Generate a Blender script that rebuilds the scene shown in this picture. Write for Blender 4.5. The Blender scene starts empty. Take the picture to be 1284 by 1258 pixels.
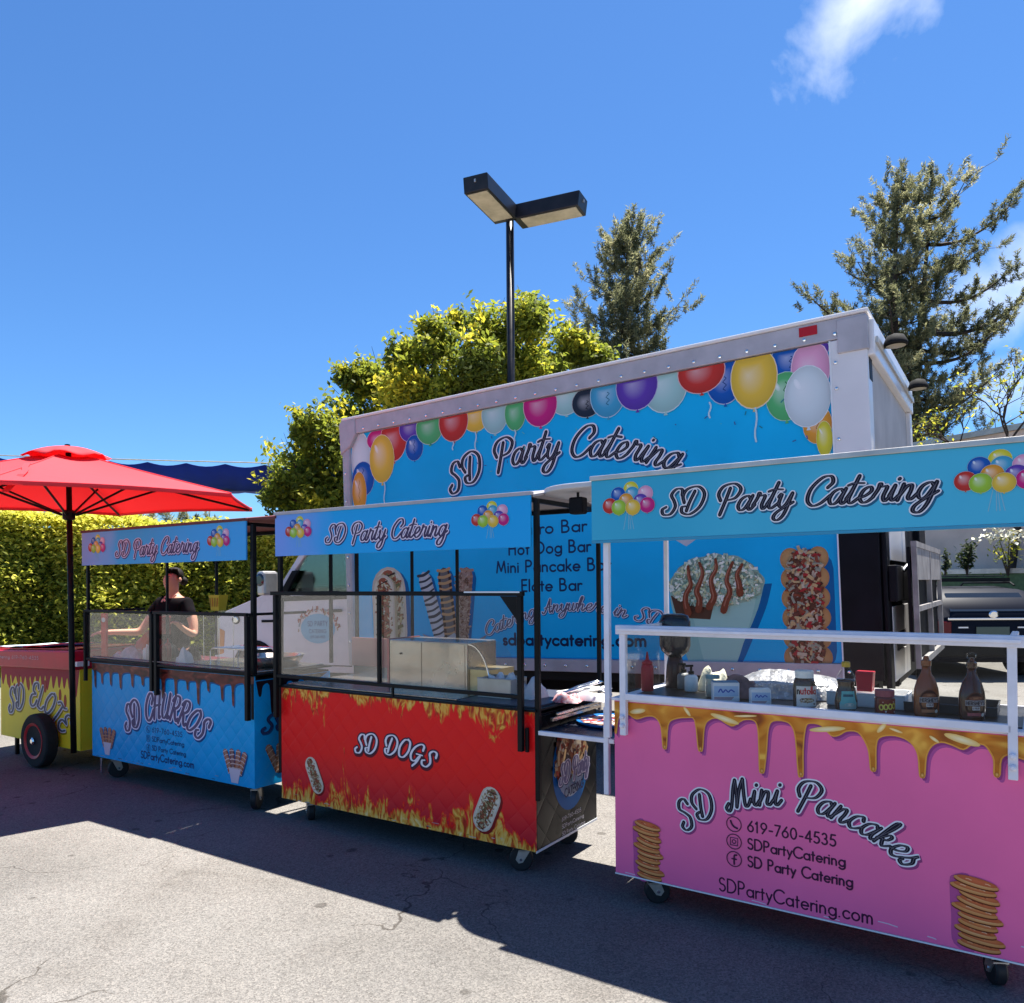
import bpy, bmesh, math, random
import numpy as np
from mathutils import Vector, Matrix
random.seed(7); rng = np.random.default_rng(7)
R = math.radians
scene = bpy.context.scene
COL = scene.collection

# ------------------------------------------------------------------ camera
HEAD = 0.576                      # the row of carts runs along world X, the camera looks across it at this angle
cam_d = bpy.data.cameras.new('camera'); cam = bpy.data.objects.new('camera', cam_d); COL.objects.link(cam)
scene.camera = cam
_c, _s = math.cos(HEAD), math.sin(HEAD)
right0 = Vector((_c, _s, 0)); fwd0 = Vector((-_s, _c, 0)); up0 = Vector((0, 0, 1))
PITCH, ROLL = 0.0044, 0.0074
fwd = fwd0*math.cos(PITCH) + up0*math.sin(PITCH)
up1 = -fwd0*math.sin(PITCH) + up0*math.cos(PITCH)
cr = right0*math.cos(ROLL) - up1*math.sin(ROLL)
cu = right0*math.sin(ROLL) + up1*math.cos(ROLL)
mw = Matrix.Identity(4)
for i in range(3):
    mw[i][0] = cr[i]; mw[i][1] = cu[i]; mw[i][2] = -fwd[i]
mw[2][3] = 1.5
cam.matrix_world = mw
cam_d.sensor_fit = 'HORIZONTAL'; cam_d.sensor_width = 36.0
cam_d.lens = 36.0*976.3/1284.0
cam_d.shift_y = (727.2-629.0)/1284.0
cam_d.clip_end = 3000; cam_d.clip_start = 0.05

# ------------------------------------------------------------------ sky, sun, exposure
SUN_TO = Vector((0.055, 0.30, 0.95)).normalized()
world = bpy.data.worlds.new('World'); scene.world = world; world.use_nodes = True
wn, wl = world.node_tree.nodes, world.node_tree.links
wn.clear()
wo = wn.new('ShaderNodeOutputWorld'); bg = wn.new('ShaderNodeBackground'); sky = wn.new('ShaderNodeTexSky')
sky.sky_type = 'NISHITA'; sky.sun_disc = False
sky.sun_elevation = math.asin(SUN_TO.z); sky.sun_rotation = math.atan2(SUN_TO.x, SUN_TO.y)
sky.air_density = 1.0; sky.dust_density = 0.3; sky.ozone_density = 2.0; sky.altitude = 100
bg.inputs[1].default_value = 0.05
geo = wn.new('ShaderNodeNewGeometry')
tex = wn.new('ShaderNodeTexCoord')
# clouds: noise broken wisps round two directions
def wmath(op, a, b=None, clamp=False):
    n = wn.new('ShaderNodeMath'); n.operation = op; n.use_clamp = clamp
    for i, v in enumerate((a, b)):
        if v is None: continue
        if isinstance(v, (int, float)): n.inputs[i].default_value = v
        else: wl.new(v, n.inputs[i])
    return n.outputs[0]
def cloud(direction, axis, wide, tall, scale, thr):
    d = Vector(direction).normalized(); ax = Vector(axis); ax = (ax-d*ax.dot(d)).normalized(); ay = d.cross(ax)
    def dot(v):
        n = wn.new('ShaderNodeVectorMath'); n.operation = 'DOT_PRODUCT'; wl.new(tex.outputs['Generated'], n.inputs[0]); n.inputs[1].default_value = v; return n.outputs['Value']
    u = wmath('DIVIDE', dot(ax), wide); v = wmath('DIVIDE', dot(ay), tall); f = dot(d)
    r = wmath('SQRT', wmath('ADD', wmath('MULTIPLY', u, u), wmath('MULTIPLY', v, v)))
    fall = wmath('SUBTRACT', 1.0, r)
    mp = wn.new('ShaderNodeMapping'); wl.new(tex.outputs['Generated'], mp.inputs[0]); mp.inputs['Scale'].default_value = (1, 1, 1)
    nz = wn.new('ShaderNodeTexNoise'); wl.new(mp.outputs[0], nz.inputs['Vector']); nz.inputs['Scale'].default_value = scale; nz.inputs['Detail'].default_value = 8; nz.inputs['Roughness'].default_value = .55; nz.inputs['Distortion'].default_value = .2
    m = wmath('ADD', wmath('MULTIPLY', fall, .95), wmath('MULTIPLY', wmath('SUBTRACT', nz.outputs[0], .5), 2.3))
    m = wmath('MULTIPLY', wmath('SUBTRACT', m, thr), 1.25, True)
    return wmath('MULTIPLY', m, wmath('GREATER_THAN', f, 0.2))
CLOUDS = []
def dir_px(u, v):                 # a direction of the real sky, written with the camera's own axes
    a, b = (u-642)/976.3, (727.2-v)/976.3
    return cr*a + cu*b + fwd
CLOUDS.append(cloud(dir_px(1085, 0), dir_px(1160, -60)-dir_px(1040, 80), .14, .075, 9, .27))
CLOUDS.append(cloud(dir_px(1330, 345), dir_px(1400, 300)-dir_px(1250, 370), .20, .075, 6, .15))
CLOUDS.append(cloud(dir_px(1330, 480), dir_px(1400, 470)-dir_px(1250, 490), .16, .05, 7, .25))
mx = wmath('MAXIMUM', wmath('MAXIMUM', CLOUDS[0], CLOUDS[1]), wmath('MULTIPLY', CLOUDS[2], .6))
mx = wmath('MULTIPLY', mx, .84)
mixc = wn.new('ShaderNodeMix'); mixc.data_type = 'RGBA'
tint = wn.new('ShaderNodeMix'); tint.data_type = 'RGBA'; tint.blend_type = 'MULTIPLY'; tint.inputs[0].default_value = 1
wl.new(sky.outputs[0], tint.inputs[6]); tint.inputs[7].default_value = (.53, .90, 1.30, 1)
wl.new(mx, mixc.inputs[0]); wl.new(tint.outputs[2], mixc.inputs[6]); mixc.inputs[7].default_value = (8.5, 9.2, 10.4, 1)
wl.new(mixc.outputs[2], bg.inputs[0]); wl.new(bg.outputs[0], wo.inputs[0])

sun_d = bpy.data.lights.new('sun', 'SUN'); sun_d.energy = 5.0; sun_d.angle = R(0.53); sun_d.color = (1, .955, .88)
sun = bpy.data.objects.new('sun', sun_d); COL.objects.link(sun)
sun.rotation_euler = SUN_TO.to_track_quat('Z', 'Y').to_euler(); sun.location = SUN_TO*50
scene.view_settings.view_transform = 'Standard'; scene.view_settings.look = 'None'
scene.view_settings.exposure = 1.5; scene.view_settings.gamma = 1.0; scene.view_settings.use_curve_mapping = False
scene.render.engine = 'CYCLES'
scene.cycles.max_bounces = 8; scene.cycles.transparent_max_bounces = 16; scene.cycles.caustics_reflective = False; scene.cycles.caustics_refractive = False

# ------------------------------------------------------------------ materials
def mat(name, col, rough=.5, metal=0., noise=0., nscale=8., bump=0., bscale=60., spec=.3, coat=0., emit=None, col2=None, alpha=1., sheen=0.):
    m = bpy.data.materials.new(name); m.use_nodes = True
    n, l = m.node_tree.nodes, m.node_tree.links
    b = n['Principled BSDF']
    b.inputs['Base Color'].default_value = (*col, 1); b.inputs['Roughness'].default_value = rough; b.inputs['Metallic'].default_value = metal
    b.inputs['Specular IOR Level'].default_value = spec; b.inputs['Coat Weight'].default_value = coat; b.inputs['Alpha'].default_value = alpha
    tc = n.new('ShaderNodeTexCoord')
    if noise or col2:
        nz = n.new('ShaderNodeTexNoise'); nz.inputs['Scale'].default_value = nscale; nz.inputs['Detail'].default_value = 6
        l.new(tc.outputs['Object'], nz.inputs['Vector'])
        rp = n.new('ShaderNodeValToRGB'); l.new(nz.outputs[0], rp.inputs[0])
        c2 = col2 or tuple(max(0, c*(1-noise)) for c in col)
        c1 = col if col2 else tuple(min(1, c*(1+noise*.6)) for c in col)
        rp.color_ramp.elements[0].position = .32; rp.color_ramp.elements[1].position = .68
        rp.color_ramp.elements[0].color = (*c2, 1); rp.color_ramp.elements[1].color = (*c1, 1)
        l.new(rp.outputs[0], b.inputs['Base Color'])
        rr = n.new('ShaderNodeMapRange'); l.new(nz.outputs[0], rr.inputs[0]); rr.inputs['To Min'].default_value = max(0, rough-.08); rr.inputs['To Max'].default_value = min(1, rough+.1)
        l.new(rr.outputs[0], b.inputs['Roughness'])
    if bump:
        nb = n.new('ShaderNodeTexNoise'); nb.inputs['Scale'].default_value = bscale; nb.inputs['Detail'].default_value = 4
        l.new(tc.outputs['Object'], nb.inputs['Vector'])
        bp = n.new('ShaderNodeBump'); bp.inputs['Strength'].default_value = bump; bp.inputs['Distance'].default_value = .02
        l.new(nb.outputs[0], bp.inputs['Height']); l.new(bp.outputs[0], b.inputs['Normal'])
    return m
def nodes_of(m): return m.node_tree.nodes, m.node_tree.links, m.node_tree.nodes['Principled BSDF']

def print_mat(name='vinyl_print', rough=.45):
    m = mat(name, (1, 1, 1), rough, spec=.14)
    n, l, b = nodes_of(m)
    a = n.new('ShaderNodeAttribute'); a.attribute_name = 'Col'; l.new(a.outputs['Color'], b.inputs['Base Color'])
    return m
MP = print_mat()

def quilt_mat(name, col, dist=.004, scale=9.0, hard=.35):
    """vinyl over a quilted steel sheet: a shallow diamond relief that fades in and out"""
    m = mat(name, col, .33, noise=.10, nscale=3, spec=.18)
    n, l, b = nodes_of(m)
    tc = n.new('ShaderNodeTexCoord'); sp = n.new('ShaderNodeSeparateXYZ'); l.new(tc.outputs['Object'], sp.inputs[0])
    def mt(op, a, c=None):
        q = n.new('ShaderNodeMath'); q.operation = op
        for i, v in enumerate((a, c)):
            if v is None: continue
            if isinstance(v, (int, float)): q.inputs[i].default_value = v
            else: l.new(v, q.inputs[i])
        return q.outputs[0]
    s = mt('ADD', sp.outputs[0], sp.outputs[1])
    u = mt('ADD', s, sp.outputs[2]); v = mt('SUBTRACT', s, sp.outputs[2])
    hgt = mt('MULTIPLY', mt('ABSOLUTE', mt('SINE', mt('MULTIPLY', u, scale*math.pi))), mt('ABSOLUTE', mt('SINE', mt('MULTIPLY', v, scale*math.pi))))
    hgt = mt('POWER', hgt, hard)
    bp = n.new('ShaderNodeBump'); bp.inputs['Strength'].default_value = .85; bp.inputs['Distance'].default_value = dist
    l.new(hgt, bp.inputs['Height']); l.new(bp.outputs[0], b.inputs['Normal'])
    return m, n, l, b, tc, sp, mt

M = {}
M['black_metal'] = mat('black_powder_coat', (.007, .007, .008), .42, noise=.3, nscale=20, spec=.15)
M['white_metal'] = mat('white_powder_coat', (.80, .77, .82), .38, noise=.08, nscale=14)
M['steel'] = mat('brushed_steel', (.56, .48, .41), .24, .95, noise=.25, nscale=4, bump=.12, bscale=14)  # brown tint paints brown and gold reflections into the steel
M['steel_dull'] = mat('worn_steel', (.52, .50, .47), .42, .8, noise=.18, nscale=9)
M['chrome'] = mat('chrome', (.8, .8, .8), .12, 1)
M['rubber'] = mat('rubber', (.012, .012, .013), .8, spec=.2, noise=.3, nscale=40)
M['castor'] = mat('castor_wheel', (.02, .02, .022), .5)
M['truck_white'] = mat('truck_white_paint', (.74, .72, .72), .32, noise=.06, nscale=2.5, coat=.2)
M['truck_grey'] = mat('aluminium_rail', (.46, .43, .45), .5, .15, noise=.15, nscale=6)
M['truck_mauve'] = mat('cab_paint', (.70, .62, .66), .28, noise=.06, nscale=3, coat=.3)
M['black_paint'] = mat('black_panel', (.006, .006, .009), .5, noise=.35, nscale=6, spec=.12)
M['under'] = mat('chassis_black', (.012, .012, .012), .8)
M['red_plastic'] = mat('red_reflector', (.45, .01, .015), .25)
M['white_plastic'] = mat('white_plastic', (.8, .8, .78), .4)
M['paper'] = mat('white_paper', (.8, .78, .78), .8)
M['tape_white'] = mat('white_trim', (.75, .78, .8), .5)
M['tyre'] = mat('tyre_rubber', (.018, .018, .018), .8, noise=.3, nscale=20)
M['pole_dark'] = mat('lamp_pole_paint', (.012, .012, .016), .35, noise=.3, nscale=8)
M['lens'] = mat('lamp_lens', (.42, .37, .26), .35, noise=.25, nscale=6)
M['amber'] = mat('amber_lens', (.65, .22, .05), .3)
M['skin'] = mat('skin', (.58, .30, .20), .5, noise=.08, nscale=20)
M['hair'] = mat('dark_hair', (.014, .010, .008), .7, spec=.2, noise=.4, nscale=60)
M['shirt'] = mat('black_shirt', (.010, .009, .011), .95, spec=.05, noise=.3, nscale=12)
M['shirt_red'] = mat('red_shirt_print', (.16, .015, .02), .8, noise=.5, nscale=25)
M['jeans'] = mat('dark_trousers', (.03, .035, .06), .9)
M['concrete'] = mat('wall_concrete', (.78, .60, .49), .9, noise=.16, nscale=1.4, bump=.3, bscale=8)
M['bark'] = mat('bark', (.055, .040, .032), .9, noise=.35, nscale=6, bump=.6, bscale=20)
M['navy'] = mat('navy_car_paint', (.003, .005, .013), .5, spec=.12)
M['dark_glass'] = mat('dark_glass', (.012, .015, .02), .06, spec=.8)
M['sail'] = mat('blue_shade_cloth', (.010, .028, .22), .8, noise=.15, nscale=3)
M['soil'] = mat('planter_green', (.08, .14, .07), .8, noise=.3, nscale=12)

def glass_mat(name, tint=(1, 1, 1), refl=.12):
    m = bpy.data.materials.new(name); m.use_nodes = True
    n, l = m.node_tree.nodes, m.node_tree.links; n.clear()
    o = n.new('ShaderNodeOutputMaterial'); mix = n.new('ShaderNodeMixShader'); t = n.new('ShaderNodeBsdfTransparent'); g = n.new('ShaderNodeBsdfGlossy')
    t.inputs[0].default_value = (*tint, 1); g.inputs['Roughness'].default_value = .04; g.inputs[0].default_value = (1, 1, 1, 1)
    fr = n.new('ShaderNodeFresnel'); fr.inputs[0].default_value = 1.45
    mp = n.new('ShaderNodeMapRange'); l.new(fr.outputs[0], mp.inputs[0]); mp.inputs['To Min'].default_value = 0; mp.inputs['To Max'].default_value = refl*2.2
    l.new(mp.outputs[0], mix.inputs[0]); l.new(t.outputs[0], mix.inputs[1]); l.new(g.outputs[0], mix.inputs[2]); l.new(mix.outputs[0], o.inputs[0])
    return m
M['glass'] = glass_mat('clear_acrylic', (.95, .96, .95), .10)
M['cab_glass'] = glass_mat('cab_window_glass', (.55, .65, .62), .35)

def leaf_mat(name, ca, cb, cc, scale=3.0, trans=.35):
    m = bpy.data.materials.new(name); m.use_nodes = True
    n, l = m.node_tree.nodes, m.node_tree.links; b = n['Principled BSDF']; o = n['Material Output']
    a = n.new('ShaderNodeAttribute'); a.attribute_name = 'Col'
    rp = n.new('ShaderNodeValToRGB'); l.new(a.outputs['Fac'], rp.inputs[0])
    rp.color_ramp.elements[0].color = (*ca, 1); rp.color_ramp.elements[1].color = (*cc, 1)
    e = rp.color_ramp.elements.new(.55); e.color = (*cb, 1)
    l.new(rp.outputs[0], b.inputs['Base Color']); b.inputs['Roughness'].default_value = .6; b.inputs['Specular IOR Level'].default_value = .2
    t = n.new('ShaderNodeBsdfTranslucent'); l.new(rp.outputs[0], t.inputs[0])
    mx = n.new('ShaderNodeMixShader'); mx.inputs[0].default_value = trans
    l.new(b.outputs[0], mx.inputs[1]); l.new(t.outputs[0], mx.inputs[2]); l.new(mx.outputs[0], o.inputs[0])
    return m

# ------------------------------------------------------------------ mesh helpers
class MB:
    def __init__(s): s.v = []; s.f = []; s.c = []
    def add(s, vs, fs):
        k = len(s.v); s.v += [tuple(v) for v in vs]; s.f += [tuple(i+k for i in f) for f in fs]; return s
    def box(s, x0, y0, z0, x1, y1, z1):
        if x1 < x0: x0, x1 = x1, x0
        if y1 < y0: y0, y1 = y1, y0
        if z1 < z0: z0, z1 = z1, z0
        return s.add([(x0,y0,z0),(x1,y0,z0),(x1,y1,z0),(x0,y1,z0),(x0,y0,z1),(x1,y0,z1),(x1,y1,z1),(x0,y1,z1)],
                     [(0,3,2,1),(4,5,6,7),(0,1,5,4),(1,2,6,5),(2,3,7,6),(3,0,4,7)])
    def tube(s, pts, r, n=8, cap=True):
        pts = [Vector(p) for p in pts]; rs = r if isinstance(r, (list, tuple)) else [r]*len(pts)
        ref = None; rings = []; k = len(s.v)
        for i, p in enumerate(pts):
            d = (pts[min(i+1, len(pts)-1)]-pts[max(i-1, 0)])
            if d.length < 1e-9: d = Vector((0, 0, 1))
            d.normalize()
            if ref is None: ref = Vector((0, 0, 1)) if abs(d.z) < .9 else Vector((1, 0, 0))
            a = (ref-d*ref.dot(d))
            if a.length < 1e-6: a = d.orthogonal()
            a.normalize(); ref = a; b = d.cross(a)
            s.v += [tuple(p+(a*math.cos(t)+b*math.sin(t))*rs[i]) for t in [2*math.pi*j/n for j in range(n)]]
        for i in range(len(pts)-1):
            for j in range(n):
                s.f.append((k+i*n+j, k+i*n+(j+1)%n, k+(i+1)*n+(j+1)%n, k+(i+1)*n+j))
        if cap:
            s.f.append(tuple(k+j for j in reversed(range(n)))); s.f.append(tuple(k+(len(pts)-1)*n+j for j in range(n)))
        return s
    def lathe(s, prof, c=(0, 0, 0), n=16, axis='z', sx=1., sy=1.):
        k = len(s.v)
        for r, h in prof:
            for j in range(n):
                t = 2*math.pi*j/n; a, b = r*math.cos(t)*sx, r*math.sin(t)*sy
                p = (a, b, h) if axis == 'z' else ((a, h, b) if axis == 'y' else (h, a, b))
                s.v.append((c[0]+p[0], c[1]+p[1], c[2]+p[2]))
        m = len(prof)
        for i in range(m-1):
            for j in range(n):
                s.f.append((k+i*n+j, k+i*n+(j+1)%n, k+(i+1)*n+(j+1)%n, k+(i+1)*n+j))
        s.f.append(tuple(k+j for j in reversed(range(n)))); s.f.append(tuple(k+(m-1)*n+j for j in range(n)))
        return s
    def prism(s, poly, a0, a1, plane='xz'):
        def P(u, v, w): return {'xz': (u, w, v), 'yz': (w, u, v), 'xy': (u, v, w)}[plane]
        n = len(poly); k = len(s.v)
        s.v += [P(u, v, a0) for u, v in poly]+[P(u, v, a1) for u, v in poly]
        s.f.append(tuple(k+i for i in range(n))); s.f.append(tuple(k+n+i for i in reversed(range(n))))
        for i in range(n): s.f.append((k+i, k+n+i, k+n+(i+1)%n, k+(i+1)%n))
        return s
    def build(s, name, m, parent=None, smooth=False, bevel=0., loc=None, recalc=True):
        me = bpy.data.meshes.new(name); me.from_pydata(s.v, [], s.f)
        if recalc or bevel:
            bm = bmesh.new(); bm.from_mesh(me)
            bmesh.ops.recalc_face_normals(bm, faces=bm.faces)
            bm.to_mesh(me); bm.free()
        o = bpy.data.objects.new(name, me); COL.objects.link(o)
        me.materials.append(m)
        if smooth: me.polygons.foreach_set('use_smooth', [True]*len(me.polygons))
        if parent: o.parent = parent
        if loc: o.location = loc
        if bevel:
            md = o.modifiers.new('bevel', 'BEVEL'); md.width = bevel; md.segments = 2; md.limit_method = 'ANGLE'; md.angle_limit = R(40)
        return o
def tag(o, label=None, cat=None, group=None, kind=None):
    if label: o['label'] = label
    if cat: o['category'] = cat
    if group: o['group'] = group
    if kind: o['kind'] = kind
    return o
def empty(name, loc=(0, 0, 0), rz=0., label=None, cat=None, group=None):
    o = bpy.data.objects.new(name, None); COL.objects.link(o); o.location = loc; o.rotation_euler = (0, 0, rz); o.empty_display_size = .2
    return tag(o, label, cat, group)
def copy_tree(o, parent=None):
    c = o.copy(); COL.objects.link(c); c.parent = parent
    for ch in list(o.children): copy_tree(ch, c)
    return c
def autosmooth(o, ang=35):
    me = o.data; me.polygons.foreach_set('use_smooth', [True]*len(me.polygons))
    try: me.set_sharp_from_angle(angle=R(ang))
    except Exception: pass
    return o

# ------------------------------------------------------------------ flat print: shapes laid on a panel, each a hair above the last
def smooth_pts(P, k=5, closed=False):
    P = [np.array(p, float) for p in P]; n = len(P)
    if n < 3: return [tuple(p) for p in P]
    out = []
    rngi = range(n) if closed else range(n-1)
    for i in rngi:
        p1, p2 = P[i], P[(i+1)%n]
        p0 = P[(i-1)%n] if closed or i > 0 else 2*p1-p2
        p3 = P[(i+2)%n] if closed or i < n-2 else 2*p2-p1
        for j in range(k):
            t = j/k
            out.append(tuple(.5*((2*p1)+(-p0+p2)*t+(2*p0-5*p1+4*p2-p3)*t*t+(-p0+3*p1-3*p2+p3)*t**3)))
    if not closed: out.append(tuple(P[-1]))
    return out
class Print:
    STEP = .00012
    def __init__(s, O, U, V, N, base=.0012):
        s.O, s.U, s.V, s.N = Vector(O), Vector(U), Vector(V), Vector(N)
        s.v = []; s.f = []; s.c = []; s.h = base
    def P(s, p, dh=0): return tuple(s.O+s.U*p[0]+s.V*p[1]+s.N*(s.h+dh))
    def raise_(s, k=1): s.h += s.STEP*k
    def poly(s, pts, col):
        k = len(s.v); s.v += [s.P(p) for p in pts]; s.c += [col]*len(pts); s.f.append(tuple(range(k, k+len(pts)))); s.raise_(); return s
    def fan(s, c, pts, cc, ce, mid=None):
        k = len(s.v); s.v.append(s.P(c)); s.c.append(cc); n = len(pts)
        if mid:
            s.v += [s.P((c[0]+(p[0]-c[0])*mid[0], c[1]+(p[1]-c[1])*mid[0])) for p in pts]; s.c += [mid[1]]*n
            s.v += [s.P(p) for p in pts]; s.c += [ce]*n
            for i in range(n):
                j = (i+1)%n
                s.f.append((k, k+1+i, k+1+j)); s.f.append((k+1+i, k+1+n+i, k+1+n+j, k+1+j))
        else:
            s.v += [s.P(p) for p in pts]; s.c += [ce]*n
            for i in range(n): s.f.append((k, k+1+i, k+1+(i+1)%n))
        s.raise_(); return s
    def ell(s, c, rx, ry, cc, ce=None, ang=0., n=20, off=(0, 0), mid=None):
        pts = []
        for i in range(n):
            t = 2*math.pi*i/n; x, y = rx*math.cos(t), ry*math.sin(t)
            pts.append((c[0]+x*math.cos(ang)-y*math.sin(ang), c[1]+x*math.sin(ang)+y*math.cos(ang)))
        return s.fan((c[0]+off[0], c[1]+off[1]), pts, cc, ce or cc, mid)
    def ribbon(s, pts, w, col, rise=.000004, caps=True):
        """w: a number or a function of (direction angle, t)"""
        n = len(pts)
        if n < 2: return s
        L = []; Rr = []; ws = []
        for i in range(n):
            a = pts[max(i-1, 0)]; b = pts[min(i+1, n-1)]
            dx, dy = b[0]-a[0], b[1]-a[1]; q = math.hypot(dx, dy) or 1e-9; dx /= q; dy /= q
            ww = (w(math.atan2(dy, dx), i/(n-1)) if callable(w) else w)*.5; ws.append(ww)
            L.append((pts[i][0]-dy*ww, pts[i][1]+dx*ww)); Rr.append((pts[i][0]+dy*ww, pts[i][1]-dx*ww))
        k = len(s.v)
        for i in range(n): s.v += [s.P(L[i], rise*i), s.P(Rr[i], rise*i)]; s.c += [col, col]
        for i in range(n-1): s.f.append((k+2*i, k+2*i+1, k+2*i+3, k+2*i+2))
        if caps:
            for e in (0, n-1):
                kk = len(s.v); c = pts[e]; ww = ws[e]; m = 7; dh = -.00003 if e == 0 else rise*n+.00003
                s.v.append(s.P(c, dh)); s.c.append(col)
                for j in range(m): t = 2*math.pi*j/m; s.v.append(s.P((c[0]+ww*math.cos(t), c[1]+ww*math.sin(t)), dh)); s.c.append(col)
                for j in range(m): s.f.append((kk, kk+1+j, kk+1+(j+1)%m))
        return s
    def build(s, name, parent, m=None, label=None):
        me = bpy.data.meshes.new(name); me.from_pydata(s.v, [], s.f)
        ca = me.color_attributes.new('Col', 'FLOAT_COLOR', 'POINT')
        ca.data.foreach_set('color', [x for c in s.c for x in (c[0], c[1], c[2], 1.)])
        me.materials.append(m or MP)
        o = bpy.data.objects.new(name, me); COL.objects.link(o); o.parent = parent
        if label: o['label'] = label
        return o

# ------------------------------------------------------------------ lettering
SC = {  # brush script, upright control points (sheared later), advance
 'S': ([[(.66,.74),(.60,.97),(.38,.99),(.25,.78),(.40,.54),(.50,.30),(.38,.03),(.12,.03),(.03,.22),(.16,.32)]], .70),
 'D': ([[(.40,.86),(.30,.45),(.26,.12)], [(.10,.45),(.0,.72),(.12,.97),(.5,1.02),(.78,.72),(.72,.25),(.42,-.02),(.12,.06),(.06,.26),(.18,.30)]], .90),
 'P': ([[(.34,.86),(.28,.4),(.20,-.12)], [(.10,.42),(-.02,.68),(.10,.95),(.46,1.02),(.72,.80),(.62,.50),(.36,.42),(.28,.46)]], .74),
 'C': ([[(.58,.60),(.70,.78),(.60,.99),(.34,.96),(.08,.62),(.05,.22),(.24,.0),(.48,.06),(.72,.32)]], .70),
 'M': ([[(.06,.22),(-.04,.08),(.04,-.06),(.16,.10),(.30,.70),(.40,.98)], [(.40,.98),(.40,.4),(.36,.04)], [(.36,.04),(.52,.6),(.70,.96)], [(.70,.96),(.68,.35),(.70,.02),(.80,.02),(.92,.22)]], .94),
 'E': ([[(.62,.80),(.50,1.),(.24,.95),(.18,.70),(.42,.54)], [(.42,.54),(.10,.46),(.02,.2),(.2,.0),(.44,.05),(.60,.26)]], .66),
 'A': ([[(-.02,.10),(.06,-.02),(.20,.15),(.46,.95)], [(.46,.95),(.46,.3),(.50,.0),(.62,.12)], [(.14,.36),(.6,.42)]], .66),
 'O': ([[(.50,.98),(.22,.92),(.03,.5),(.12,.06),(.40,.02),(.62,.4),(.60,.85),(.44,1.0)]], .74),
 'G': ([[(.66,.72),(.64,.95),(.44,1.0),(.16,.75),(.04,.35),(.16,.04),(.40,.04),(.56,.34)], [(.34,.42),(.72,.46)], [(.60,.42),(.50,.0),(.34,-.28)]], .74),
 'H': ([[(.14,.94),(.08,.5),(.06,.0)], [(.52,.98),(.48,.5),(.46,.02),(.58,.04)], [(.0,.46),(.3,.5),(.6,.50)]], .66),
 'U': ([[(.06,.9),(.02,.4),(.12,.04),(.34,.04),(.5,.35),(.54,.95)], [(.54,.95),(.48,.3),(.52,.0),(.62,.08)]], .68),
 'R': ([[(.16,.92),(.12,.4),(.08,.0)], [(-.02,.75),(.2,.98),(.5,.95),(.54,.68),(.36,.5),(.16,.48)], [(.26,.48),(.42,.15),(.58,.02),(.66,.12)]], .68),
 'L': ([[(.16,.96),(.10,.5),(.04,.06)], [(.0,.1),(.2,.0),(.4,.0),(.54,.14)]], .56),
 'T': ([[(.38,.94),(.32,.4),(.24,.0)], [(-.02,.84),(.16,.98),(.5,.92),(.68,1.0)]], .58),
 'a': ([[(.40,.42),(.28,.52),(.10,.42),(.03,.18),(.13,.01),(.28,.07),(.42,.40)], [(.45,.52),(.38,.14),(.46,.0),(.60,.18)]], .53),
 'r': ([[(.0,.15),(.10,.42),(.12,.60),(.20,.50),(.34,.48),(.30,.16),(.38,.0),(.50,.18)]], .46),
 't': ([[(.0,.15),(.12,.45),(.22,.92)], [(.22,.92),(.12,.4),(.08,.12),(.18,.0),(.38,.18)], [(-.04,.62),(.14,.68),(.42,.66)]], .34),
 'y': ([[(.0,.40),(.08,.50),(.06,.16),(.16,.02),(.30,.12),(.42,.50)], [(.42,.50),(.32,-.2),(.16,-.44),(.0,-.36),(.08,-.14),(.52,.18)]], .48),
 'e': ([[(.0,.15),(.20,.22),(.35,.38),(.28,.52),(.12,.42),(.06,.16),(.18,.0),(.32,.03),(.46,.18)]], .43),
 'i': ([[(.0,.15),(.10,.50)], [(.10,.50),(.06,.14),(.14,.0),(.28,.18)], [(.16,.70),(.175,.72)]], .27),
 'n': ([[(.06,.52),(.0,.0)], [(.02,.14),(.16,.44),(.28,.48),(.30,.30),(.27,.08),(.36,.0),(.50,.18)]], .49),
 'g': ([[(.40,.42),(.28,.52),(.10,.42),(.03,.18),(.13,.01),(.28,.07),(.42,.40)], [(.45,.52),(.36,-.15),(.20,-.44),(.02,-.38),(.08,-.16),(.56,.22)]], .54),
 'c': ([[(.36,.40),(.28,.52),(.10,.42),(.03,.16),(.16,.0),(.30,.04),(.44,.18)]], .41),
 'k': ([[(.0,.15),(.16,.66),(.20,.96),(.11,.92),(.05,.45),(.02,.0)], [(.06,.22),(.22,.46),(.32,.42),(.26,.26),(.10,.24)], [(.14,.25),(.28,.02),(.46,.18)]], .45),
 's': ([[(.0,.15),(.14,.35),(.22,.56),(.20,.40),(.30,.22),(.20,.0),(.04,.03),(.06,.14)]], .36),
 'h': ([[(.0,.15),(.16,.66),(.20,.96),(.11,.92),(.05,.45),(.02,.0)], [(.04,.16),(.18,.44),(.29,.44),(.28,.10),(.36,.0),(.48,.18)]], .48),
 'w': ([[(.0,.40),(.08,.50),(.05,.12),(.14,.0),(.26,.12),(.32,.50)], [(.32,.50),(.30,.1),(.40,.0),(.52,.2),(.52,.5),(.64,.44)]], .62),
 'o': ([[(.30,.5),(.12,.44),(.04,.16),(.16,.0),(.32,.12),(.34,.42),(.26,.50),(.30,.36),(.48,.40)]], .46),
 ' ': ([], .42)}
def arc(cx, cy, rx, a0, a1, ry=None, n=12):
    ry = rx if ry is None else ry
    return [(cx+rx*math.cos(R(a0+(a1-a0)*i/n)), cy+ry*math.sin(R(a0+(a1-a0)*i/n))) for i in range(n+1)]
X = .27  # x-height bowl radius
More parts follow.
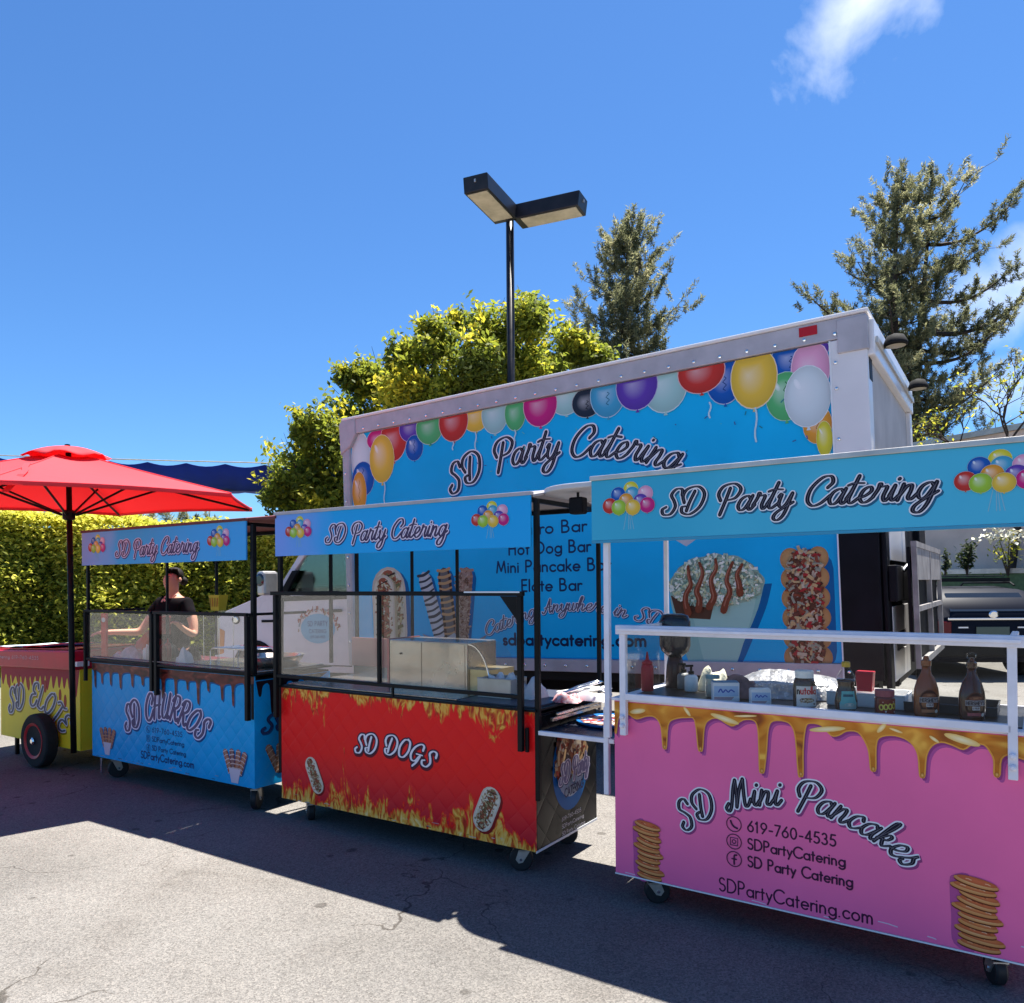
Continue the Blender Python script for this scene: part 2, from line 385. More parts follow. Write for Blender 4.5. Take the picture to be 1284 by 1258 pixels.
SN = {
 'a': ([arc(X, X, X, 0, 360), [(2*X, 2*X+.0), (2*X, 0)]], .62), 'b': ([arc(X, X, X, 0, 360), [(0, 1.0), (0, 0)]], .62),
 'c': ([arc(X, X, X, 42, 318)], .52), 'd': ([arc(X, X, X, 0, 360), [(2*X, 1.0), (2*X, 0)]], .62),
 'e': ([[(.02, X), (2*X, X)]+arc(X, X, X, 8, 315)], .61), 'f': ([[(.1, 0), (.1, .78)]+arc(.24, .80, .14, 180, 80, .2, 6), [(0, .52), (.26, .52)]], .28),
 'g': ([arc(X, X, X, 0, 360), [(2*X, .54), (2*X, -.02)]+arc(X, -.02, X, 0, -150, .24)], .62),
 'h': ([[(0, 1.), (0, 0)], [(0, .26)]+arc(.21, .30, .21, 170, 0, .24, 8)+[(.42, 0)]], .54),
 'i': ([[(0, .54), (0, 0)], [(0, .76), (0, .77)]], .12), 'k': ([[(0, 1.), (0, 0)], [(.34, .54), (0, .22)], [(.12, .32), (.38, 0)]], .44),
 'l': ([[(0, 1.), (0, 0)]], .12), 'm': ([[(0, .54), (0, 0)], [(0, .28)]+arc(.17, .32, .17, 170, 0, .22, 8)+[(.34, 0)], [(.34, .28)]+arc(.51, .32, .17, 170, 0, .22, 8)+[(.68, 0)]], .80),
 'n': ([[(0, .54), (0, 0)], [(0, .28)]+arc(.2, .31, .2, 170, 0, .23, 8)+[(.4, 0)]], .52), 'o': ([arc(X, X, X, 0, 360)], .62),
 'p': ([arc(X, X, X, 0, 360), [(0, .54), (0, -.28)]], .62), 'r': ([[(0, .54), (0, 0)], [(0, .28)]+arc(.2, .3, .2, 170, 60, .24, 6)], .30),
 's': ([arc(.15, .40, .13, 40, 260, .14, 8)+arc(.16, .135, .14, 80, -150, .135, 8)], .36),
 't': ([[(.1, .8), (.1, 0)], [(0, .54), (.24, .54)]], .30), 'u': ([[(0, .54), (0, .22)]+arc(.2, .21, .2, 180, 360, .21, 8)+[(.4, .54)], [(.4, .54), (.4, 0)]], .52),
 'y': ([[(0, .54), (.22, .04)], [(.44, .54), (.1, -.26)]], .48), 'q': ([arc(X, X, X, 0, 360)], .6),
 'A': ([[(0, 0), (.34, 1.), (.68, 0)], [(.12, .34), (.56, .34)]], .76), 'B': ([[(0, 0), (0, 1.), (.2, 1.)]+arc(.2, .77, .22, 90, -90, .23, 8)+[(0, .54)], [(.2, .54)]+arc(.24, .27, .27, 90, -90, .27, 8)+[(0, 0)]], .62),
 'C': ([arc(.48, .5, .48, 45, 315, .5, 16)], .86), 'D': ([[(0, 0), (0, 1.), (.22, 1.)]+arc(.22, .5, .48, 90, -90, .5, 14)+[(0, 0)]], .80),
 'E': ([[(.42, 1.), (0, 1.), (0, 0), (.42, 0)], [(0, .53), (.38, .53)]], .52), 'F': ([[(.42, 1.), (0, 1.), (0, 0)], [(0, .53), (.36, .53)]], .48),
 'G': ([arc(.48, .5, .48, 45, 350, .5, 16)+[(.96, .46), (.55, .46)]], 1.05), 'H': ([[(0, 0), (0, 1.)], [(.56, 0), (.56, 1.)], [(0, .53), (.56, .53)]], .70),
 'I': ([[(0, 0), (0, 1.)]], .14), 'L': ([[(0, 1.), (0, 0), (.4, 0)]], .5), 'M': ([[(0, 0), (.12, 1.), (.4, .12), (.68, 1.), (.8, 0)]], .92), 'N': ([[(0, 0), (0, 1.), (.6, 0), (.6, 1.)]], .74),
 'O': ([arc(.48, .5, .48, 0, 360, .5, 18)], 1.06), 'P': ([[(0, 0), (0, 1.), (.22, 1.)]+arc(.22, .74, .26, 90, -90, .26, 8)+[(0, .48)]], .58),
 'R': ([[(0, 0), (0, 1.), (.22, 1.)]+arc(.22, .74, .26, 90, -90, .26, 8)+[(0, .48)], [(.2, .48), (.5, 0)]], .60),
 'S': ([arc(.24, .76, .22, 35, 265, .24, 9)+arc(.25, .26, .25, 85, -150, .26, 9)], .58), 'T': ([[(.24, 0), (.24, 1.)], [(0, 1.), (.48, 1.)]], .56),
 'U': ([[(0, 1.), (0, .3)]+arc(.27, .29, .27, 180, 360, .29, 8)+[(.54, 1.)]], .68), 'Y': ([[(0, 1.), (.3, .48), (.6, 1.)], [(.3, .48), (.3, 0)]], .66),
 '0': ([arc(.27, .5, .27, 0, 360, .5, 16)], .68), '1': ([[(.0, .82), (.14, 1.), (.14, 0)]], .40), '3': ([arc(.22, .75, .2, 150, -80, .25, 9)+arc(.22, .26, .25, 85, -150, .26, 9)], .60),
 '4': ([[(.42, 0), (.42, 1.), (0, .28), (.56, .28)]], .66), '5': ([[(.46, 1.), (.12, 1.), (.05, .56)]+arc(.22, .3, .27, 100, -140, .3, 10)], .60),
 '6': ([[(.42, 1.), (.06, .46)], arc(.27, .3, .27, 0, 360, .3, 14)], .66), '7': ([[(0, 1.), (.5, 1.), (.12, 0)]], .58), '9': ([[(.48, .54), (.12, 0)], arc(.27, .7, .27, 0, 360, .3, 14)], .66),
 '-': ([[(.02, .36), (.32, .36)]], .44), '.': ([[(.03, .02), (.04, .02)]], .18), "'": ([[(.03, 1.), (.03, .8)]], .14), '@': ([arc(.3, .4, .3, 0, 360), arc(.3, .4, .12, 0, 360)], .75), ' ': ([], .34)}

def path_fn(pts):
    """baseline through control points -> length, position and angle at s"""
    P = smooth_pts(pts, 10) if len(pts) > 2 else pts
    cum = [0.]
    for a, b in zip(P, P[1:]): cum.append(cum[-1]+math.hypot(b[0]-a[0], b[1]-a[1]))
    def at(s):
        s = max(-.5, s); i = 0
        while i < len(P)-2 and cum[i+1] < s: i += 1
        d = cum[i+1]-cum[i] or 1e-9; t = (s-cum[i])/d
        a, b = P[i], P[i+1]
        return (a[0]+(b[0]-a[0])*t, a[1]+(b[1]-a[1])*t, math.atan2(b[1]-a[1], b[0]-a[0]))
    return cum[-1], at
def layout(text, font, base, cap, stretch=True, shear=0., rotate=True):
    """strokes of the text along a baseline; returns list of polylines in panel coordinates"""
    total, at = path_fn(base)
    ex = .13 if font is SN else 0.
    adv = sum(font[ch][1]+ex for ch in text)-((.1+ex) if len(text) > 1 else 0)
    kx = total/adv if stretch else cap
    out = []; s = 0.
    for ch in text:
        st, a = font[ch]; x, y, ang = at((s+a*.5)*kx)
        if not rotate: ang = 0
        for q in st:
            pp = smooth_pts(q, 5) if font is SC else q
            o = []
            for u, v in pp:
                lx = (u-a*.5)*kx+v*cap*shear; ly = v*cap
                o.append((x+lx*math.cos(ang)-ly*math.sin(ang), y+lx*math.sin(ang)+ly*math.cos(ang)))
            out.append(o)
        s += a+ex
    return out
BLK, WHT, NAVY = (.008, .008, .02), (.78, .76, .80), (.01, .012, .04)
def script_print(pr, text, base, cap, shadow, inner=BLK, outline=WHT, w=.10, shear=.22, style='out', ow=.045, sh=(.05, -.06)):
    S = layout(text, SC, base, cap, shear=shear)
    def wf(k):
        return lambda a, t: cap*(w*(.55+.75*abs(math.sin(a))))+k
    kk = cap*ow*2
    for q in S: pr.ribbon([(x+cap*sh[0], y+cap*sh[1]) for x, y in q], wf(kk*1.25), shadow)
    pr.raise_(3)
    if style == 'out':
        for q in S: pr.ribbon(q, wf(kk), outline)
        pr.raise_(3)
        for q in S: pr.ribbon(q, wf(0), inner)
        pr.raise_(3)
        for q in S: pr.ribbon(q, cap*w*.13, (.16, .15, .19))
    else:
        for q in S: pr.ribbon(q, wf(kk), inner)
        pr.raise_(3)
        for q in S: pr.ribbon(q, wf(0), outline)
    pr.raise_(3)
def sans_print(pr, text, base, cap, col=NAVY, w=.10):
    for q in layout(text, SN, base, cap):
        seg = [q[0]]
        for i in range(1, len(q)):          # break the stroke at sharp corners so each leg keeps its full width
            seg.append(q[i])
            if i < len(q)-1:
                a = math.atan2(q[i][1]-q[i-1][1], q[i][0]-q[i-1][0]); b = math.atan2(q[i+1][1]-q[i][1], q[i+1][0]-q[i][0]); d = abs((b-a+math.pi) % (2*math.pi)-math.pi)
                if d > .8: pr.ribbon(seg, cap*w, col); pr.raise_(.3); seg = [q[i]]
        if len(seg) > 1: pr.ribbon(seg, cap*w, col)
    pr.raise_(3)

def lerp(a, b, t): return tuple(a[i]+(b[i]-a[i])*t for i in range(len(a)))
def light(c, t=.5): return lerp(c, (.9, .9, .9), t)
def balloon(pr, c, rx, ry, col, ang=0., tail=True, squig=False):
    pr.ell(c, rx*1.03, ry*1.03, light(col, .45), light(col, .45), ang)
    pr.ell(c, rx, ry, light(col, .42), lerp(col, (0, 0, 0), .18), ang, off=(-rx*.3, ry*.35), n=24, mid=(.62, col))
    pr.ell((c[0]-rx*.42, c[1]+ry*.45), rx*.12, ry*.2, light(col, .85), light(col, .5), ang+.4, n=10)
    if tail: pr.poly([(c[0]-rx*.10, c[1]-ry*1.12), (c[0]+rx*.10, c[1]-ry*1.12), (c[0], c[1]-ry*.97)], col)
    if squig:
        pr.ribbon([(c[0]+rx*.1*math.sin(i*1.6), c[1]+ry*.6-i*ry*.11) for i in range(11)], rx*.05, lerp(col, (0, 0, 0), .6)); pr.raise_()
BC = dict(red=(.55, .04, .03), orange=(.75, .32, .04), gold=(.78, .50, .06), yellow=(.70, .62, .05), lime=(.35, .55, .05), green=(.10, .45, .16), teal=(.25, .55, .45), sky=(.06, .35, .55), blue=(.01, .10, .42), violet=(.12, .05, .38), magenta=(.58, .02, .20), pink=(.75, .35, .52), white=(.62, .70, .72), pale=(.36, .58, .55), black=(.02, .03, .05))
def bunch(t, y, cx, cz, w, h, strings=True):
    """a printed bunch of party balloons, each balloon its own print"""
    pr = Print((0, y, 0), (1, 0, 0), (0, 0, 1), (0, -1, 0), .0006)
    if strings:
        for a in (-.12, .0, .12, .05): pr.ribbon([(cx+a*w*.2, cz-h*.05), (cx+a*w*.9, cz-h*.62)], w*.012, (.25, .5, .62))
        pr.raise_(); hh = pr.h; o = pr.build('string_print', t); o['kind'] = 'stuff'
    L = [('yellow', .05, .42), ('blue', -.22, .30), ('sky', .08, .28), ('pink', .36, .28), ('orange', -.05, .12), ('violet', .26, .08), ('red', -.40, .02), ('magenta', .40, -.02), ('lime', -.20, -.04), ('gold', .10, -.06)]
    for n, u, v in L: pr = Print((0, y, 0), (1, 0, 0), (0, 0, 1), (0, -1, 0), hh); balloon(pr, (cx+u*w, cz+v*h), w*.155, h*.20, BC[n], 0, True); hh = pr.h; pr.build('balloon_print', t)

def speck(pr, inside, box, n, size, cols, elong=2.5):
    x0, z0, x1, z1 = box; k = 0
    while k < n:
        p = (random.uniform(x0, x1), random.uniform(z0, z1)); k += 1
        if not inside(p): continue
        a = random.uniform(0, math.pi); l = size*random.uniform(.6, elong); c = random.choice(cols)
        q = [(p[0]-l*math.cos(a)/2, p[1]-l*math.sin(a)/2), (p[0]+random.uniform(-.3, .3)*size, p[1]+random.uniform(-.3, .3)*size), (p[0]+l*math.cos(a)/2, p[1]+l*math.sin(a)/2)]
        pr.ribbon(q, size*random.uniform(.4, 1.), c, caps=False); pr.raise_(.25)
def rotp(p, c, a): return (c[0]+(p[0]-c[0])*math.cos(a)-(p[1]-c[1])*math.sin(a), c[1]+(p[0]-c[0])*math.sin(a)+(p[1]-c[1])*math.cos(a))
def capsule(c, L, r, a, n=8):
    pts = []
    for s in (1, -1):
        for i in range(n+1):
            t = -math.pi/2+math.pi*i/n + (0 if s == 1 else math.pi)
            pts.append((c[0]+s*(L/2-r)+r*math.cos(t), c[1]+r*math.sin(t)))
    return [rotp(p, c, a) for p in pts]
def in_caps(c, L, r, a):
    def f(p):
        q = rotp(p, c, -a); dx = max(0, abs(q[0]-c[0])-(L/2-r)); return math.hypot(dx, q[1]-c[1]) < r*.92
    return f
def hotdog_print(pr, c, L, r, a, shadow, dense=130):
    pr.poly([(p[0]+r*.18, p[1]-r*.15) for p in capsule(c, L*1.02, r*1.05, a)], shadow)
    pr.poly(capsule(c, L, r, a), (.62, .52, .40)); pr.poly(capsule(c, L*.94, r*.86, a), (.72, .64, .50))
    pr.poly(capsule(c, L*.93, r*.5, a), (.36, .10, .05))
    speck(pr, in_caps(c, L*.9, r*.8, a), (c[0]-L/2, c[1]-L/2, c[0]+L/2, c[1]+L/2), dense*6, r*.15, [(.62, .55, .36), (.52, .40, .2), (.30, .15, .07), (.20, .17, .07), (.70, .63, .48), (.35, .12, .06)])
    z = [rotp((c[0]-L*.42+L*.84*i/16, c[1]+r*.42*(1 if i % 2 else -1)), c, a) for i in range(17)]
    pr.ribbon(z, r*.10, (.05, .025, .02)); pr.raise_(2)
def pancake_print(pr, c, w, h, shadow, n=10):
    pr.poly(smooth_pts([(c[0]-w*.58, c[1]+h*.34), (c[0]-w*.50, c[1]+h*.46), (c[0]-w*.1, c[1]+h*.44), (c[0]-w*.0, c[1]-h*.5), (c[0]-w*.50, c[1]-h*.5), (c[0]-w*.55, c[1]-h*.1)], 4, True), shadow)
    for i in range(n):
        t = i/(n-1); cz = c[1]-h*.46+h*.88*t; cx = c[0]+w*(.07*math.sin(i*2.1)+.03-.05*t); tilt = -.06-.20*t*abs(math.sin(i*.7+.4))
        ww = w*(.46+.04*math.sin(i*1.7)); k = .5+.5*math.sin(i*2.7)
        p_ = lambda u, v: rotp((cx+u*ww, cz+v*h), (cx, cz), tilt)
        pr.ell((cx, cz-h*.026), ww, h*.062, (.26, .07, .02), (.12, .03, .01), tilt, n=20)
        pr.ell((cx, cz-h*.008), ww*1.01, h*.060, lerp((.90, .58, .26), (.78, .38, .13), k), (.62, .24, .07), tilt, n=20)
        pr.ell((cx+w*.02, cz+h*.016), ww*.90, h*.046, lerp((.66, .13, .05), (.80, .30, .09), k), (.52, .12, .04), tilt, n=20)
        for q in range(3):
            u = random.uniform(-.6, .5); pr.ribbon([p_(u, .012), p_(u+.12, .016), p_(u+.25, .008)], h*.010, random.choice([(.85, .50, .28), (.35, .05, .02), (.78, .36, .16)]), caps=False)
        pr.raise_()
def churro_print(pr, p0, p1, w, base, stripe, shadow, n=9, ragged=.1):
    d = (p1[0]-p0[0], p1[1]-p0[1]); L = math.hypot(*d); a = math.atan2(d[1], d[0]); c = ((p0[0]+p1[0])/2, (p0[1]+p1[1])/2)
    pr.poly([(p[0]+w*.25, p[1]-w*.15) for p in capsule(c, L, w*.5, a, 4)], shadow)
    pr.poly(capsule(c, L, w*.5, a, 4), base); pr.poly(capsule(c, L*.98, w*.30, a, 4), light(base, .12))
    for i in range(n):
        t = (i+.5)/n; q = (p0[0]+d[0]*t, p0[1]+d[1]*t)
        z = [rotp((q[0]-w*.06, q[1]+w*.46), q, a), rotp((q[0]+w*.02, q[1]), q, a), rotp((q[0]-w*.03+w*random.uniform(-.08, .08), q[1]-w*.46), q, a)]
        pr.ribbon(smooth_pts(z, 3), w*random.uniform(.10, .20), stripe); pr.raise_(.5)

# ------------------------------------------------------------------ ground
def ground():
    m = mat('asphalt', (.2, .19, .18), .88)
    n, l, b = nodes_of(m)
    tc = n.new('ShaderNodeTexCoord')
    def tx(kind, scale, **kw):
        q = n.new(kind); q.inputs['Scale'].default_value = scale; l.new(tc.outputs['Object'], q.inputs['Vector'])
        for k, v in kw.items(): q.inputs[k].default_value = v
        return q
    def ramp(src, stops):
        r = n.new('ShaderNodeValToRGB'); l.new(src, r.inputs[0]); r.color_ramp.elements[0].position = stops[0][0]; r.color_ramp.elements[0].color = (*stops[0][1], 1)
        r.color_ramp.elements[1].position = stops[-1][0]; r.color_ramp.elements[1].color = (*stops[-1][1], 1)
        for p, c in stops[1:-1]: e = r.color_ramp.elements.new(p); e.color = (*c, 1)
        return r.outputs[0]
    def mul(a, c, f=1.):
        q = n.new('ShaderNodeMix'); q.data_type = 'RGBA'; q.blend_type = 'MULTIPLY'; q.inputs[0].default_value = f; l.new(a, q.inputs[6]); l.new(c, q.inputs[7]); return q.outputs[2]
    big = tx('ShaderNodeTexNoise', .55, Detail=6, Roughness=.6)
    base = ramp(big.outputs[0], [(.3, (.135, .128, .118)), (.5, (.178, .168, .155)), (.72, (.215, .203, .188))])
    agg = tx('ShaderNodeTexVoronoi', 150); ag2 = tx('ShaderNodeTexNoise', 260, Detail=2)
    bc = ramp(agg.outputs['Color'], [(.0, (.58, .57, .56)), (.5, (1, 1, 1)), (1., (1.42, 1.40, 1.36))])
    c = mul(base, bc); c = mul(c, ramp(ag2.outputs[0], [(.30, (.60, .60, .62)), (.5, (1, 1, 1)), (.72, (1.25, 1.25, 1.25))]), .75)
    # old oil spots
    sp = tx('ShaderNodeTexVoronoi', 3.4, Randomness=1.); w = tx('ShaderNodeTexNoise', 14, Detail=3)
    a = n.new('ShaderNodeMath'); a.operation = 'MULTIPLY_ADD'; l.new(w.outputs[0], a.inputs[0]); a.inputs[1].default_value = .10; l.new(sp.outputs['Distance'], a.inputs[2])
    c = mul(c, ramp(a.outputs[0], [(.125, (.45, .44, .43)), (.165, (1, 1, 1))]), .8)
    st = tx('ShaderNodeTexNoise', 1.3, Detail=7, Roughness=.65, Distortion=.6); c = mul(c, ramp(st.outputs[0], [(.40, (1, 1, 1)), (.58, (.93, .92, .91)), (.70, (.74, .72, .70))]), .8)
    # thin cracks: only some cell borders stay
    dist = tx('ShaderNodeTexNoise', 1.6, Detail=5); vm = n.new('ShaderNodeVectorMath'); vm.operation = 'MULTIPLY_ADD'; l.new(dist.outputs['Color'], vm.inputs[0]); vm.inputs[1].default_value = (1.1, 1.1, 0); l.new(tc.outputs['Object'], vm.inputs[2])
    cr_ = n.new('ShaderNodeTexVoronoi'); cr_.feature = 'DISTANCE_TO_EDGE'; cr_.inputs['Scale'].default_value = .75; l.new(vm.outputs[0], cr_.inputs['Vector'])
    gate = tx('ShaderNodeTexNoise', .8, Detail=2)
    g2 = n.new('ShaderNodeMath'); g2.operation = 'MULTIPLY_ADD'; l.new(gate.outputs[0], g2.inputs[0]); g2.inputs[1].default_value = .035; g2.inputs[2].default_value = -.0165
    dd = n.new('ShaderNodeMath'); dd.operation = 'ADD'; l.new(cr_.outputs['Distance'], dd.inputs[0]); l.new(g2.outputs[0], dd.inputs[1])
    crk = ramp(dd.outputs[0], [(.0, (.42, .40, .38)), (.0035, (1, 1, 1))])
    c = mul(c, crk, .9)
    l.new(c, b.inputs['Base Color']); b.inputs['Specular IOR Level'].default_value = .15
    bp = n.new('ShaderNodeBump'); bp.inputs['Strength'].default_value = .55; bp.inputs['Distance'].default_value = .004; l.new(agg.outputs['Distance'], bp.inputs['Height']); l.new(bp.outputs[0], b.inputs['Normal'])
    o = MB().add([(-400, -300, 0), (400, -300, 0), (400, 500, 0), (-400, 500, 0)], [(0, 1, 2, 3)]).build('asphalt_ground', m)
    tag(o, kind='structure')
ground()

# ------------------------------------------------------------------ foliage helpers
def leaf_mesh(name, P, size, m, parent=None, up=.5, aspect=2.2, seed=1, tone=None, droop=None, dirs=None):
    """one small rhombic face per point of P, turned at random"""
    g = np.random.default_rng(seed); n = len(P)
    nr = g.normal(size=(n, 3)); nr[:, 2] = np.abs(nr[:, 2])+up; nr /= np.linalg.norm(nr, axis=1)[:, None]
    if dirs is None: t = g.normal(size=(n, 3))
    else: t = dirs+g.normal(size=(n, 3))*.35
    t -= nr*(t*nr).sum(1)[:, None]; t /= np.linalg.norm(t, axis=1)[:, None]; b = np.cross(nr, t)
    s = size*g.uniform(.65, 1.3, n)[:, None]
    V = np.empty((n, 4, 3)); V[:, 0] = P-t*s*.5; V[:, 1] = P+b*s/aspect*.5+nr*s*.06; V[:, 2] = P+t*s*.5; V[:, 3] = P-b*s/aspect*.5+nr*s*.06
    me = bpy.data.meshes.new(name); me.vertices.add(n*4); me.vertices.foreach_set('co', V.reshape(-1).astype(np.float32))
    me.loops.add(n*4); me.loops.foreach_set('vertex_index', np.arange(n*4, dtype=np.int32)); me.polygons.add(n)
    me.polygons.foreach_set('loop_start', np.arange(0, n*4, 4, dtype=np.int32))
    try: me.polygons.foreach_set('loop_total', np.full(n, 4, dtype=np.int32))
    except Exception: pass
    me.update(calc_edges=True)
    tn = g.uniform(0, 1, n) if tone is None else np.clip(tone+g.normal(size=n)*.16, 0, 1)
    ca = me.color_attributes.new('Col', 'FLOAT_COLOR', 'POINT'); c4 = np.ones((n, 4, 4), np.float32); c4[:, :, :3] = tn[:, None, None]
    ca.data.foreach_set('color', c4.reshape(-1)); me.materials.append(m)
    o = bpy.data.objects.new(name, me); COL.objects.link(o)
    if parent: o.parent = parent
    return o
def shell_points(g, c, r, n, inner=.35):
    d = g.normal(size=(n, 3)); d /= np.linalg.norm(d, axis=1)[:, None]
    rad = inner+(1-inner)*g.uniform(0, 1, n)**.45
    return np.array(c)+d*rad[:, None]*np.array(r)
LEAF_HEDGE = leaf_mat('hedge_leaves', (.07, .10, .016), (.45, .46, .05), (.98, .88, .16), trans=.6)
LEAF_TREE = leaf_mat('broad_leaves', (.08, .11, .025), (.27, .31, .035), (.66, .56, .05), trans=.6)
LEAF_PINE = leaf_mat('pine_needles', (.06, .072, .036), (.27, .275, .14), (.62, .57, .32), trans=.5)
LEAF_DARK = leaf_mat('shrub_leaves', (.02, .03, .012), (.04, .06, .02), (.10, .12, .05))
PETAL = mat('pale_blossom', (.75, .72, .55), .7)

# ------------------------------------------------------------------ hedge, far left
def hedge():
    t = empty('hedge', (-13.8, 5.70, 0), math.atan2(2.75, 3.05), 'long clipped yellow-green hedge standing behind the carts on the left', 'hedge')
    g = np.random.default_rng(3); n = 90000
    Lh = 7.4; x = g.uniform(-1.5, Lh, n); face = g.uniform(0, 1, n)
    H_ = 2.55+.10*np.sin(x*1.3)+.06*np.sin(x*4.1)
    bul = .10*np.sin(x*2.3)+.06*np.sin(x*5.7+1)
    y = np.where(face < .72, bul+np.abs(g.normal(size=n))*.09-.05, g.uniform(0, 1.1, n)); z = np.where(face < .72, g.uniform(.04, 1, n)*H_, H_+g.normal(size=n)*.05)
    y += .05*np.sin(z*6+x*2); y -= np.where(face < .72, .62*(1-z/H_), 0)+.08*g.normal(size=n)+.10*np.sin(x*4.1+1.3*np.sin(z*3))*np.sin(z*4.3+x)*.6  # face sloped outward at the foot, shaped to catch grazing sun
    P = np.stack([x, y, z], 1)
    tone = np.clip(.10+.42*(z/2.6)**1.2+.10*np.sin(x*2.2+z*1.7)+np.where(g.uniform(0, 1, n) < .36, .46, 0), 0, 1)  # pale top leaves and bright flecks put sunlight into the leaf colour
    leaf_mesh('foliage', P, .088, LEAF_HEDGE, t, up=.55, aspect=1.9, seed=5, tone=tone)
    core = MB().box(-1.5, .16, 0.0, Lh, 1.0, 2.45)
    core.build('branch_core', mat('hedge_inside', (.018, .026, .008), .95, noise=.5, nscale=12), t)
hedge()

# ------------------------------------------------------------------ broad-leaved tree behind the truck
def broad_tree():
    t = empty('broadleaf_tree', (-9.2, 11.2, 0), 0, 'bushy yellow-green broadleaf tree rising behind the truck roof and lamp post', 'tree')
    g = np.random.default_rng(11)
    D = 13.5
    px = [(372,585,46),(350,615,30),(410,548,52),(395,600,55),(455,520,50),(480,480,48),(500,540,60),(448,575,60),(530,455,44),(545,420,36),(520,500,55),(560,500,60),(590,440,52),(620,410,40),(655,400,38),(668,385,22),(640,460,60),(600,500,60),(690,440,46),(720,430,30),(735,450,32),(750,450,22),(680,480,50),(440,470,26),(385,535,30),(498,445,24),(575,400,16),(425,640,60),(380,650,50)]
    P = []; T = []
    cent = []
    for u, v, r in px:
        v += 5; d = D+g.uniform(-.8, 1.0); a, b = (u-642)/976.3, (727.2-v)/976.3
        c = Vector((0, 0, 1.5))+(cr*a+cu*b+fwd)*d-Vector(t.location); rad = r/976.3*d*.78
        cent.append((c, rad))
        for k in range(6):      # each limb end carries several leaf clumps
            dd = g.normal(size=3); dd /= np.linalg.norm(dd); cc = np.array(c)+dd*rad*.62; rr = rad*g.uniform(.28, .5)
            n = int(680*(rr/.35)**2)+50
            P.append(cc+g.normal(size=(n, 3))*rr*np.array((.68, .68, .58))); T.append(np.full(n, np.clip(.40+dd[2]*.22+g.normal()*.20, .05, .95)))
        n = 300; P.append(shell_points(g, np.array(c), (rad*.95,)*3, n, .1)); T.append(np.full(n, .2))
        for k in range(6):      # loose shoots standing out of the crown
            dd = g.normal(size=3); dd[2] = abs(dd[2])*.9+.25; dd /= np.linalg.norm(dd); n = 30; q = g.uniform(.55, 1.15+.45*g.uniform(), n)[:, None]
            P.append(np.array(c)+dd*rad*q*1.12+g.normal(size=(n, 3))*.055); T.append(np.full(n, np.clip(.55+g.normal()*.2, .1, 1)))
    P = np.concatenate(P); T = np.concatenate(T)
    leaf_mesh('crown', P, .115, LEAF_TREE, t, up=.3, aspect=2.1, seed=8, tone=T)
    mb = MB(); mb.tube([(0, 0, 0), (.05, 0, 1.0), (0, .1, 2.2), (-.1, .1, 3.0)], [.19, .16, .14, .10], 8)
    for c, rad in cent: mb.tube([(0, .1, 2.0), (c.x*.45, c.y*.5, 2.0+(c.z-2)*.55), tuple(c)], [.07, .045, .012], 5)
    mb.build('trunk', M['bark'], t, smooth=True)
    # fine shoots sticking out
    sh = MB()
    for c, rad in cent[:14]:
        for k in range(3):
            d = Vector((g.normal()*.4, g.normal()*.4, 1)).normalized(); sh.tube([tuple(c), tuple(c+d*rad*1.35)], [.01, .003], 4)
    sh = sh.build('twigs', M['bark'], t); sh['kind'] = 'stuff'
broad_tree()

# ------------------------------------------------------------------ pines
def pine(name, label, base_uv, D, trunk_px, clumps, seed, dens=1., group=None, fine=.82):
    g = np.random.default_rng(seed)
    def W(u, v, d): return Vector((0, 0, 1.5))+(cr*((u-642)/976.3)+cu*((727.2-v)/976.3)+fwd)*d
    b = W(base_uv[0], base_uv[1], D); b.z = 0
    t = empty(name, b, 0, label, 'tree', group)
    tr = MB(); wood = []
    for path in trunk_px:
        pts = [W(u, v, D)-b for u, v, r in path]; rs = [r for _, _, r in path]
        tr.tube(pts, rs, 7); wood += [(p, r) for p, r in zip(pts, rs)]
    P = []; T = []; Dr = []
    axis = [p for p, r in wood]
    for u, v, r in clumps:
        c = W(u, v, D+g.uniform(-1.4, 1.4))-b; rad = r/976.3*D*fine
        near = min(axis, key=lambda p: (Vector((p.x-c.x, p.y-c.y, (p.z-c.z+rad*1.1)*.8))).length)
        mid = (near+c)/2+Vector((0, 0, -rad*.25)); tr.tube([near, mid, c], [.04, .025, .010], 5)
        nb = int(7*dens)+int(rad*7*dens)
        for k in range(nb):      # shoots, each a bottle brush of needles pointing up and out
            dd = g.normal(size=3); dd /= np.linalg.norm(dd); s = np.array(c)+dd*rad*g.uniform(.2, .95)*np.array([1, 1, .75])
            up = np.array([dd[0]*.55, dd[1]*.55, 1.0]); up /= np.linalg.norm(up); ln = g.uniform(.35, .75)*min(1.3, rad*1.0+.35)
            m = int(72*dens); q = g.uniform(0, 1, m)[:, None]; rr = .085*(1-.45*q)
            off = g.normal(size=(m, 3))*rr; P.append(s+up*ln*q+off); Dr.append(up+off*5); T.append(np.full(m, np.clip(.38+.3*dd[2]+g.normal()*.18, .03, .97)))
            if k % 3 == 0: tr.tube([c, s, s+up*ln*.8], [.012, .008, .004], 4)
    P = np.concatenate(P); T = np.concatenate(T); Dr = np.concatenate(Dr)
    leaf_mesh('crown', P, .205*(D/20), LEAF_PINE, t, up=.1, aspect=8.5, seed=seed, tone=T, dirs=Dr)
    tr.build('trunk', M['bark'], t, smooth=True)
    return t
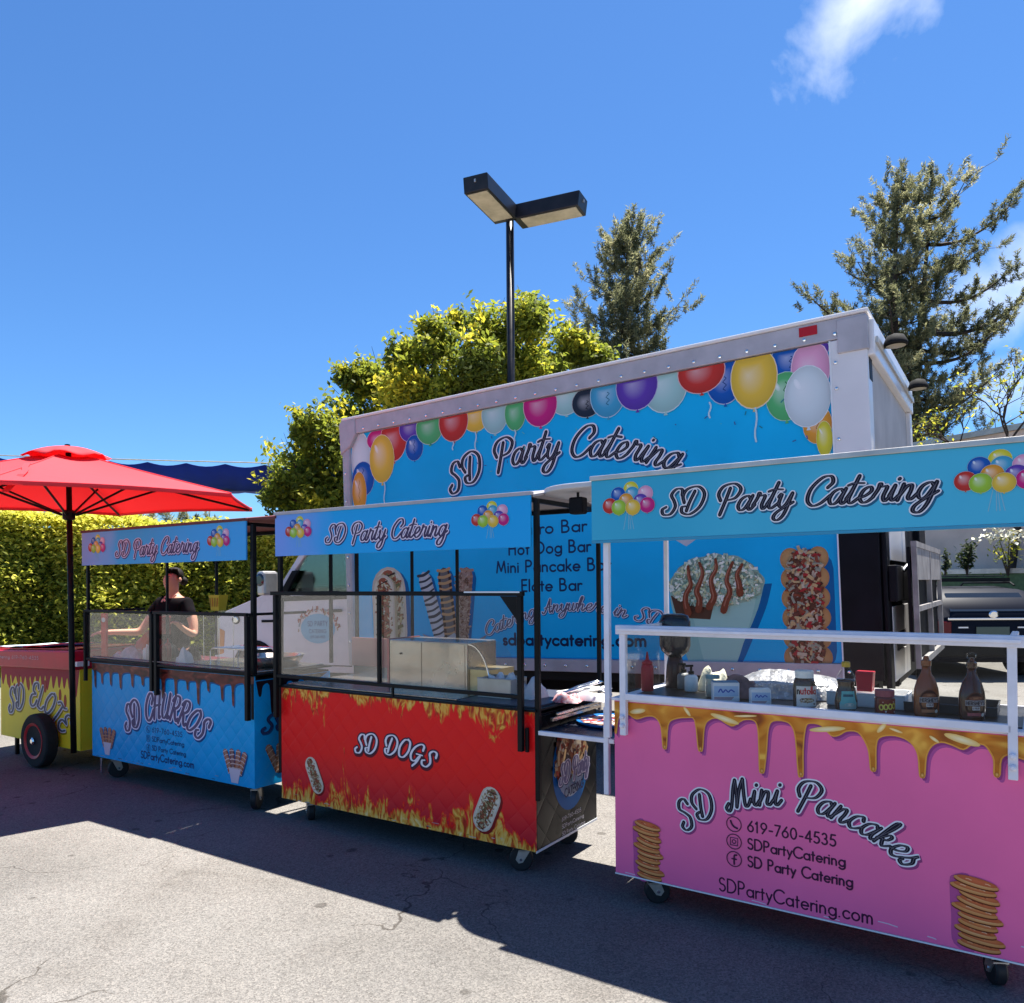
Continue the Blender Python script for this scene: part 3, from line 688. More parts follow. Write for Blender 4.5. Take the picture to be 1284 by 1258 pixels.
def conifer(label, D, trunks, seed, tip=.30):
    """trunks: list of (px base x, px top x, px top y, radius, envelope [(px y, half width left, half width right)], branches)"""
    g = np.random.default_rng(seed)
    def W(u, v, d): return Vector((0, 0, 1.5))+(cr*((u-642)/976.3)+cu*((727.2-v)/976.3)+fwd)*d
    b = W(trunks[0][0], 700, D); b.z = 0; k_ = D/976.3
    t = empty('pine_tree', b, 0, label, 'tree'); tr = MB(); P = []; T = []; Dr = []
    for ti, (xb, xt, yt, rad, env, nbr) in enumerate(trunks):
        pts = [W(xb+(xt-xb)*f+3*math.sin(f*7+ti), 790+(yt-790)*f, D+.6*ti)-b for f in np.linspace(0, 1, 9)]; pts[0].z = 0
        tr.tube(pts, [rad*(1-.93*f) for f in np.linspace(0, 1, 9)], 7)
        y0, y1 = env[0][0], env[-1][0]
        for q in range(nbr):
            f = (q+.5)/nbr; y = y0+(y1-y0)*f**.85; hl = np.interp(y, [e[0] for e in env], [e[1] for e in env])*k_; hr = np.interp(y, [e[0] for e in env], [e[2] for e in env])*k_
            az = q*2.4+g.uniform(-.5, .5); dx, dd = math.cos(az), math.sin(az); reach = (hr if dx > 0 else hl)*g.uniform(.62, 1.15); xx = xb+(xt-xb)*(790-y)/(790-yt)
            o = W(xx, y+18*min(1, reach/1.5), D+.6*ti)-b; out = (right0*dx+fwd0*dd)*reach
            n = max(3, int(reach/.30)); path = [o+out*(k/n)+Vector((0, 0, -.10*reach*math.sin(k/n*math.pi)+.30*reach*(k/n)**2.2)) for k in range(n+1)]
            tr.tube(path, [max(.006, .030*reach*(1-.8*k/n)) for k in range(n+1)], 4)
            tone = g.uniform(.25, .62)
            for k in range(max(1, int(n*.30)), n+1):
                for s_ in range(5):
                    c = path[k]+Vector((g.normal()*.20, g.normal()*.20, g.normal()*.10)); side = g.normal(size=3)*.55; up = np.array(out.normalized())*.45+np.array((side[0], side[1], 1.0)); up /= np.linalg.norm(up); ln = g.uniform(.22, .48)*(1.25 if k == n else 1.)
                    if s_ % 2 == 0: tr.tube([path[k], c, c+Vector(up)*ln*.8], [.008, .006, .003], 3)
                    m = 54; qq = g.uniform(0, 1, m)[:, None]; off = g.normal(size=(m, 3)); off /= np.linalg.norm(off, axis=1)[:, None]
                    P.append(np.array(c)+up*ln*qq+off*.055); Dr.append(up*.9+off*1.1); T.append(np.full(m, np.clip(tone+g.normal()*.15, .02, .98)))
        # a leader of upright shoots
        for k in range(16):
            c = pts[-1]+Vector((g.normal()*.14, g.normal()*.14, g.uniform(-1.0, .05))); m = 40; qq = g.uniform(0, 1, m)[:, None]; off = g.normal(size=(m, 3)); off /= np.linalg.norm(off, axis=1)[:, None]
            up = np.array((g.normal()*.15, g.normal()*.15, 1)); P.append(np.array(c)+up*tip*qq+off*.045); Dr.append(up+off*.8); T.append(np.full(m, g.uniform(.3, .7)))
    P = np.concatenate(P); T = np.concatenate(T); Dr = np.concatenate(Dr)
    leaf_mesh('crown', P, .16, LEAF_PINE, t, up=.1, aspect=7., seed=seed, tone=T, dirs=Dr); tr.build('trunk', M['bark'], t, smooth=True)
conifer('tall pine tree with twin trunks behind the rear end of the truck', 21.0,
        [(1126, 1124, 212, .22, [(225, 18, 16), (262, 38, 26), (310, 58, 45), (345, 92, 45), (372, 95, 45), (395, 128, 50), (425, 100, 45), (450, 60, 40), (500, 50, 40), (560, 45, 45)], 40),
         (1136, 1166, 214, .20, [(228, 18, 20), (262, 28, 78), (310, 30, 92), (345, 40, 70), (385, 40, 132), (425, 40, 140), (470, 40, 85), (520, 40, 95), (570, 40, 70)], 42)], 21)
conifer('smaller grey-green pine tree rising over the middle of the truck roof', 20.0,
        [(788, 786, 272, .15, [(284, 8, 8), (312, 24, 22), (345, 42, 38), (375, 46, 50), (410, 62, 62), (450, 66, 58), (500, 60, 55)], 40)], 33)
far = [(190,655,14),(215,652,16),(240,655,14),(165,657,12),(262,660,12)]
pine('conifer_tree', 'dark conifer tops far off above the hedge', (215, 720), 30.0, [[(215,740,.15),(215,690,.12),(214,655,.04)]], far, 41, .7)
def bare_tree():
    g = random.Random(4)
    def W(u, v, d): return Vector((0, 0, 1.5))+(cr*((u-642)/976.3)+cu*((727.2-v)/976.3)+fwd)*d
    D = 17.; b = W(1276, 560, D); b.z = 0
    t = empty('bare_tree', b, 0, 'small nearly leafless tree with thin twigs at the right edge', 'tree')
    mb = MB(); tips = []
    def grow(p, d, ln, r, k):
        q = p+d*ln; mid = p+d*ln*.5+Vector((g.uniform(-1, 1), g.uniform(-1, 1), g.uniform(-.5, .5)))*ln*.1
        mb.tube([p, mid, q], [r, r*.8, r*.6], 5); tips.append(q)
        if k == 0: return
        for i in range(3 if k > 1 else 4):
            dd = (d+Vector((g.uniform(-.9, .9), g.uniform(-.9, .9), g.uniform(-.35, .6)))).normalized(); grow(q, dd, ln*g.uniform(.6, .85), r*.6, k-1)
    grow(Vector((0, 0, 0)), Vector((.02, 0, 1)), 3.4, .11, 0)
    for i in range(6):
        a = i*1.1; grow(Vector((.05, 0, 3.3+.12*i)), Vector((math.cos(a), math.sin(a), .55)).normalized(), .95, .05, 4)
    mb.build('trunk', M['bark'], t)
    P = np.array([tuple(p+Vector((g.uniform(-.2, .2), g.uniform(-.2, .2), g.uniform(-.15, .15)))) for p in tips for _ in range(2)])
    leaf_mesh('crown', P, .10, LEAF_TREE, t, seed=3)
bare_tree()

# ------------------------------------------------------------------ parking lot lamp
def lot_lamp():
    t = empty('lamp_post', (-6.53, 10.07, 0), 0, 'tall dark lamp post with two box lamp heads behind the truck', 'street lamp')
    MB().tube([(0, 0, .0), (0, 0, 7.15)], .062, 10).build('pole', M['pole_dark'], t, smooth=True)
    MB().lathe([(.2, 0), (.2, .5), (.16, .52)], n=16).build('pole_base', M['concrete'], t)
    MB().lathe([(.075, 7.15), (.075, 7.27), (.03, 7.3)], n=12).build('pole_cap', M['pole_dark'], t)
    for ang, lab in ((R(-81), 'lamp head reaching towards the carts'), (R(9), 'lamp head reaching to the right')):
        h = MB(); L0, L1, w, z0, z1 = .13, 1.17, .19, 7.02, 7.24
        h.prism([(L0, z0), (L1, z0), (L1+.03, z1), (L0, z1)], -w, w)
        h.box(.05, -.035, 7.11, L0, .035, 7.19)
        o = h.build('lamp_head', M['pole_dark'], t, bevel=.012); o.rotation_euler = (0, 0, ang); o['label'] = lab
        MB().box(L0+.12, -w+.035, z0-.012, L1-.04, w-.035, z0-.002).build('lens', M['lens'], o)
        MB().box(L1+.012, -.012, 7.14, L1+.036, .012, 7.18).build('latch', M['steel_dull'], o)
lot_lamp()

# ------------------------------------------------------------------ blue shade cloth, far left
def shade_sail():
    t = empty('shade_canopy', (-15.5, 7.2, 0), R(27), 'dark blue fabric shade canopy with scalloped edge beyond the red umbrella', 'canopy')
    m = MB(); n = 84; x0, x1 = -3.5, 6.9; rows = []
    for i in range(n+1):
        x = x0+(x1-x0)*i/n; u = (i % 6)/6; sc = .055*math.sin(math.pi*u)
        zt = 3.98-.052*(x+1.)-.035*math.sin((x-x0)/(x1-x0)*math.pi); zt -= sc
        drop = .50*(1-.35*abs((x-1.5)/6)); rows.append([(x, 0, zt), (x, .12, zt-drop*.5), (x, .05, zt-drop), (x, 2.2, zt-drop*.4), (x, 4.2, zt-.05)])
    k = len(rows[0])
    m.v = [p for r in rows for p in r]; m.f = [(i*k+j, (i+1)*k+j, (i+1)*k+j+1, i*k+j+1) for i in range(n) for j in range(k-1)]
    o = m.build('canopy_cloth', M['sail'], t, smooth=True, recalc=False); md = o.modifiers.new('thick', 'SOLIDIFY'); md.thickness = .01
    for x in (-3.0, 6.75):
        MB().tube([(x, .02, 0), (x, .02, 3.75)], .045, 8).build('post', M['pole_dark'], t)
    MB().tube([(i, 0.0, 3.99-.052*(i+1.)-.03*math.sin((i+3.5)/10.4*math.pi)+.02) for i in np.linspace(-3.5, 6.9, 12)], .012, 5).build('edge_cable', M['steel_dull'], t)
shade_sail()

# ------------------------------------------------------------------ wall, planters and plants, far right
def right_wall():
    t = empty('retaining_wall', (1.2, 19.5, 0), -.576+.05, 'grey concrete wall far behind the right end of the truck', 'wall')
    MB().box(-9, 0, 0, 26, .4, 4.75).build('wall_slab', M['concrete'], t)
    MB().box(-9, -.06, 4.753, 26, .46, 4.88).build('coping', M['steel_dull'], t)
    for i in range(6): MB().box(-6+i*5, -.012, .05, -5.96+i*5, -.002, 4.72).build('joint', M['under'], t)
    p = empty('planter_wall', (1.0, 17.4, 0), -.576+.05, 'low green planter wall in front of the grey wall', 'planter')
    MB().box(-7, 0, 0, 24, .9, 1.62).build('planter_box', M['soil'], p); MB().box(-7.03, -.03, 1.623, 24.03, .93, 1.72).build('planter_rim', M['steel_dull'], p)
    def W(u, v, d): return Vector((0, 0, 1.5))+(cr*((u-642)/976.3)+cu*((727.2-v)/976.3)+fwd)*d
    g = np.random.default_rng(9)
    def shrub(u, v0, v1, w, label, n, m, size, stems=5, flowers=None, name='potted_shrub'):
        b = W(u, v0, 15.2); s = empty(name, b, 0, label, 'plant'); h = (v0-v1)/976.3*15.2; ww = w/976.3*15.2/2
        P = []; mb = MB()
        for k in range(stems):
            a = g.uniform(0, 6.28); r = ww*g.uniform(.2, .9); e = np.array((r*math.cos(a), r*math.sin(a), h*g.uniform(.55, .95))); mb.tube([(0, 0, 0), tuple(e*np.array((.4, .4, .55))), tuple(e)], [.016, .011, .005], 4)
            for j in range(n//stems): q = g.uniform(.3, 1.05); P.append(e*q+g.normal(size=3)*ww*.22)
        mb.build('stem', M['bark'], s); leaf_mesh('foliage', np.array(P), size, m, s, seed=int(u))
        if flowers:
            F = g.normal(size=(flowers, 3))*np.array((ww*.75, ww*.6, h*.09))+np.array((0, 0, h*.93)); leaf_mesh('blossom', F, .09, PETAL, s, aspect=1.3, seed=2)
        return s
    shrub(1213, 722, 676, 30, 'small dark leafy shrub growing on the planter before the grey wall', 330, LEAF_DARK, .10)
    shrub(1264, 722, 668, 44, 'taller plant with a flat head of pale blossom on the planter at the right edge', 130, LEAF_TREE, .09, 4, 200, 'flowering_shrub')
    shrub(1185, 722, 690, 20, 'sparse shrub half hidden behind the folded lift gate', 120, LEAF_DARK, .09)
right_wall()

# ------------------------------------------------------------------ truck
TO = Vector((-6.021, 6.085, 0)); TK = .0318
def T2(x, z):                       # a point of the truck's side in world X, Z -> truck's own tilted frame
    l = x-TO.x; return (l*math.cos(TK)+z*math.sin(TK), -l*math.sin(TK)+z*math.cos(TK))
def wheel(name, c, r, w, parent, rim=M['steel_dull'], hub=True, face=-1, big=False):
    mb = MB(); R_ = r; h = w/2
    mb.lathe([(r*.58, -h*.9), (r*.62, -h), (r*.93, -h), (r*.985, -h*.8), (r, -h*.4), (r, h*.4), (r*.985, h*.8), (r*.93, h), (r*.62, h), (r*.58, h*.9)], c, 36, 'y')
    o = mb.build(name, M['tyre'], parent); autosmooth(o, 30)
    k = MB(); k.lathe([(.02, face*h*.35), (r*.18, face*h*.45), (r*.22, face*h*.2), (r*.48, face*h*.3), (r*.57, face*h*.95), (r*.60, face*h*1.01), (r*.60, face*h*.3)], c, 28, 'y')
    if big: k = MB(); k.lathe([(.02, face*h*.80), (r*.20, face*h*.9), (r*.24, face*h*.72), (r*.52, face*h*.78), (r*.60, face*h*1.02), (r*.66, face*h*1.10), (r*.68, face*h*.9), (r*.60, face*h*.3)], c, 30, 'y')
    a = k.build('rim', rim, o); autosmooth(a, 30)
    return o
def truck():
    t = empty('box_truck', TO, 0, 'white box truck wrapped in bright blue party print with balloons along the top', 'truck')
    t.rotation_euler = (0, -TK, 0)
    L, Wd, z0, z1 = 5.23, 2.44, .741, 3.294
    b = MB(); b.box(.10, .012, z0-.02, L-.06, Wd-.012, z1-.03); b.build('cargo_box', M['truck_white'], t)
    vin = mat('blue_wrap', (.003, .44, .80), .36, noise=.10, nscale=1.3, spec=.18)
    MB().box(.110, -.001, z0, L-.255, .011, z1-.195).build('side_wrap', vin, t)
    # rails
    rail = M['truck_grey']
    MB().prism([(0.05, z1-.19), (L-.0, z1-.19), (L-.0, z1-.036), (.05, z1-.036)], -.035, .012).build('top_rail', rail, t, bevel=.006)
    rc = MB(); rc.box(.02, -.05, z1-.035, L+.02, Wd+.05, z1-.004); rc.build('roof', M['truck_white'], t, bevel=.012)
    MB().box(.04, -.032, z0-.115, L, .012, z0-.003).build('bottom_rail', rail, t, bevel=.005)
    MB().box(.0, -.036, z0-.112, .108, .20, z1-.195).build('front_corner_post', rail, t, bevel=.03)
    MB().prism([(-.005, z1-.40), (.14, z1-.32), (.22, z1-.20), (.22, z1-.02), (.03, z1-.02), (-.02, z1-.07)], -.048, .10).build('front_corner_cap', rail, t, bevel=.012)
    MB().box(L-.254, -.030, z0+1.30, L+.0, .15, z1-.195).build('rear_corner_post', M['truck_white'], t, bevel=.006)
    MB().box(L-.195, -.046, z1-.30, L+.012, .13, z1-.055).build('rear_corner_cap', rail, t, bevel=.006)
    MB().box(L-.46, -.0385, z1-.125, L-.33, -.036, z1-.055).build('marker_reflector', M['red_plastic'], t, bevel=.0015)
    # rivets, too small to pick apart
    rv = MB()
    def rivet(x, z, y=-.036, r=.015): rv.lathe([(r, 0), (r*.8, -r*.5), (r*.3, -r*.7)], (x, y, z), 8, 'y')
    for i in range(24): rivet(.12+i*.213, z1-.150, -.0352)
    for i in range(24): rivet(.12+i*.213, z0-.06, -.0325)
    for i in range(8): rivet(.055, z0+.15+i*.30, -.0365)
    for z in (z1-.36, z1-.55, z1-.92, z1-1.15): rivet(L-.215, z, -.0305, .014)
    o = rv.build('rivets', M['chrome'], t); o['kind'] = 'stuff'
    # rear frame and door
    MB().box(L-.055, .0, z1-.34, L+.045, Wd, z1-.075).build('rear_header', M['truck_white'], t, bevel=.012)
    MB().box(L+.047, .06, z1-.24, L+.062, Wd-.05, z1-.195).build('header_gutter', M['steel_dull'], t)
    MB().box(L-.03, .152, z0+.02, L-.005, Wd-.152, z1-.342).build('roller_door', mat('grey_door', (.48, .45, .43), .6, noise=.15, nscale=3, spec=.1), t)  # door greyer than the truck white, tone varied slightly at random
    MB().box(L-.05, Wd-.15, z0, L+.03, Wd, z1-.342).build('rear_post', M['truck_white'], t, bevel=.006)
    MB().box(L-.02, .03, z1-.50, L+.004, .152, z1-.342).build('door_track', M['black_paint'], t)
    for y in (.38, 1.95):
        m = MB(); m.tube([(L+.04, y, z1-.20), (L+.10, y, z1-.20), (L+.13, y, z1-.16)], .012, 6); m.build('lamp_bracket', M['black_metal'], t)
        l = MB().lathe([(.02, z1-.115), (.06, z1-.13), (.084, z1-.18), (.086, z1-.20), (.072, z1-.20)], (L+.14, y, 0), 20); l = l.build('work_lamp', M['rubber'], t, smooth=True)
        MB().lathe([(.070, z1-.206), (.03, z1-.212)], (L+.14, y, 0), 16).build('lens', M['lens'], l)
    # black lower rear: side skirt panel, lift-gate columns and folded platform
    MB().box(L-.245, -.034, z0-.12, L+.02, .15, z0+1.298).build('lower_corner_panel', M['black_paint'], t, bevel=.004)
    MB().box(L-.256, -.036, z0-.11, L-.2465, .0, z1-.195).build('wrap_edge_trim', M['tape_white'], t)
    MB().box(L+.022, .02, z0-.5, L+.06, .19, z0+1.30).build('lift_gate_column', M['black_paint'], t, bevel=.01)
    MB().box(L+.022, 1.9, z0-.5, L+.10, Wd, z0+1.30).build('lift_gate_column', M['black_paint'], t, bevel=.01)
    MB().box(L+.0, .52, z0-.2, L+.05, 1.9, z0+1.30).build('rear_panel', M['black_paint'], t)
    w = MB(); w.box(L+.051, .20, z0-.15, L+.062, .36, z0+.40); w.box(L+.051, .95, z0-.15, L+.062, 1.15, z0+.40)
    w.box(L+.051, .361, z0+.20, L+.060, .949, z0+.40); w.box(L+.051, .361, z0-.15, L+.060, .949, z0+.06)
    w.build('gate_bracket', M['truck_white'], t, bevel=.003)
    w = MB(); w.box(L+.051, .20, z0+.74, L+.062, .36, z0+1.29); w.box(L+.051, .95, z0+.74, L+.062, 1.15, z0+1.29); w.box(L+.051, .361, z0+.74, L+.060, .949, z0+1.02)
    w.build('gate_bracket', M['truck_white'], t, bevel=.003)
    MB().box(L+.063, .03, z0+.44, L+.12, .95, z0+.70).build('tail_light_box', M['black_paint'], t, bevel=.008)
    MB().tube([(L+.121, .40, z0+.66), (L+.15, .43, z0+.70), (L+.16, .50, z0+.64), (L+.16, .60, z0+.63)], .016, 6).build('latch_handle', M['chrome'], t)
    pf = MB(); X0, X1 = L+.20, L+.235
    ya, yb, pz0, pz1 = .18, 2.25, -.02+z0, z0+.83
    fr = MB(); 
    for y in (ya, yb-.05, (ya+yb)/2): fr.box(X0, y, pz0, X1, y+.05, pz1)
    fr.box(X0-.001, ya+.002, pz1-.002, X1+.001, yb-.002, pz1+.04); fr.box(X0-.001, ya+.002, pz0+.38, X1+.001, yb-.002, pz0+.42); fr.box(X0-.001, ya+.002, pz0-.03, X1+.001, yb-.002, pz0+.02)
    gm_ = mat('worn_gate_paint', (.30, .28, .27), .6, noise=.3, nscale=8, spec=.2); g_ = fr.build('lift_platform_frame', gm_, t)
    MB().box(X0+.004, ya+.02, pz1-.24, X1-.004, yb-.02, pz1-.003).build('top_plate', gm_, g_)
    MB().box(X0-.03, ya+.02, pz0+.02, X0-.01, yb, pz1).build('backing_plate', M['black_paint'], g_)
    MB().box(L-1.05, -.0, z0-.42, L+.2, .14, z0-.27).build('rear_bumper', M['black_metal'], t, bevel=.01)
    # chassis and wheels
    u = MB(); u.box(-.6, .55, z0-.36, L-.1, .75, z0-.122); u.box(-.6, 1.69, z0-.36, L-.1, 1.89, z0-.122); u.box(.1, .05, z0-.20, L-.1, Wd-.05, z0-.121)
    u.prism([(.9, z0-.118), (1.9, z0-.118), (1.75, z0-.40), (1.05, z0-.40)], .10, .55)
    u.build('chassis', M['under'], t)
    for y in (.22, 2.22):
        wheel('rear_wheel', (3.55, y, .40-.11), .40, .26, t, face=-1 if y < 1 else 1); wheel('front_wheel', (-1.75, y+(.09 if y < 1 else -.09), .40+.03), .375, .22, t, face=-1 if y < 1 else 1)
    # side marker triangles of the wrap edge
    # cab
    cabm = M['truck_mauve']
    y0, y1 = .17, Wd-.17
    prof = [(-2.50, .55), (-2.52, .95), (-2.46, 1.16), (-2.30, 1.25), (-1.55, 1.44), (-1.40, 1.47), (-.86, 2.02), (-.66, 2.10), (-.03, 2.12), (-.03, .50), (-1.30, .50)]
    arch = [(-1.75+.43*math.cos(a), .43+.43*math.sin(a)) for a in [math.pi*i/14 for i in range(15)]]
    hood = MB()
    lower = [(-2.50, .50), (-2.54, .62), (-2.54, .95), (-2.46, 1.16), (-2.30, 1.25), (-1.52, 1.45), (-1.34, 1.42), (-.02, 1.42), (-.02, .52), (-1.30, .52)]+arch+[(-2.19, .50)]
    hood.prism(lower, y0, y1); cb = hood.build('cab_body', cabm, t, bevel=.035)
    rf = MB().prism([(-.80, 2.05), (-.60, 2.11), (-.02, 2.13), (-.02, 2.05)], y0+.08, y1-.08).build('cab_roof', cabm, t, bevel=.03)
    pl = MB()
    for y in (y0+.03, y1-.09): pl.prism([(-1.42, 1.44), (-1.32, 1.44), (-.68, 2.06), (-.80, 2.06)], y, y+.06)
    for y in (y0+.03, y1-.09): pl.prism([(-.20, 1.42), (-.03, 1.42), (-.03, 2.06), (-.16, 2.06)], y, y+.06)
    pl.build('cab_pillar', cabm, t, bevel=.012)
    MB().prism([(-1.25, 1.40), (-.72, 2.05), (-.20, 2.05), (-.24, 1.40)], y0+.05, y0+.058).build('side_window', M['cab_glass'], t)
    MB().prism([(-1.25, 1.40), (-.72, 2.05), (-.20, 2.05), (-.24, 1.40)], y1-.058, y1-.05).build('side_window', M['cab_glass'], t)
    ws = MB(); ws.add([(-1.44, y0+.1, 1.45), (-1.44, y1-.1, 1.45), (-.80, y1-.1, 2.06), (-.80, y0+.1, 2.06), (-1.435, y0+.1, 1.445), (-1.435, y1-.1, 1.445), (-.79, y1-.1, 2.055), (-.79, y0+.1, 2.055)], [(0,1,2,3),(7,6,5,4),(0,4,5,1),(1,5,6,2),(2,6,7,3),(3,7,4,0)]); ws.build('windscreen', M['cab_glass'], t)
    MB().prism([(-1.36, 1.36), (-1.24, 1.36), (-.96, 1.70), (-1.06, 1.70)], y0-.004, y0+.03).build('window_corner', M['black_paint'], t)
    MB().box(-1.34, y0-.006, 1.345, -.16, y0+.02, 1.405).build('window_belt', M['rubber'], t)
    sw = MB(); c = Vector((-.72, .62, 1.50)); sw.tube([c+Vector((math.sin(a)*.06, math.cos(a)*.19, math.sin(a)*.17)) for a in [2*math.pi*i/20 for i in range(21)]], .015, 6); sw.tube([c, c+Vector((-.35, 0, -.12))], .02, 6); sw.tube([c+Vector((0, -.17, 0)), c+Vector((0, .17, 0))], .014, 6)
    sw.build('steering_wheel', M['rubber'], t)
    MB().prism([(-1.35, 1.30), (-1.30, 1.50), (-.95, 1.50), (-.85, 1.30)], y0+.12, y1-.12).build('dashboard', M['rubber'], t, bevel=.02)
    for y in (.55, 1.55): MB().prism([(-.35, .95), (-.12, .95), (-.10, 1.95), (-.24, 1.95)], y, y+.42).build('seat_back', M['rubber'], t, bevel=.04)
    # door seams, handle, arch lip, grille, lamps, bumper, mirror
    sm = MB()
    for a, b in (((-1.28, .6), (-1.22, 1.36)), ((-.14, .6), (-.14, 1.36)), ((-1.28, .6), (-.14, .6))): sm.tube([(a[0], y0-.001, a[1]), (b[0], y0-.001, b[1])], .006, 4)
    sm.build('door_seam', M['rubber'], t)
    MB().tube([(-.42, y0-.02, 1.22), (-.26, y0-.02, 1.22)], .016, 6).build('door_handle', M['rubber'], t)
    al = MB(); al.tube([(-1.75+.435*math.cos(a), y0-.004, .43+.435*math.sin(a)) for a in [math.pi*i/16 for i in range(17)]], .022, 6); al.build('wheel_arch_lip', M['rubber'], t)
    MB().box(-2.30, y0+.25, .05, -1.2, y1-.25, .85).build('engine_bay', M['under'], cb)
    MB().box(-2.565, y0+.35, .68, -2.53, y1-.35, 1.08).build('grille', M['rubber'], t, bevel=.02)
    for y in (y0+.03, y1-.30): h = MB().box(-2.57, y, .78, -2.40, y+.27, 1.06).build('headlight', M['dark_glass'], t, bevel=.03)
    MB().prism([(-2.47, .70), (-2.36, .72), (-2.33, 1.00), (-2.44, 1.04)], y0-.006, y0+.05).build('side_marker', M['amber'], t, bevel=.004)
    MB().box(-2.68, y0-.01, .42, -2.48, y1+.01, .62).build('front_bumper', M['chrome'], t, bevel=.03)
    em = MB(); em.lathe([(.075, 0), (.07, -.012), (.05, -.014)], (-2.10, y0, 1.14), 20, 'y', 1, .75); em = em.build('fender_emblem', M['navy'], t)
    MB().lathe([(.052, -.013), (.04, -.018)], (-2.10, y0, 1.14), 20, 'y', 1, .75).build('ring', M['chrome'], em)
    MB().box(-1.62, y0-.008, 1.10, -1.42, y0+.004, 1.13).build('fender_script', M['rubber'], t)
    mi = MB(); mi.box(-1.30, -.16, 1.42, -1.17, .06, 1.70); mi = mi.build('door_mirror', M['steel_dull'], t, bevel=.03)
    MB().lathe([(.075, 0), (.05, -.01)], (-1.235, -.16, 1.60), 18, 'y').build('mirror_lens', M['dark_glass'], mi)
    MB().tube([(-1.2, .03, 1.50), (-1.15, .14, 1.42), (-1.1, .19, 1.38)], .018, 6).build('mirror_arm', M['rubber'], mi)
    # ---- printing on the side
    def pr(y=-.0015, base=.0): return Print((0, y, 0), (1, 0, 0), (0, 0, 1), (0, -1, 0), base)
    SH = (.004, .12, .32)
    p = pr()
    B = [(-5.86,2.83,.12,.26,'white'),(-5.62,3.02,.13,.10,'magenta'),(-5.40,3.00,.155,.21,'red'),(-5.17,3.09,.13,.13,'violet'),(-5.12,2.88,.10,.12,'blue'),(-5.83,2.62,.14,.17,'blue'),(-5.93,2.48,.09,.20,'orange'),(-5.56,2.81,.15,.23,'gold'),
         (-4.92,3.07,.15,.16,'green'),(-4.35,3.11,.14,.14,'gold'),(-4.62,3.09,.155,.18,'red'),(-4.13,3.10,.13,.17,'pale'),(-3.80,3.17,.09,.06,'orange'),(-3.90,3.08,.10,.15,'green'),(-3.36,3.17,.15,.16,'pale'),(-3.63,3.12,.155,.18,'magenta'),
         (-3.03,3.20,.11,.13,'orange'),(-3.15,3.08,.13,.12,'black'),(-2.95,3.12,.145,.18,'sky'),(-2.43,3.13,.17,.21,'pale'),(-2.68,3.16,.165,.19,'violet'),(-1.93,3.10,.13,.18,'blue'),(-2.12,3.19,.17,.16,'red'),
         (-1.42,3.18,.13,.15,'blue'),(-1.24,3.22,.10,.08,'violet'),(-1.22,3.08,.12,.20,'pink'),(-1.46,2.90,.13,.17,'green'),(-1.70,3.08,.155,.22,'gold'),(-1.22,2.66,.09,.13,'orange'),(-1.25,2.88,.145,.21,'white'),(-1.16,2.55,.05,.12,'yellow')]
    hh = 0.
    for x, z, rx, ry, c in B:
        p = Print((0, -.0015, 0), (1, 0, 0), (0, 0, 1), (0, -1, 0), hh); q = T2(x, z); rx *= 1.13; ry *= 1.08; zt = z1-.197
        if q[0]-rx < .112: q = (.115+rx, q[1])
        if q[0]+rx > L-.258: q = (L-.260-rx, q[1])
        if q[1]+ry > zt:        # cut off by the rail, as printed
            ry2 = ry; pts = []
            for i in range(26):
                a = 2*math.pi*i/26; pts.append((q[0]+rx*math.cos(a), min(zt, q[1]+ry2*math.sin(a))))
            o2 = [(q[0]+(a-q[0])*1.04, min(zt, q[1]+(b-q[1])*1.04)) for a, b in pts]
            p.poly(o2, light(BC[c], .45)); p.fan((q[0]-rx*.25, min(zt-.01, q[1]+ry*.1)), pts, light(BC[c], .35), lerp(BC[c], (0, 0, 0), .18), (.62, BC[c]))
            p.poly([(q[0]-rx*.10, q[1]-ry*1.12), (q[0]+rx*.10, q[1]-ry*1.12), (q[0], q[1]-ry*.97)], BC[c])
            if c in ('sky', 'black', 'blue'): p.ribbon([(q[0]+rx*.1*math.sin(i*1.6), q[1]+ry*.1-i*ry*.07) for i in range(9)], rx*.05, lerp(BC[c], (0, 0, 0), .6)); p.raise_()
        else: balloon(p, q, rx, ry, BC[c], 0, True, c in ('pale', 'red', 'green', 'blue', 'orange') and rx > .1)
        hh = p.h; p.build('balloon_print', t)
    p = Print((0, -.0015, 0), (1, 0, 0), (0, 0, 1), (0, -1, 0), hh)
    for x, z, ln in ((-5.52,2.56,.22),(-4.35,2.95,.16),(-3.9,2.92,.10),(-1.69,2.84,.26),(-4.62,2.89,.08),(-2.05,2.93,.12)):
        q = T2(x, z); p.ribbon([(q[0]+.01*math.sin(i), q[1]-ln*i/6) for i in range(7)], .014, (.5, .68, .72)); p.raise_()
    g = random.Random(2)
    for i in range(26):
        q = T2(g.uniform(-5.2, -1.3), g.uniform(2.55, 2.9)); p.ribbon([(q[0], q[1]), (q[0]+g.uniform(-.03, .03), q[1]+g.uniform(-.03, .03))], .008, g.choice([(.02, .2, .25), (.1, .5, .55), (.05, .1, .3)]), caps=False); p.raise_(.2)
    o = p.build('streamer_print', t); o['kind'] = 'stuff'
    W_ = lambda pts: [T2(*q) for q in pts]
    p = pr(); script_print(p, 'SD Party Catering', W_([(-4.66,2.36),(-4.40,2.48),(-4.10,2.575),(-3.60,2.62),(-3.1,2.60),(-2.70,2.53),(-2.36,2.42)]), .27, SH, w=.10); p.build('lettering', t, label='arched script lettering across the upper side')
    p = pr()
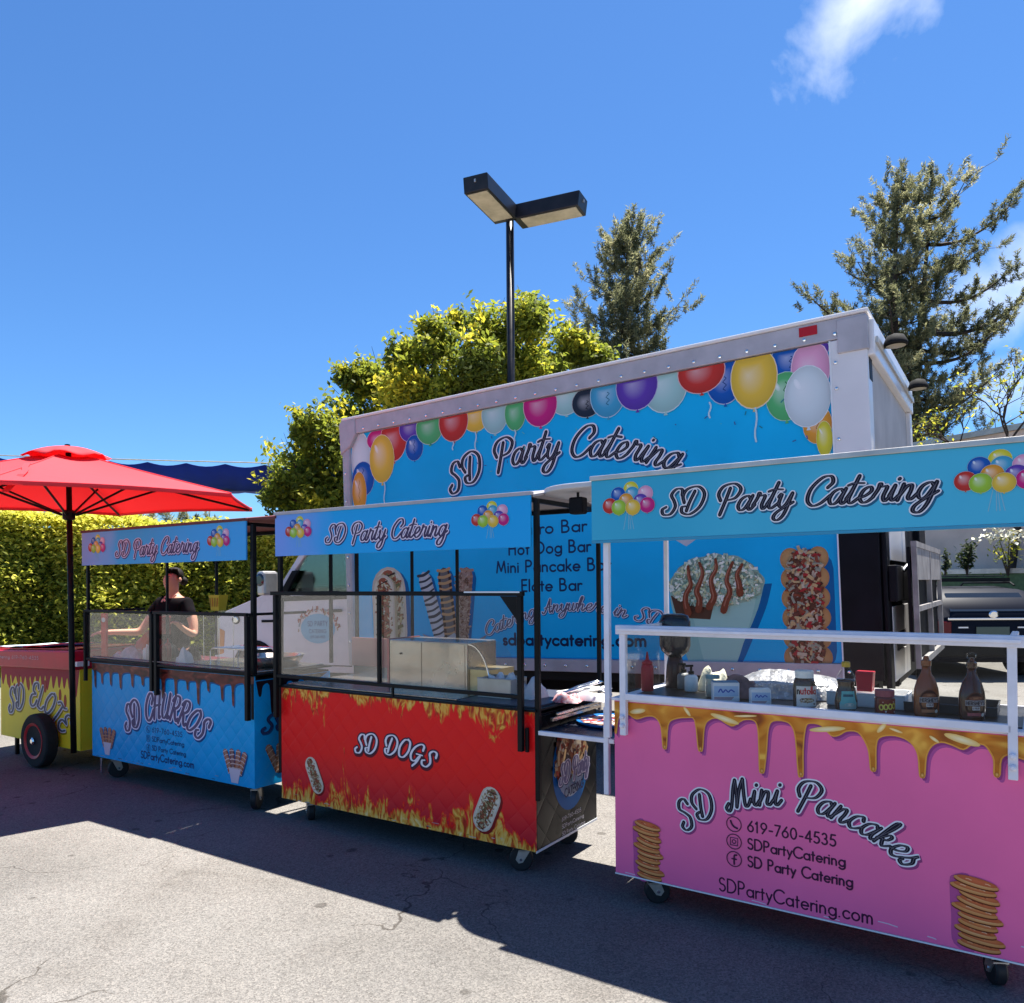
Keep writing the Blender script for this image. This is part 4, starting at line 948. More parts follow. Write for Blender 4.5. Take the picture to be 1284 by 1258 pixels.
    for tx_, a, b, z in (('Churro Bar', -4.02, -3.18, 1.945), ('Hot Dog Bar', -3.98, -3.14, 1.765), ('Mini Pancake Bar', -4.12, -2.95, 1.60), ('Elote Bar', -3.84, -3.23, 1.425)):
        p = pr(); sans_print(p, tx_, W_([(a, z), (b, z+.01)]), .105, (.01, .03, .10), .17); p.build('lettering', t, label='dark blue menu line reading '+tx_)
    p = pr(); sans_print(p, 'sdpartycatering.com', W_([(-4.05, .925), (-2.62, .965)]), .105, (.008, .02, .07), .22)
    p.build('lettering', t, label='bold dark web address')
    p = pr(); script_print(p, 'Catering Anywhere in SD', W_([(-4.25,1.0),(-4.0,1.09),(-3.62,1.22),(-3.2,1.255),(-2.85,1.21),(-2.5,1.13)]), .125, SH, inner=(.12, .10, .16), w=.10); p.build('lettering', t, label='small wavy script line')
    # food pictures
    p = pr(); c = T2(-5.47, 1.22)
    hotdog_print(p, c, .92, .23, math.pi/2+.02, SH, 150); hotdog_print(p, (c[0]-.07, c[1]-.03), .82, .15, math.pi/2, (.45, .36, .22), 110)
    p.build('hot_dog_print', t)
    p = pr(); q = T2
    for a, b, base, st in ((( -5.02,1.62), (-4.76,.86), (.50,.48,.50), (.05,.05,.06)), ((-4.76,1.66), (-4.65,.86), (.05,.025,.02), (.55,.30,.14)), ((-4.47,1.66), (-4.56,.86), (.32,.15,.10), (.42,.24,.16))): churro_print(p, q(*a), q(*b), .16, base, st, SH, 13)
    speck(p, in_caps(q(-4.52, 1.3), .7, .08, math.pi/2), (q(-4.62, .9)[0], q(-4.5, .95)[1], q(-4.42, .9)[0], q(-4.5, 1.62)[1]), 500, .018, [(.45, .28, .2), (.22, .10, .06), (.55, .38, .28)])
    cup = [q(-5.02, 1.0), q(-4.8, .93), q(-4.62, .98), q(-4.40, .93), q(-4.22, 1.02), q(-4.38, .82), q(-4.85, .82)]; p.poly(cup, (.22, .26, .30)); p.poly([q(-4.78, .93), q(-4.62, 1.02), q(-4.5, .94), q(-4.55, .84), q(-4.72, .84)], (.42, .45, .46))
    p.build('churro_print', t)
    p = pr(); c = q(-2.02, 1.42)
    bowl = smooth_pts([(-.385, .03), (-.37, -.12), (-.31, -.34), (-.22, -.60), (-.06, -.625), (.10, -.60), (.22, -.38), (.33, -.14), (.385, .05)], 4)
    p.poly([(c[0]+a+.06, c[1]+b) for a, b in bowl], SH); p.poly([(c[0]+a, c[1]+b) for a, b in bowl], (.26, .50, .44)); p.poly([(c[0]+a*.72+.06, c[1]+b*.96-.01) for a, b in bowl], (.34, .58, .50)); p.poly([(c[0]-.375, c[1]-.02), (c[0]-.33, c[1]-.20), (c[0]-.05, c[1]-.22), (c[0]+.0, c[1]-.04)], (.10, .05, .03))
    blob = [(c[0]+.385*math.cos(a)*(1+.03*math.sin(9*a)), c[1]+.04+(.26*math.sin(a) if a < math.pi else .16*math.sin(a))*(1+.04*math.sin(13*a))) for a in [2*math.pi*i/60 for i in range(60)]]
    p.fan(c, blob, (.42, .52, .34), (.30, .44, .34))
    inb = lambda s: ((s[0]-c[0])/.37)**2+((s[1]-c[1]-.04)/(.25 if s[1] > c[1]+.04 else .15))**2 < 1
    speck(p, inb, (c[0]-.4, c[1]-.2, c[0]+.4, c[1]+.33), 1500, .022, [(.66, .74, .55), (.40, .54, .38), (.78, .82, .68), (.24, .38, .28), (.56, .60, .34)])
    for dx in (-.24, -.12, .02, .17, .27):
        zz = smooth_pts([(c[0]+dx*.8+.02*math.sin(i*2+dx*9)-.05*i/5, c[1]+.26-.02*abs(dx)*10-i*.075) for i in range(6 if dx < .2 else 4)], 4); p.ribbon(zz, lambda a, t_: .045*(.5+t_*.8), (.20, .055, .025)); p.raise_(); p.ribbon([(x_-.006, z_) for x_, z_ in zz[2:-2]], .01, (.38, .15, .09)); p.raise_()
    p.build('ice_cream_print', t)
    p = pr(); c = q(-1.33, 1.30)
    p.poly([(a+.05, b-.02) for a, b in capsule(c, .92, .155, math.pi/2)], SH)
    for i in range(6):
        for s in (-1, 1): p.ell((c[0]+s*.10, c[1]-.37+i*.148), .075, .085, (.60, .38, .16), (.42, .22, .08))
    p.poly(capsule(c, .88, .115, math.pi/2), (.40, .20, .09))
    speck(p, in_caps(c, .9, .125, math.pi/2), (c[0]-.13, c[1]-.44, c[0]+.13, c[1]+.44), 1100, .028, [(.36, .03, .03), (.52, .36, .17), (.10, .04, .02), (.55, .44, .30), (.24, .06, .03), (.30, .30, .22), (.14, .05, .03)])
    p.build('waffle_print', t)
    p = pr(); a = q(-2.26, 1.86); p.poly([(a[0]-.11, a[1]), (a[0], a[1]-.07), (a[0]+.13, a[1]+.01), (a[0]+.11, a[1]+.03), (a[0]-.1, a[1]+.03)], (.5, .5, .54)); p.build('corner_print', t)
    # door logo
    p = Print((0, y0-.0015, 0), (1, 0, 0), (0, 0, 1), (0, -1, 0), 0.0015); c = (-.66, 1.02)
    p.ell(c, .28, .17, (.24, .50, .66), (.20, .44, .62), n=28)
    speck(p, lambda s: ((s[0]-c[0])/.30)**2+((s[1]-c[1])/.19)**2 > 1.0 and ((s[0]-c[0])/.36)**2+((s[1]-c[1])/.24)**2 < 1 and s[1] > c[1]-.02, (c[0]-.36, c[1]-.05, c[0]+.36, c[1]+.26), 260, .028, [(.45, .12, .08), (.40, .25, .15), (.30, .05, .04), (.3, .3, .33)])
    sans_print(p, 'SD PARTY', [(c[0]-.16, c[1]+.03), (c[0]+.16, c[1]+.03)], .055, (.03, .08, .22), .14); sans_print(p, 'CATERING', [(c[0]-.14, c[1]-.05), (c[0]+.14, c[1]-.05)], .04, (.03, .08, .22), .14)
    sans_print(p, '619-760-4535', [(c[0]-.12, c[1]-.11), (c[0]+.12, c[1]-.11)], .03, (.03, .08, .22), .14)
    p.build('door_logo_print', t)
truck()

# ------------------------------------------------------------------ carts
def castor(parent, x, y, ztop, r=.055, turn=0.):
    e = MB(); 
    e.box(-.045, -.04, ztop-.012, .045, .04, ztop-.001)
    e.tube([(0, 0, ztop-.012), (0, 0, ztop-.035)], .022, 10)
    for s in (-1, 1): e.prism([(-.03, ztop-.03), (.03, ztop-.03), (.045, r), (.03, r-.02), (.008, r-.015)], s*.024-.003, s*.024+.003)
    e.box(-.03, -.027, ztop-.034, .03, .027, ztop-.028)
    o = e.build('castor', M['steel_dull'], parent); o.location = (x, y, 0); o.rotation_euler = (0, 0, turn)
    w = MB(); w.lathe([(.018, -.021), (r-.006, -.021), (r, -.014), (r, .014), (r-.006, .021), (.018, .021)], (.018, 0, r), 24, 'y'); w = w.build('wheel', M['castor'], o); autosmooth(w, 30)
    MB().lathe([(.008, -.031), (.008, .031)], (.018, 0, r), 8, 'y').build('axle_bolt', M['chrome'], o)
    return o
def bars(name, m, parent, segs, s=.024, bevel=.003, label=None):
    b = MB(); h = s/2
    for a, c in segs:
        a, c = Vector(a), Vector(c)
        lo = Vector((min(a.x, c.x)-h, min(a.y, c.y)-h, min(a.z, c.z)-h)); hi = Vector((max(a.x, c.x)+h, max(a.y, c.y)+h, max(a.z, c.z)+h))
        b.box(*lo, *hi)
    o = b.build(name, m, parent, bevel=bevel)
    if label: o['label'] = label
    return o
def post(parent, x, y, z0, z1, m, s=.024, name='canopy_post'): return bars(name, m, parent, [((x, y, z0+s/2), (x, y, z1-s/2))], s)
def drip_poly(xs, ztop, prof): return [(xs[0], ztop)]+prof+[(xs[1], ztop)]

SKYB = (.05, .33, .62)
banner_mat = {}
def banner_material(key, ca, cb, spread=(.2, 1.7)):  # colour ramp along the banner paints a sky reflection into the vinyl
    m = mat('banner_vinyl_'+key, ca, .34, spec=.2); n, l, b = nodes_of(m)
    tc = n.new('ShaderNodeTexCoord'); sp = n.new('ShaderNodeSeparateXYZ'); l.new(tc.outputs['Object'], sp.inputs[0])
    nz = n.new('ShaderNodeTexNoise'); nz.inputs['Scale'].default_value = 2.2; l.new(tc.outputs['Object'], nz.inputs['Vector'])
    mr = n.new('ShaderNodeMapRange'); l.new(sp.outputs[0], mr.inputs[0]); mr.inputs['From Min'].default_value = spread[0]; mr.inputs['From Max'].default_value = spread[1]
    ad = n.new('ShaderNodeMath'); ad.operation = 'MULTIPLY_ADD'; l.new(nz.outputs[0], ad.inputs[0]); ad.inputs[1].default_value = .9; l.new(mr.outputs[0], ad.inputs[2])
    rp = n.new('ShaderNodeValToRGB'); l.new(ad.outputs[0], rp.inputs[0]); rp.color_ramp.elements[0].position = .35; rp.color_ramp.elements[1].position = 1.1
    rp.color_ramp.elements[0].color = (*ca, 1); rp.color_ramp.elements[1].color = (*cb, 1); l.new(rp.outputs[0], b.inputs['Base Color'])
    return m

def canopy(t, x0, x1, z0, z1, yf, depth, mb_, vinyl, postm, rooflab=None, roof=None, px=(0, 1), pz=.3, py=None, edge=None):
    """front valance, roof sheet and frame"""
    MB().box(x0, yf-.012, z0, x1, yf, z1).build('banner', vinyl, t, bevel=.001)
    MB().box(x0-.006, yf-.02, z1-.001, x1+.006, yf+.012, z1+.018).build('banner_top_trim', edge or postm, t, bevel=.002)
    rb = roof or M['black_metal']
    r = MB(); r.add([(x0, yf+.013, z1+.004), (x1, yf+.013, z1+.004), (x1, yf+depth*.5, z1+.07), (x0, yf+depth*.5, z1+.07), (x1, yf+depth, z1+.004), (x0, yf+depth, z1+.004)], [(0, 1, 2, 3), (3, 2, 4, 5)])
    o = r.build('canopy_roof', rb, t, recalc=False); md = o.modifiers.new('s', 'SOLIDIFY'); md.thickness = .012
    bars('roof_frame', postm, t, [((x0+.02, yf+.03, z1-.02), (x1-.02, yf+.03, z1-.02)), ((x0+.02, yf+depth-.02, z1-.02), (x1-.02, yf+depth-.02, z1-.02)), ((x0+.02, yf+.055, z1-.02), (x0+.02, yf+depth-.045, z1-.02)), ((x1-.02, yf+.055, z1-.02), (x1-.02, yf+depth-.045, z1-.02))], .024)

def cart_shadow_tone(c, f=.45): return tuple(v*f for v in c)

def phone_lines(p, x, z, cap, dz, col, w0, w1, w2, w=.10):
    sans_print(p, '619-760-4535', [(x, z), (x+w0, z)], cap, col, w)
    sans_print(p, 'SDPartyCatering', [(x, z-dz), (x+w1, z-dz)], cap, col, w)
    sans_print(p, 'SD Party Catering', [(x, z-2*dz), (x+w2, z-2*dz)], cap, col, w)
    r = cap*.72
    for k, kind in enumerate(('phone', 'camera', 'f')):
        c = (x-cap*1.35, z-dz*k+cap*.45)
        ring = [(c[0]+r*math.cos(a), c[1]+r*math.sin(a)) for a in [2*math.pi*i/22 for i in range(23)]]
        p.ribbon(ring, cap*.09, col, caps=False); p.raise_()
        if kind == 'phone': p.ribbon(smooth_pts([(c[0]-r*.45, c[1]+r*.4), (c[0]-r*.25, c[1]-.05*r), (c[0]+r*.05, c[1]-r*.35), (c[0]+r*.45, c[1]-r*.5)], 4), cap*.18, col)
        elif kind == 'camera':
            p.ribbon([(c[0]-r*.5, c[1]-r*.5), (c[0]+r*.5, c[1]-r*.5), (c[0]+r*.5, c[1]+r*.5), (c[0]-r*.5, c[1]+r*.5), (c[0]-r*.5, c[1]-r*.5)], cap*.09, col)
            p.raise_(); p.ribbon([(c[0]+r*.25*math.cos(a), c[1]+r*.25*math.sin(a)) for a in [2*math.pi*i/12 for i in range(13)]], cap*.08, col, caps=False)
        else:
            p.ribbon(smooth_pts([(c[0]+r*.35, c[1]+r*.6), (c[0]+r*.05, c[1]+r*.5), (c[0], c[1]), (c[0], c[1]-r*.7)], 4), cap*.16, col); p.raise_(); p.ribbon([(c[0]-r*.3, c[1]), (c[0]+r*.3, c[1])], cap*.13, col)
        p.raise_(2)

# ---- honey / chocolate print materials
def syrup_mat(name, dark, mid, lite, scale=7):
    m = mat(name, mid, .3); n, l, b = nodes_of(m)
    tc = n.new('ShaderNodeTexCoord'); mp = n.new('ShaderNodeMapping'); mp.inputs['Scale'].default_value = (1, 1, 2.2); l.new(tc.outputs['Object'], mp.inputs[0])
    nz = n.new('ShaderNodeTexNoise'); nz.inputs['Scale'].default_value = scale; nz.inputs['Detail'].default_value = 1.5; nz.inputs['Distortion'].default_value = 1.1; l.new(mp.outputs[0], nz.inputs['Vector'])
    rp = n.new('ShaderNodeValToRGB'); l.new(nz.outputs[0], rp.inputs[0]); e = rp.color_ramp.elements
    e[0].position = .30; e[0].color = (*dark, 1); e[1].position = .70; e[1].color = (*lite, 1)
    q = e.new(.46); q.color = (*mid, 1); q = e.new(.60); q.color = (*lerp(mid, lite, .35), 1)
    l.new(rp.outputs[0], b.inputs['Base Color']); return m
def poly_part(name, pts, m, parent, y=-.0014, lab=None, thick=.0006):
    """flat printed shape in its own material, triangulated safely"""
    v, f = fill2d(pts); me = bpy.data.meshes.new(name); me.from_pydata([(a, y, b) for a, b in v], [], f); me.materials.append(m)
    o = bpy.data.objects.new(name, me); COL.objects.link(o); o.parent = parent
    if lab: o['label'] = lab
    return o
def fill2d(pts):
    from mathutils.geometry import delaunay_2d_cdt
    q = []
    for a in pts:
        if not q or math.hypot(a[0]-q[-1][0], a[1]-q[-1][1]) > 1e-4: q.append(a)
    n = len(q)
    def inside(x, y):
        c = False; j = n-1
        for i in range(n):
            if (q[i][1] > y) != (q[j][1] > y) and x < (q[j][0]-q[i][0])*(y-q[i][1])/(q[j][1]-q[i][1])+q[i][0]: c = not c
            j = i
        return c
    r0 = delaunay_2d_cdt([Vector(a) for a in q], [(i, (i+1) % n) for i in range(n)], [], 0, 1e-6)
    v = [(a.x, a.y) for a in r0[0]]; f = []
    for t in r0[2]:
        cx = sum(v[i][0] for i in t)/3; cy = sum(v[i][1] for i in t)/3
        if inside(cx, cy): f.append(tuple(t))
    return v, f
def tri_poly(p, pts, col):
    v, f = fill2d(pts); k = len(p.v)
    p.v += [p.P(q) for q in v]; p.c += [col]*len(v); p.f += [(k+a, k+b, k+c) for a, b, c in f]; p.raise_()

# ================================================================== pink pancake cart
def pink_cart():
    t = empty('pancake_cart', (-1.596, 3.333, 0), -.023, 'pink mini pancakes cart with honey drip print and white frame at the right', 'food cart', 'catering carts standing in a row')
    L, Wd, z0, z1 = 1.665, .66, .14, .950
    pink = mat('pink_vinyl', (.92, .160, .37), .40, noise=.07, nscale=2.2, spec=.16, bump=.06, bscale=2.5); WM = M['white_metal']
    MB().box(.004, .012, z0+.004, L-.004, Wd, z1-.03).build('cart_body', pink, t)
    MB().box(0, 0, z0, L, .010, z1-.004).build('front_panel', pink, t, bevel=.0015)
    MB().box(-.002, -.002, z0-.007, L+.002, .012, z0-.001).build('bottom_trim', M['tape_white'], t)
    MB().box(-.01, -.012, z1-.003, L+.01, Wd+.01, z1+.012).build('counter_top', WM, t, bevel=.003)
    MB().box(.06, .05, z1+.0125, L-.06, Wd-.05, z1+.018).build('griddle_surface', mat('dark_griddle', (.05, .05, .055), .35, .5, noise=.3), t)
    # guard frame with acrylic
    gz0, gz1 = .962, 1.282
    fr = bars('guard_rail', WM, t, [((.055, -.032, gz1), (1.605, -.032, gz1))], .042); fr2 = bars('guard_rail', WM, t, [((.084, -.032, gz0+.012), (1.560, -.032, gz0+.012))], .030)
    bars('guard_rail', WM, t, [((.06, -.075, gz1+.003), (1.60, -.075, gz1+.003))], .014)
    for x in (.065, 1.578): post(t, x, -.032, .795, gz1-.018, WM, .030, 'guard_post')
    for x in (.065, 1.578):
        bars('guard_rail', WM, t, [((x, -.012, gz1), (x, .40, gz1))], .024)
        MB().box(x-.003, -.010, gz0+.03, x+.003, .38, gz1-.014).build('side_pane', M['glass'], t)
        bl = MB()
        for zz in (.84, .88): bl.lathe([(.011, 0), (.011, -.012), (.006, -.016)], (x, -.0475, zz), 8, 'y')
        bl.build('bolt', WM, t)
    MB().box(.084, -.036, gz0+.03, 1.560, -.030, gz1-.02).build('front_pane', M['glass'], t)
    # canopy and posts
    sky = banner_material('pink_cart', (.04, .40, .60), (.07, .48, .68))
    bx0, bx1, cz0, cz1, yf = -.085, 1.82, 1.697, 1.978, -.04
    rm = mat('canopy_cloth', (.55, .56, .58), .6, noise=.1)
    MB().box(bx0, yf-.012, cz0, bx1, yf, cz1).build('banner', sky, t, bevel=.001)
    MB().box(bx0-.006, yf-.020, cz1, bx1+.006, yf+.012, cz1+.022).build('banner_top_trim', M['steel_dull'], t, bevel=.003)
    MB().box(bx0, yf-.014, cz0-.012, bx1, yf+.004, cz0-.001).build('banner_bottom_trim', mat('banner_hem', (.04, .30, .48), .4), t)
    # roof with rounded left end that reaches past the valance
    out = []
    for a in [math.pi/2*i/8 for i in range(9)]: out.append((-.50+.30*(1-math.cos(a)), yf+.02+.30*(1-math.sin(a))))
    plan = [(-.50, .62)]+out+[(bx1, yf+.02), (bx1, .62)]
    r = MB(); n = len(plan); r.v = [(x, y, cz1-.02) for x, y in plan]+[(x, y, cz1+.005) for x, y in plan]; r.f = [tuple(range(n)), tuple(n+i for i in reversed(range(n)))]+[(i, n+i, n+(i+1) % n, (i+1) % n) for i in range(n)]
    r.build('canopy_roof', rm, t, bevel=.004)
    bars('roof_frame', WM, t, [((bx0+.03, .0, cz1-.036), (bx1-.03, .0, cz1-.036)), ((bx0+.03, .60, cz1-.036), (bx1-.03, .60, cz1-.036))], .026)
    post(t, -.030, -.005, .77, cz1-.05, WM, .027); post(t, 1.655, -.005, .77, cz1-.05, WM, .027)
    post(t, .010, .60, z1+.012, cz1-.05, WM, .022); post(t, 1.655, .60, z1+.012, cz1-.05, WM, .022)
    post(t, -.056, .03, .49, .905, WM, .026, 'side_bracket'); bl = MB().lathe([(.014, 0), (.014, -.014)], (-.045, .016, .86), 8, 'y'); bl.build('bolt', M['chrome'], t)
    for x in (.15, 1.52):
        for y in (.09, .57): castor(t, x, y, z0-.012, .060, .5+x)
    # ---- prints
    PSH = (.30, .05, .20)
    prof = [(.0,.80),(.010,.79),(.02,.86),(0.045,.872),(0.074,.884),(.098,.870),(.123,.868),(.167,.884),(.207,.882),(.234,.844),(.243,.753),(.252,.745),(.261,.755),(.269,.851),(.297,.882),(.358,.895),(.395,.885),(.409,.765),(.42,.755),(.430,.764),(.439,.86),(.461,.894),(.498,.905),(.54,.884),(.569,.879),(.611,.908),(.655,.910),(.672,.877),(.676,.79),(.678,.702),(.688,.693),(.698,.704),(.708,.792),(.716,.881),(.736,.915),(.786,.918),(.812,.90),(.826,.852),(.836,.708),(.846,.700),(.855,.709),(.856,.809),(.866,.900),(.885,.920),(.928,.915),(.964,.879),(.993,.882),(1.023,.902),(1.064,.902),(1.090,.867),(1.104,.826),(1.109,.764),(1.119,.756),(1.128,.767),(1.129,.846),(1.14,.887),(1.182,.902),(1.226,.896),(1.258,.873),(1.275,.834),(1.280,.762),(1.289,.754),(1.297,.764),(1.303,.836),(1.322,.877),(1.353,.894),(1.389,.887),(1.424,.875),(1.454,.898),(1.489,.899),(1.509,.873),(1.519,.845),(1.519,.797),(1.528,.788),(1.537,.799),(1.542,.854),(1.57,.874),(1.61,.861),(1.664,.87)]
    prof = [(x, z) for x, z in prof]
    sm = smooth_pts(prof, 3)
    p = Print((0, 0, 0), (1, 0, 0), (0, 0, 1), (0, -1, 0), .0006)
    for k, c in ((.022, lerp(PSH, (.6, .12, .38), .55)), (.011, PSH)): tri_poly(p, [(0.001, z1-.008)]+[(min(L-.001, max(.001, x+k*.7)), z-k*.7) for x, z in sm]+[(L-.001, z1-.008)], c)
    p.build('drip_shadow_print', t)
    honey = syrup_mat('honey_print', (.26, .055, .004), (.60, .19, .008), (.92, .50, .07), 5.5)
    poly_part('honey_drip_print', [(0.001, z1-.008)]+[(min(L-.001, max(.001, x)), z) for x, z in sm]+[(L-.001, z1-.008)], honey, t, -.0013)
    p = Print((0, 0, 0), (1, 0, 0), (0, 0, 1), (0, -1, 0), .0016)
    p.ribbon([(min(L-.004, max(.004, x)), z+.003) for x, z in sm], .0055, (.80, .36, .06), rise=.0000005, caps=False); p.raise_()
    for x, z in ((.252,.756),(.42,.766),(.688,.704),(.846,.711),(1.119,.767),(1.289,.765),(1.528,.799)): p.ell((x, z), .0075, .010, (.85, .50, .15), (.40, .12, .01), n=12)
    for x, z, a, l, w in ((.12,.905,.2,.08,.024),(.36,.925,-.9,.05,.016),(.53,.908,-.25,.13,.024),(.95,.905,.15,.14,.022),(1.15,.93,.9,.05,.018),(1.42,.913,-.25,.12,.028),(1.20,.925,-.3,.05,.01),(1.33,.905,-.6,.04,.012),(.62,.928,.1,.10,.010)):
        p.ell((x, z), l/2, w/2, (.95, .86, .55), (.84, .56, .16), a, n=16)
    p.build('honey_highlight_print', t)
    p = Print((0, 0, 0), (1, 0, 0), (0, 0, 1), (0, -1, 0), .0006)
    script_print(p, 'SD Mini Pancakes', [(.345,.385),(.43,.455),(.56,.522),(.68,.558),(.80,.572),(.92,.560),(1.03,.528),(1.14,.475),(1.185,.445),(1.225,.412)], .118, (.30, .05, .18), w=.105, ow=.05); p.build('lettering', t, label='arched white outlined script lettering')
    p = Print((0, 0, 0), (1, 0, 0), (0, 0, 1), (0, -1, 0), .0006)
    ink = (.055, .012, .045)
    phone_lines(p, .626, .440, .044, .0745, ink, .352, .385, .412, .16); p.build('lettering', t, label='dark phone number and name lines with round icons'); p = Print((0, 0, 0), (1, 0, 0), (0, 0, 1), (0, -1, 0), .0006)
    sans_print(p, 'SDPartyCatering.com', [(.500, .162), (1.110, .162)], .056, ink, .125); p.build('lettering', t, label='larger dark web address line')
    p = Print((0, 0, 0), (1, 0, 0), (0, 0, 1), (0, -1, 0), .0006)
    pancake_print(p, (.168, .278), .135, .262, (.52, .09, .27)); p.build('pancake_print', t); p = Print((0, 0, 0), (1, 0, 0), (0, 0, 1), (0, -1, 0), .0006); pancake_print(p, (1.462, .290), .150, .262, (.52, .09, .27)); p.build('pancake_print', t)
    p = Print((0, yf-.012, 0), (1, 0, 0), (0, 0, 1), (0, -1, 0), .0006)
    script_print(p, 'SD Party Catering', [(.262, 1.797), (1.335, 1.803)], .112, (.02, .12, .22), w=.115, shear=.28, ow=.045); p.build('lettering', t, label='black script with white outline on the canopy valance')
    for cx in (.107, 1.537):
        bunch(t, yf-.012, cx, 1.852, .235, .175)
    # scuffs along the bottom edge
    p = Print((0, 0, 0), (1, 0, 0), (0, 0, 1), (0, -1, 0), .0006)
    for a, b, c, d in ((.64,.150,.70,.146),(1.13,.178,1.20,.172),(.05,.149,.10,.147),(1.30,.162,1.33,.158),(1.595,.20,1.62,.19),(.93,.15,.99,.147)): p.ribbon([(a, b), ((a+c)/2, b-.001), (c, d)], .004, (.72, .55, .66), caps=False)
    o = p.build('scuff_marks', t); o['kind'] = 'stuff'
    # hanging flood lamp under the rounded roof end
    l = MB(); l.box(-.30, .10, 1.845, -.22, .16, 1.93); l = l.build('hanging_lamp', M['black_paint'], t, bevel=.01); MB().tube([(-.26, .13, 1.93), (-.26, .13, 1.955)], .008, 6).build('lamp_stem', M['black_metal'], l)
    return t
pink_cart()

# ================================================================== red hot dog cart
def red_cart():
    t = empty('hot_dog_cart', (-3.956, 3.371, 0), -.005, 'red hot dog cart with printed flames and black frame, middle of the row', 'food cart', 'catering carts standing in a row')
    L, Wd, z0, z1 = 1.905, .665, .14, .848; BM = M['black_metal']
    m, n, l, b, tc, sp, mt = quilt_mat('flame_wrap', (.58, .012, .010), .0030, 7.5)
    b.inputs['Roughness'].default_value = .36
    def noise(sc, sx, sz, off=0, det=5, dis=1.):
        mp = n.new('ShaderNodeMapping'); mp.inputs['Scale'].default_value = (sx, 1, sz); mp.inputs['Location'].default_value = (off, 0, off*.7); l.new(tc.outputs['Object'], mp.inputs[0])
        q = n.new('ShaderNodeTexNoise'); q.inputs['Scale'].default_value = sc; q.inputs['Detail'].default_value = det; q.inputs['Distortion'].default_value = dis; l.new(mp.outputs[0], q.inputs['Vector']); return q.outputs[0]
    big = noise(5.5, 1, .12, 1, 2, .3); fine = noise(10, 1.6, .50, 3, 3, 2.0); fil = noise(10, 1.3, .6, 9, 2, 2.2)
    lick = mt('MULTIPLY', mt('POWER', mt('MAXIMUM', mt('SUBTRACT', big, .36), .001), 1.5), 1.9)
    up = mt('DIVIDE', mt('SUBTRACT', sp.outputs[2], z0), mt('ADD', .055, lick))
    f1 = mt('SUBTRACT', mt('ADD', mt('MULTIPLY', fine, 2.6), -.62), up)
    big2 = noise(3.4, 1, .12, 7, 2, .2); dn = mt('DIVIDE', mt('SUBTRACT', z1, sp.outputs[2]), mt('ADD', .006, mt('MULTIPLY', mt('POWER', mt('MAXIMUM', mt('SUBTRACT', big2, .41), .001), 1.2), 1.5)))
    f2 = mt('SUBTRACT', mt('ADD', mt('MULTIPLY', fine, 2.6), -.75), dn)
    f = mt('MAXIMUM', f1, f2)
    ridge_ = mt('SUBTRACT', 1.0, mt('MULTIPLY', mt('ABSOLUTE', mt('SUBTRACT', fil, .5)), 6.0))
    val = mt('ADD', mt('MULTIPLY', f, .35), mt('MULTIPLY', ridge_, .50))
    rp = n.new('ShaderNodeValToRGB'); l.new(val, rp.inputs[0]); e = rp.color_ramp.elements
    e[0].position = 0; e[0].color = (.40, .015, .010, 1); e[1].position = .90; e[1].color = (.86, .66, .30, 1)
    for ps, c in ((.18, (.46, .04, .012)), (.38, (.62, .17, .02)), (.55, (.78, .38, .05)), (.72, (.82, .50, .12))): q = e.new(ps); q.color = (*c, 1)
    base_ = n.new('ShaderNodeMix'); base_.data_type = 'RGBA'; base_.inputs[6].default_value = (.88, .008, .010, 1); l.new(rp.outputs[0], base_.inputs[7])
    edge_ = n.new('ShaderNodeMapRange'); l.new(f, edge_.inputs[0]); edge_.inputs['From Min'].default_value = 0; edge_.inputs['From Max'].default_value = .35; l.new(edge_.outputs[0], base_.inputs[0])
    # printed smoke, a little purple above the fire
    smk = n.new('ShaderNodeMix'); smk.data_type = 'RGBA'; l.new(base_.outputs[2], smk.inputs[6]); smk.inputs[7].default_value = (.22, .02, .05, 1)
    sm = mt('MULTIPLY', mt('MULTIPLY', mt('GREATER_THAN', 0.0, f), mt('MAXIMUM', mt('SUBTRACT', 1.0, mt('DIVIDE', mt('SUBTRACT', sp.outputs[2], z0), .33)), 0)), .55); l.new(sm, smk.inputs[0])
    l.new(smk.outputs[2], b.inputs['Base Color'])
    MB().box(.004, .012, z0+.004, L-.010, Wd, z1-.02).build('cart_body', M['black_paint'], t)
    MB().box(0, 0, z0, L, .010, z1-.001).build('front_panel', m, t, bevel=.0012)
    blk, *_ = quilt_mat('black_quilted_wrap', (.004, .004, .005), .0035, 5.0)
    MB().box(L-.009, .0105, z0, L+.001, Wd+.003, z1-.03).build('side_panel', blk, t, bevel=.001)
    MB().box(-.001, .0105, z0, .003, Wd+.003, z1-.03).build('side_panel', blk, t, bevel=.001)
    MB().box(L+.0015, .0, z0-.006, L+.004, Wd+.004, z0+.006).build('edge_trim', M['tape_white'], t)
    MB().box(-.012, -.016, z1, L+.012, Wd+.012, z1+.012).build('counter_top', M['black_metal'], t, bevel=.002)
    MB().box(.03, .03, z1+.0125, L-.52, Wd-.03, z1+.024).build('steel_worktop', M['steel'], t, bevel=.003)
    MB().box(L-.515, .03, z1+.0125, L-.02, Wd-.03, z1+.020).build('dark_worktop', mat('grey_worktop', (.06, .065, .09), .35, noise=.2), t)
    MB().box(.03, Wd-.05, z1+.0245, L-.55, Wd-.035, z1+.085).build('worktop_upstand', M['steel'], t)
    MB().box(.03, .60, z1+.086, 1.0, .612, 1.13).build('back_sheet', mat('rosy_steel_sheet', (.62, .30, .27), .35, .6, noise=.12, nscale=3), t)
    # guard
    gy = -.038; gz = 1.447
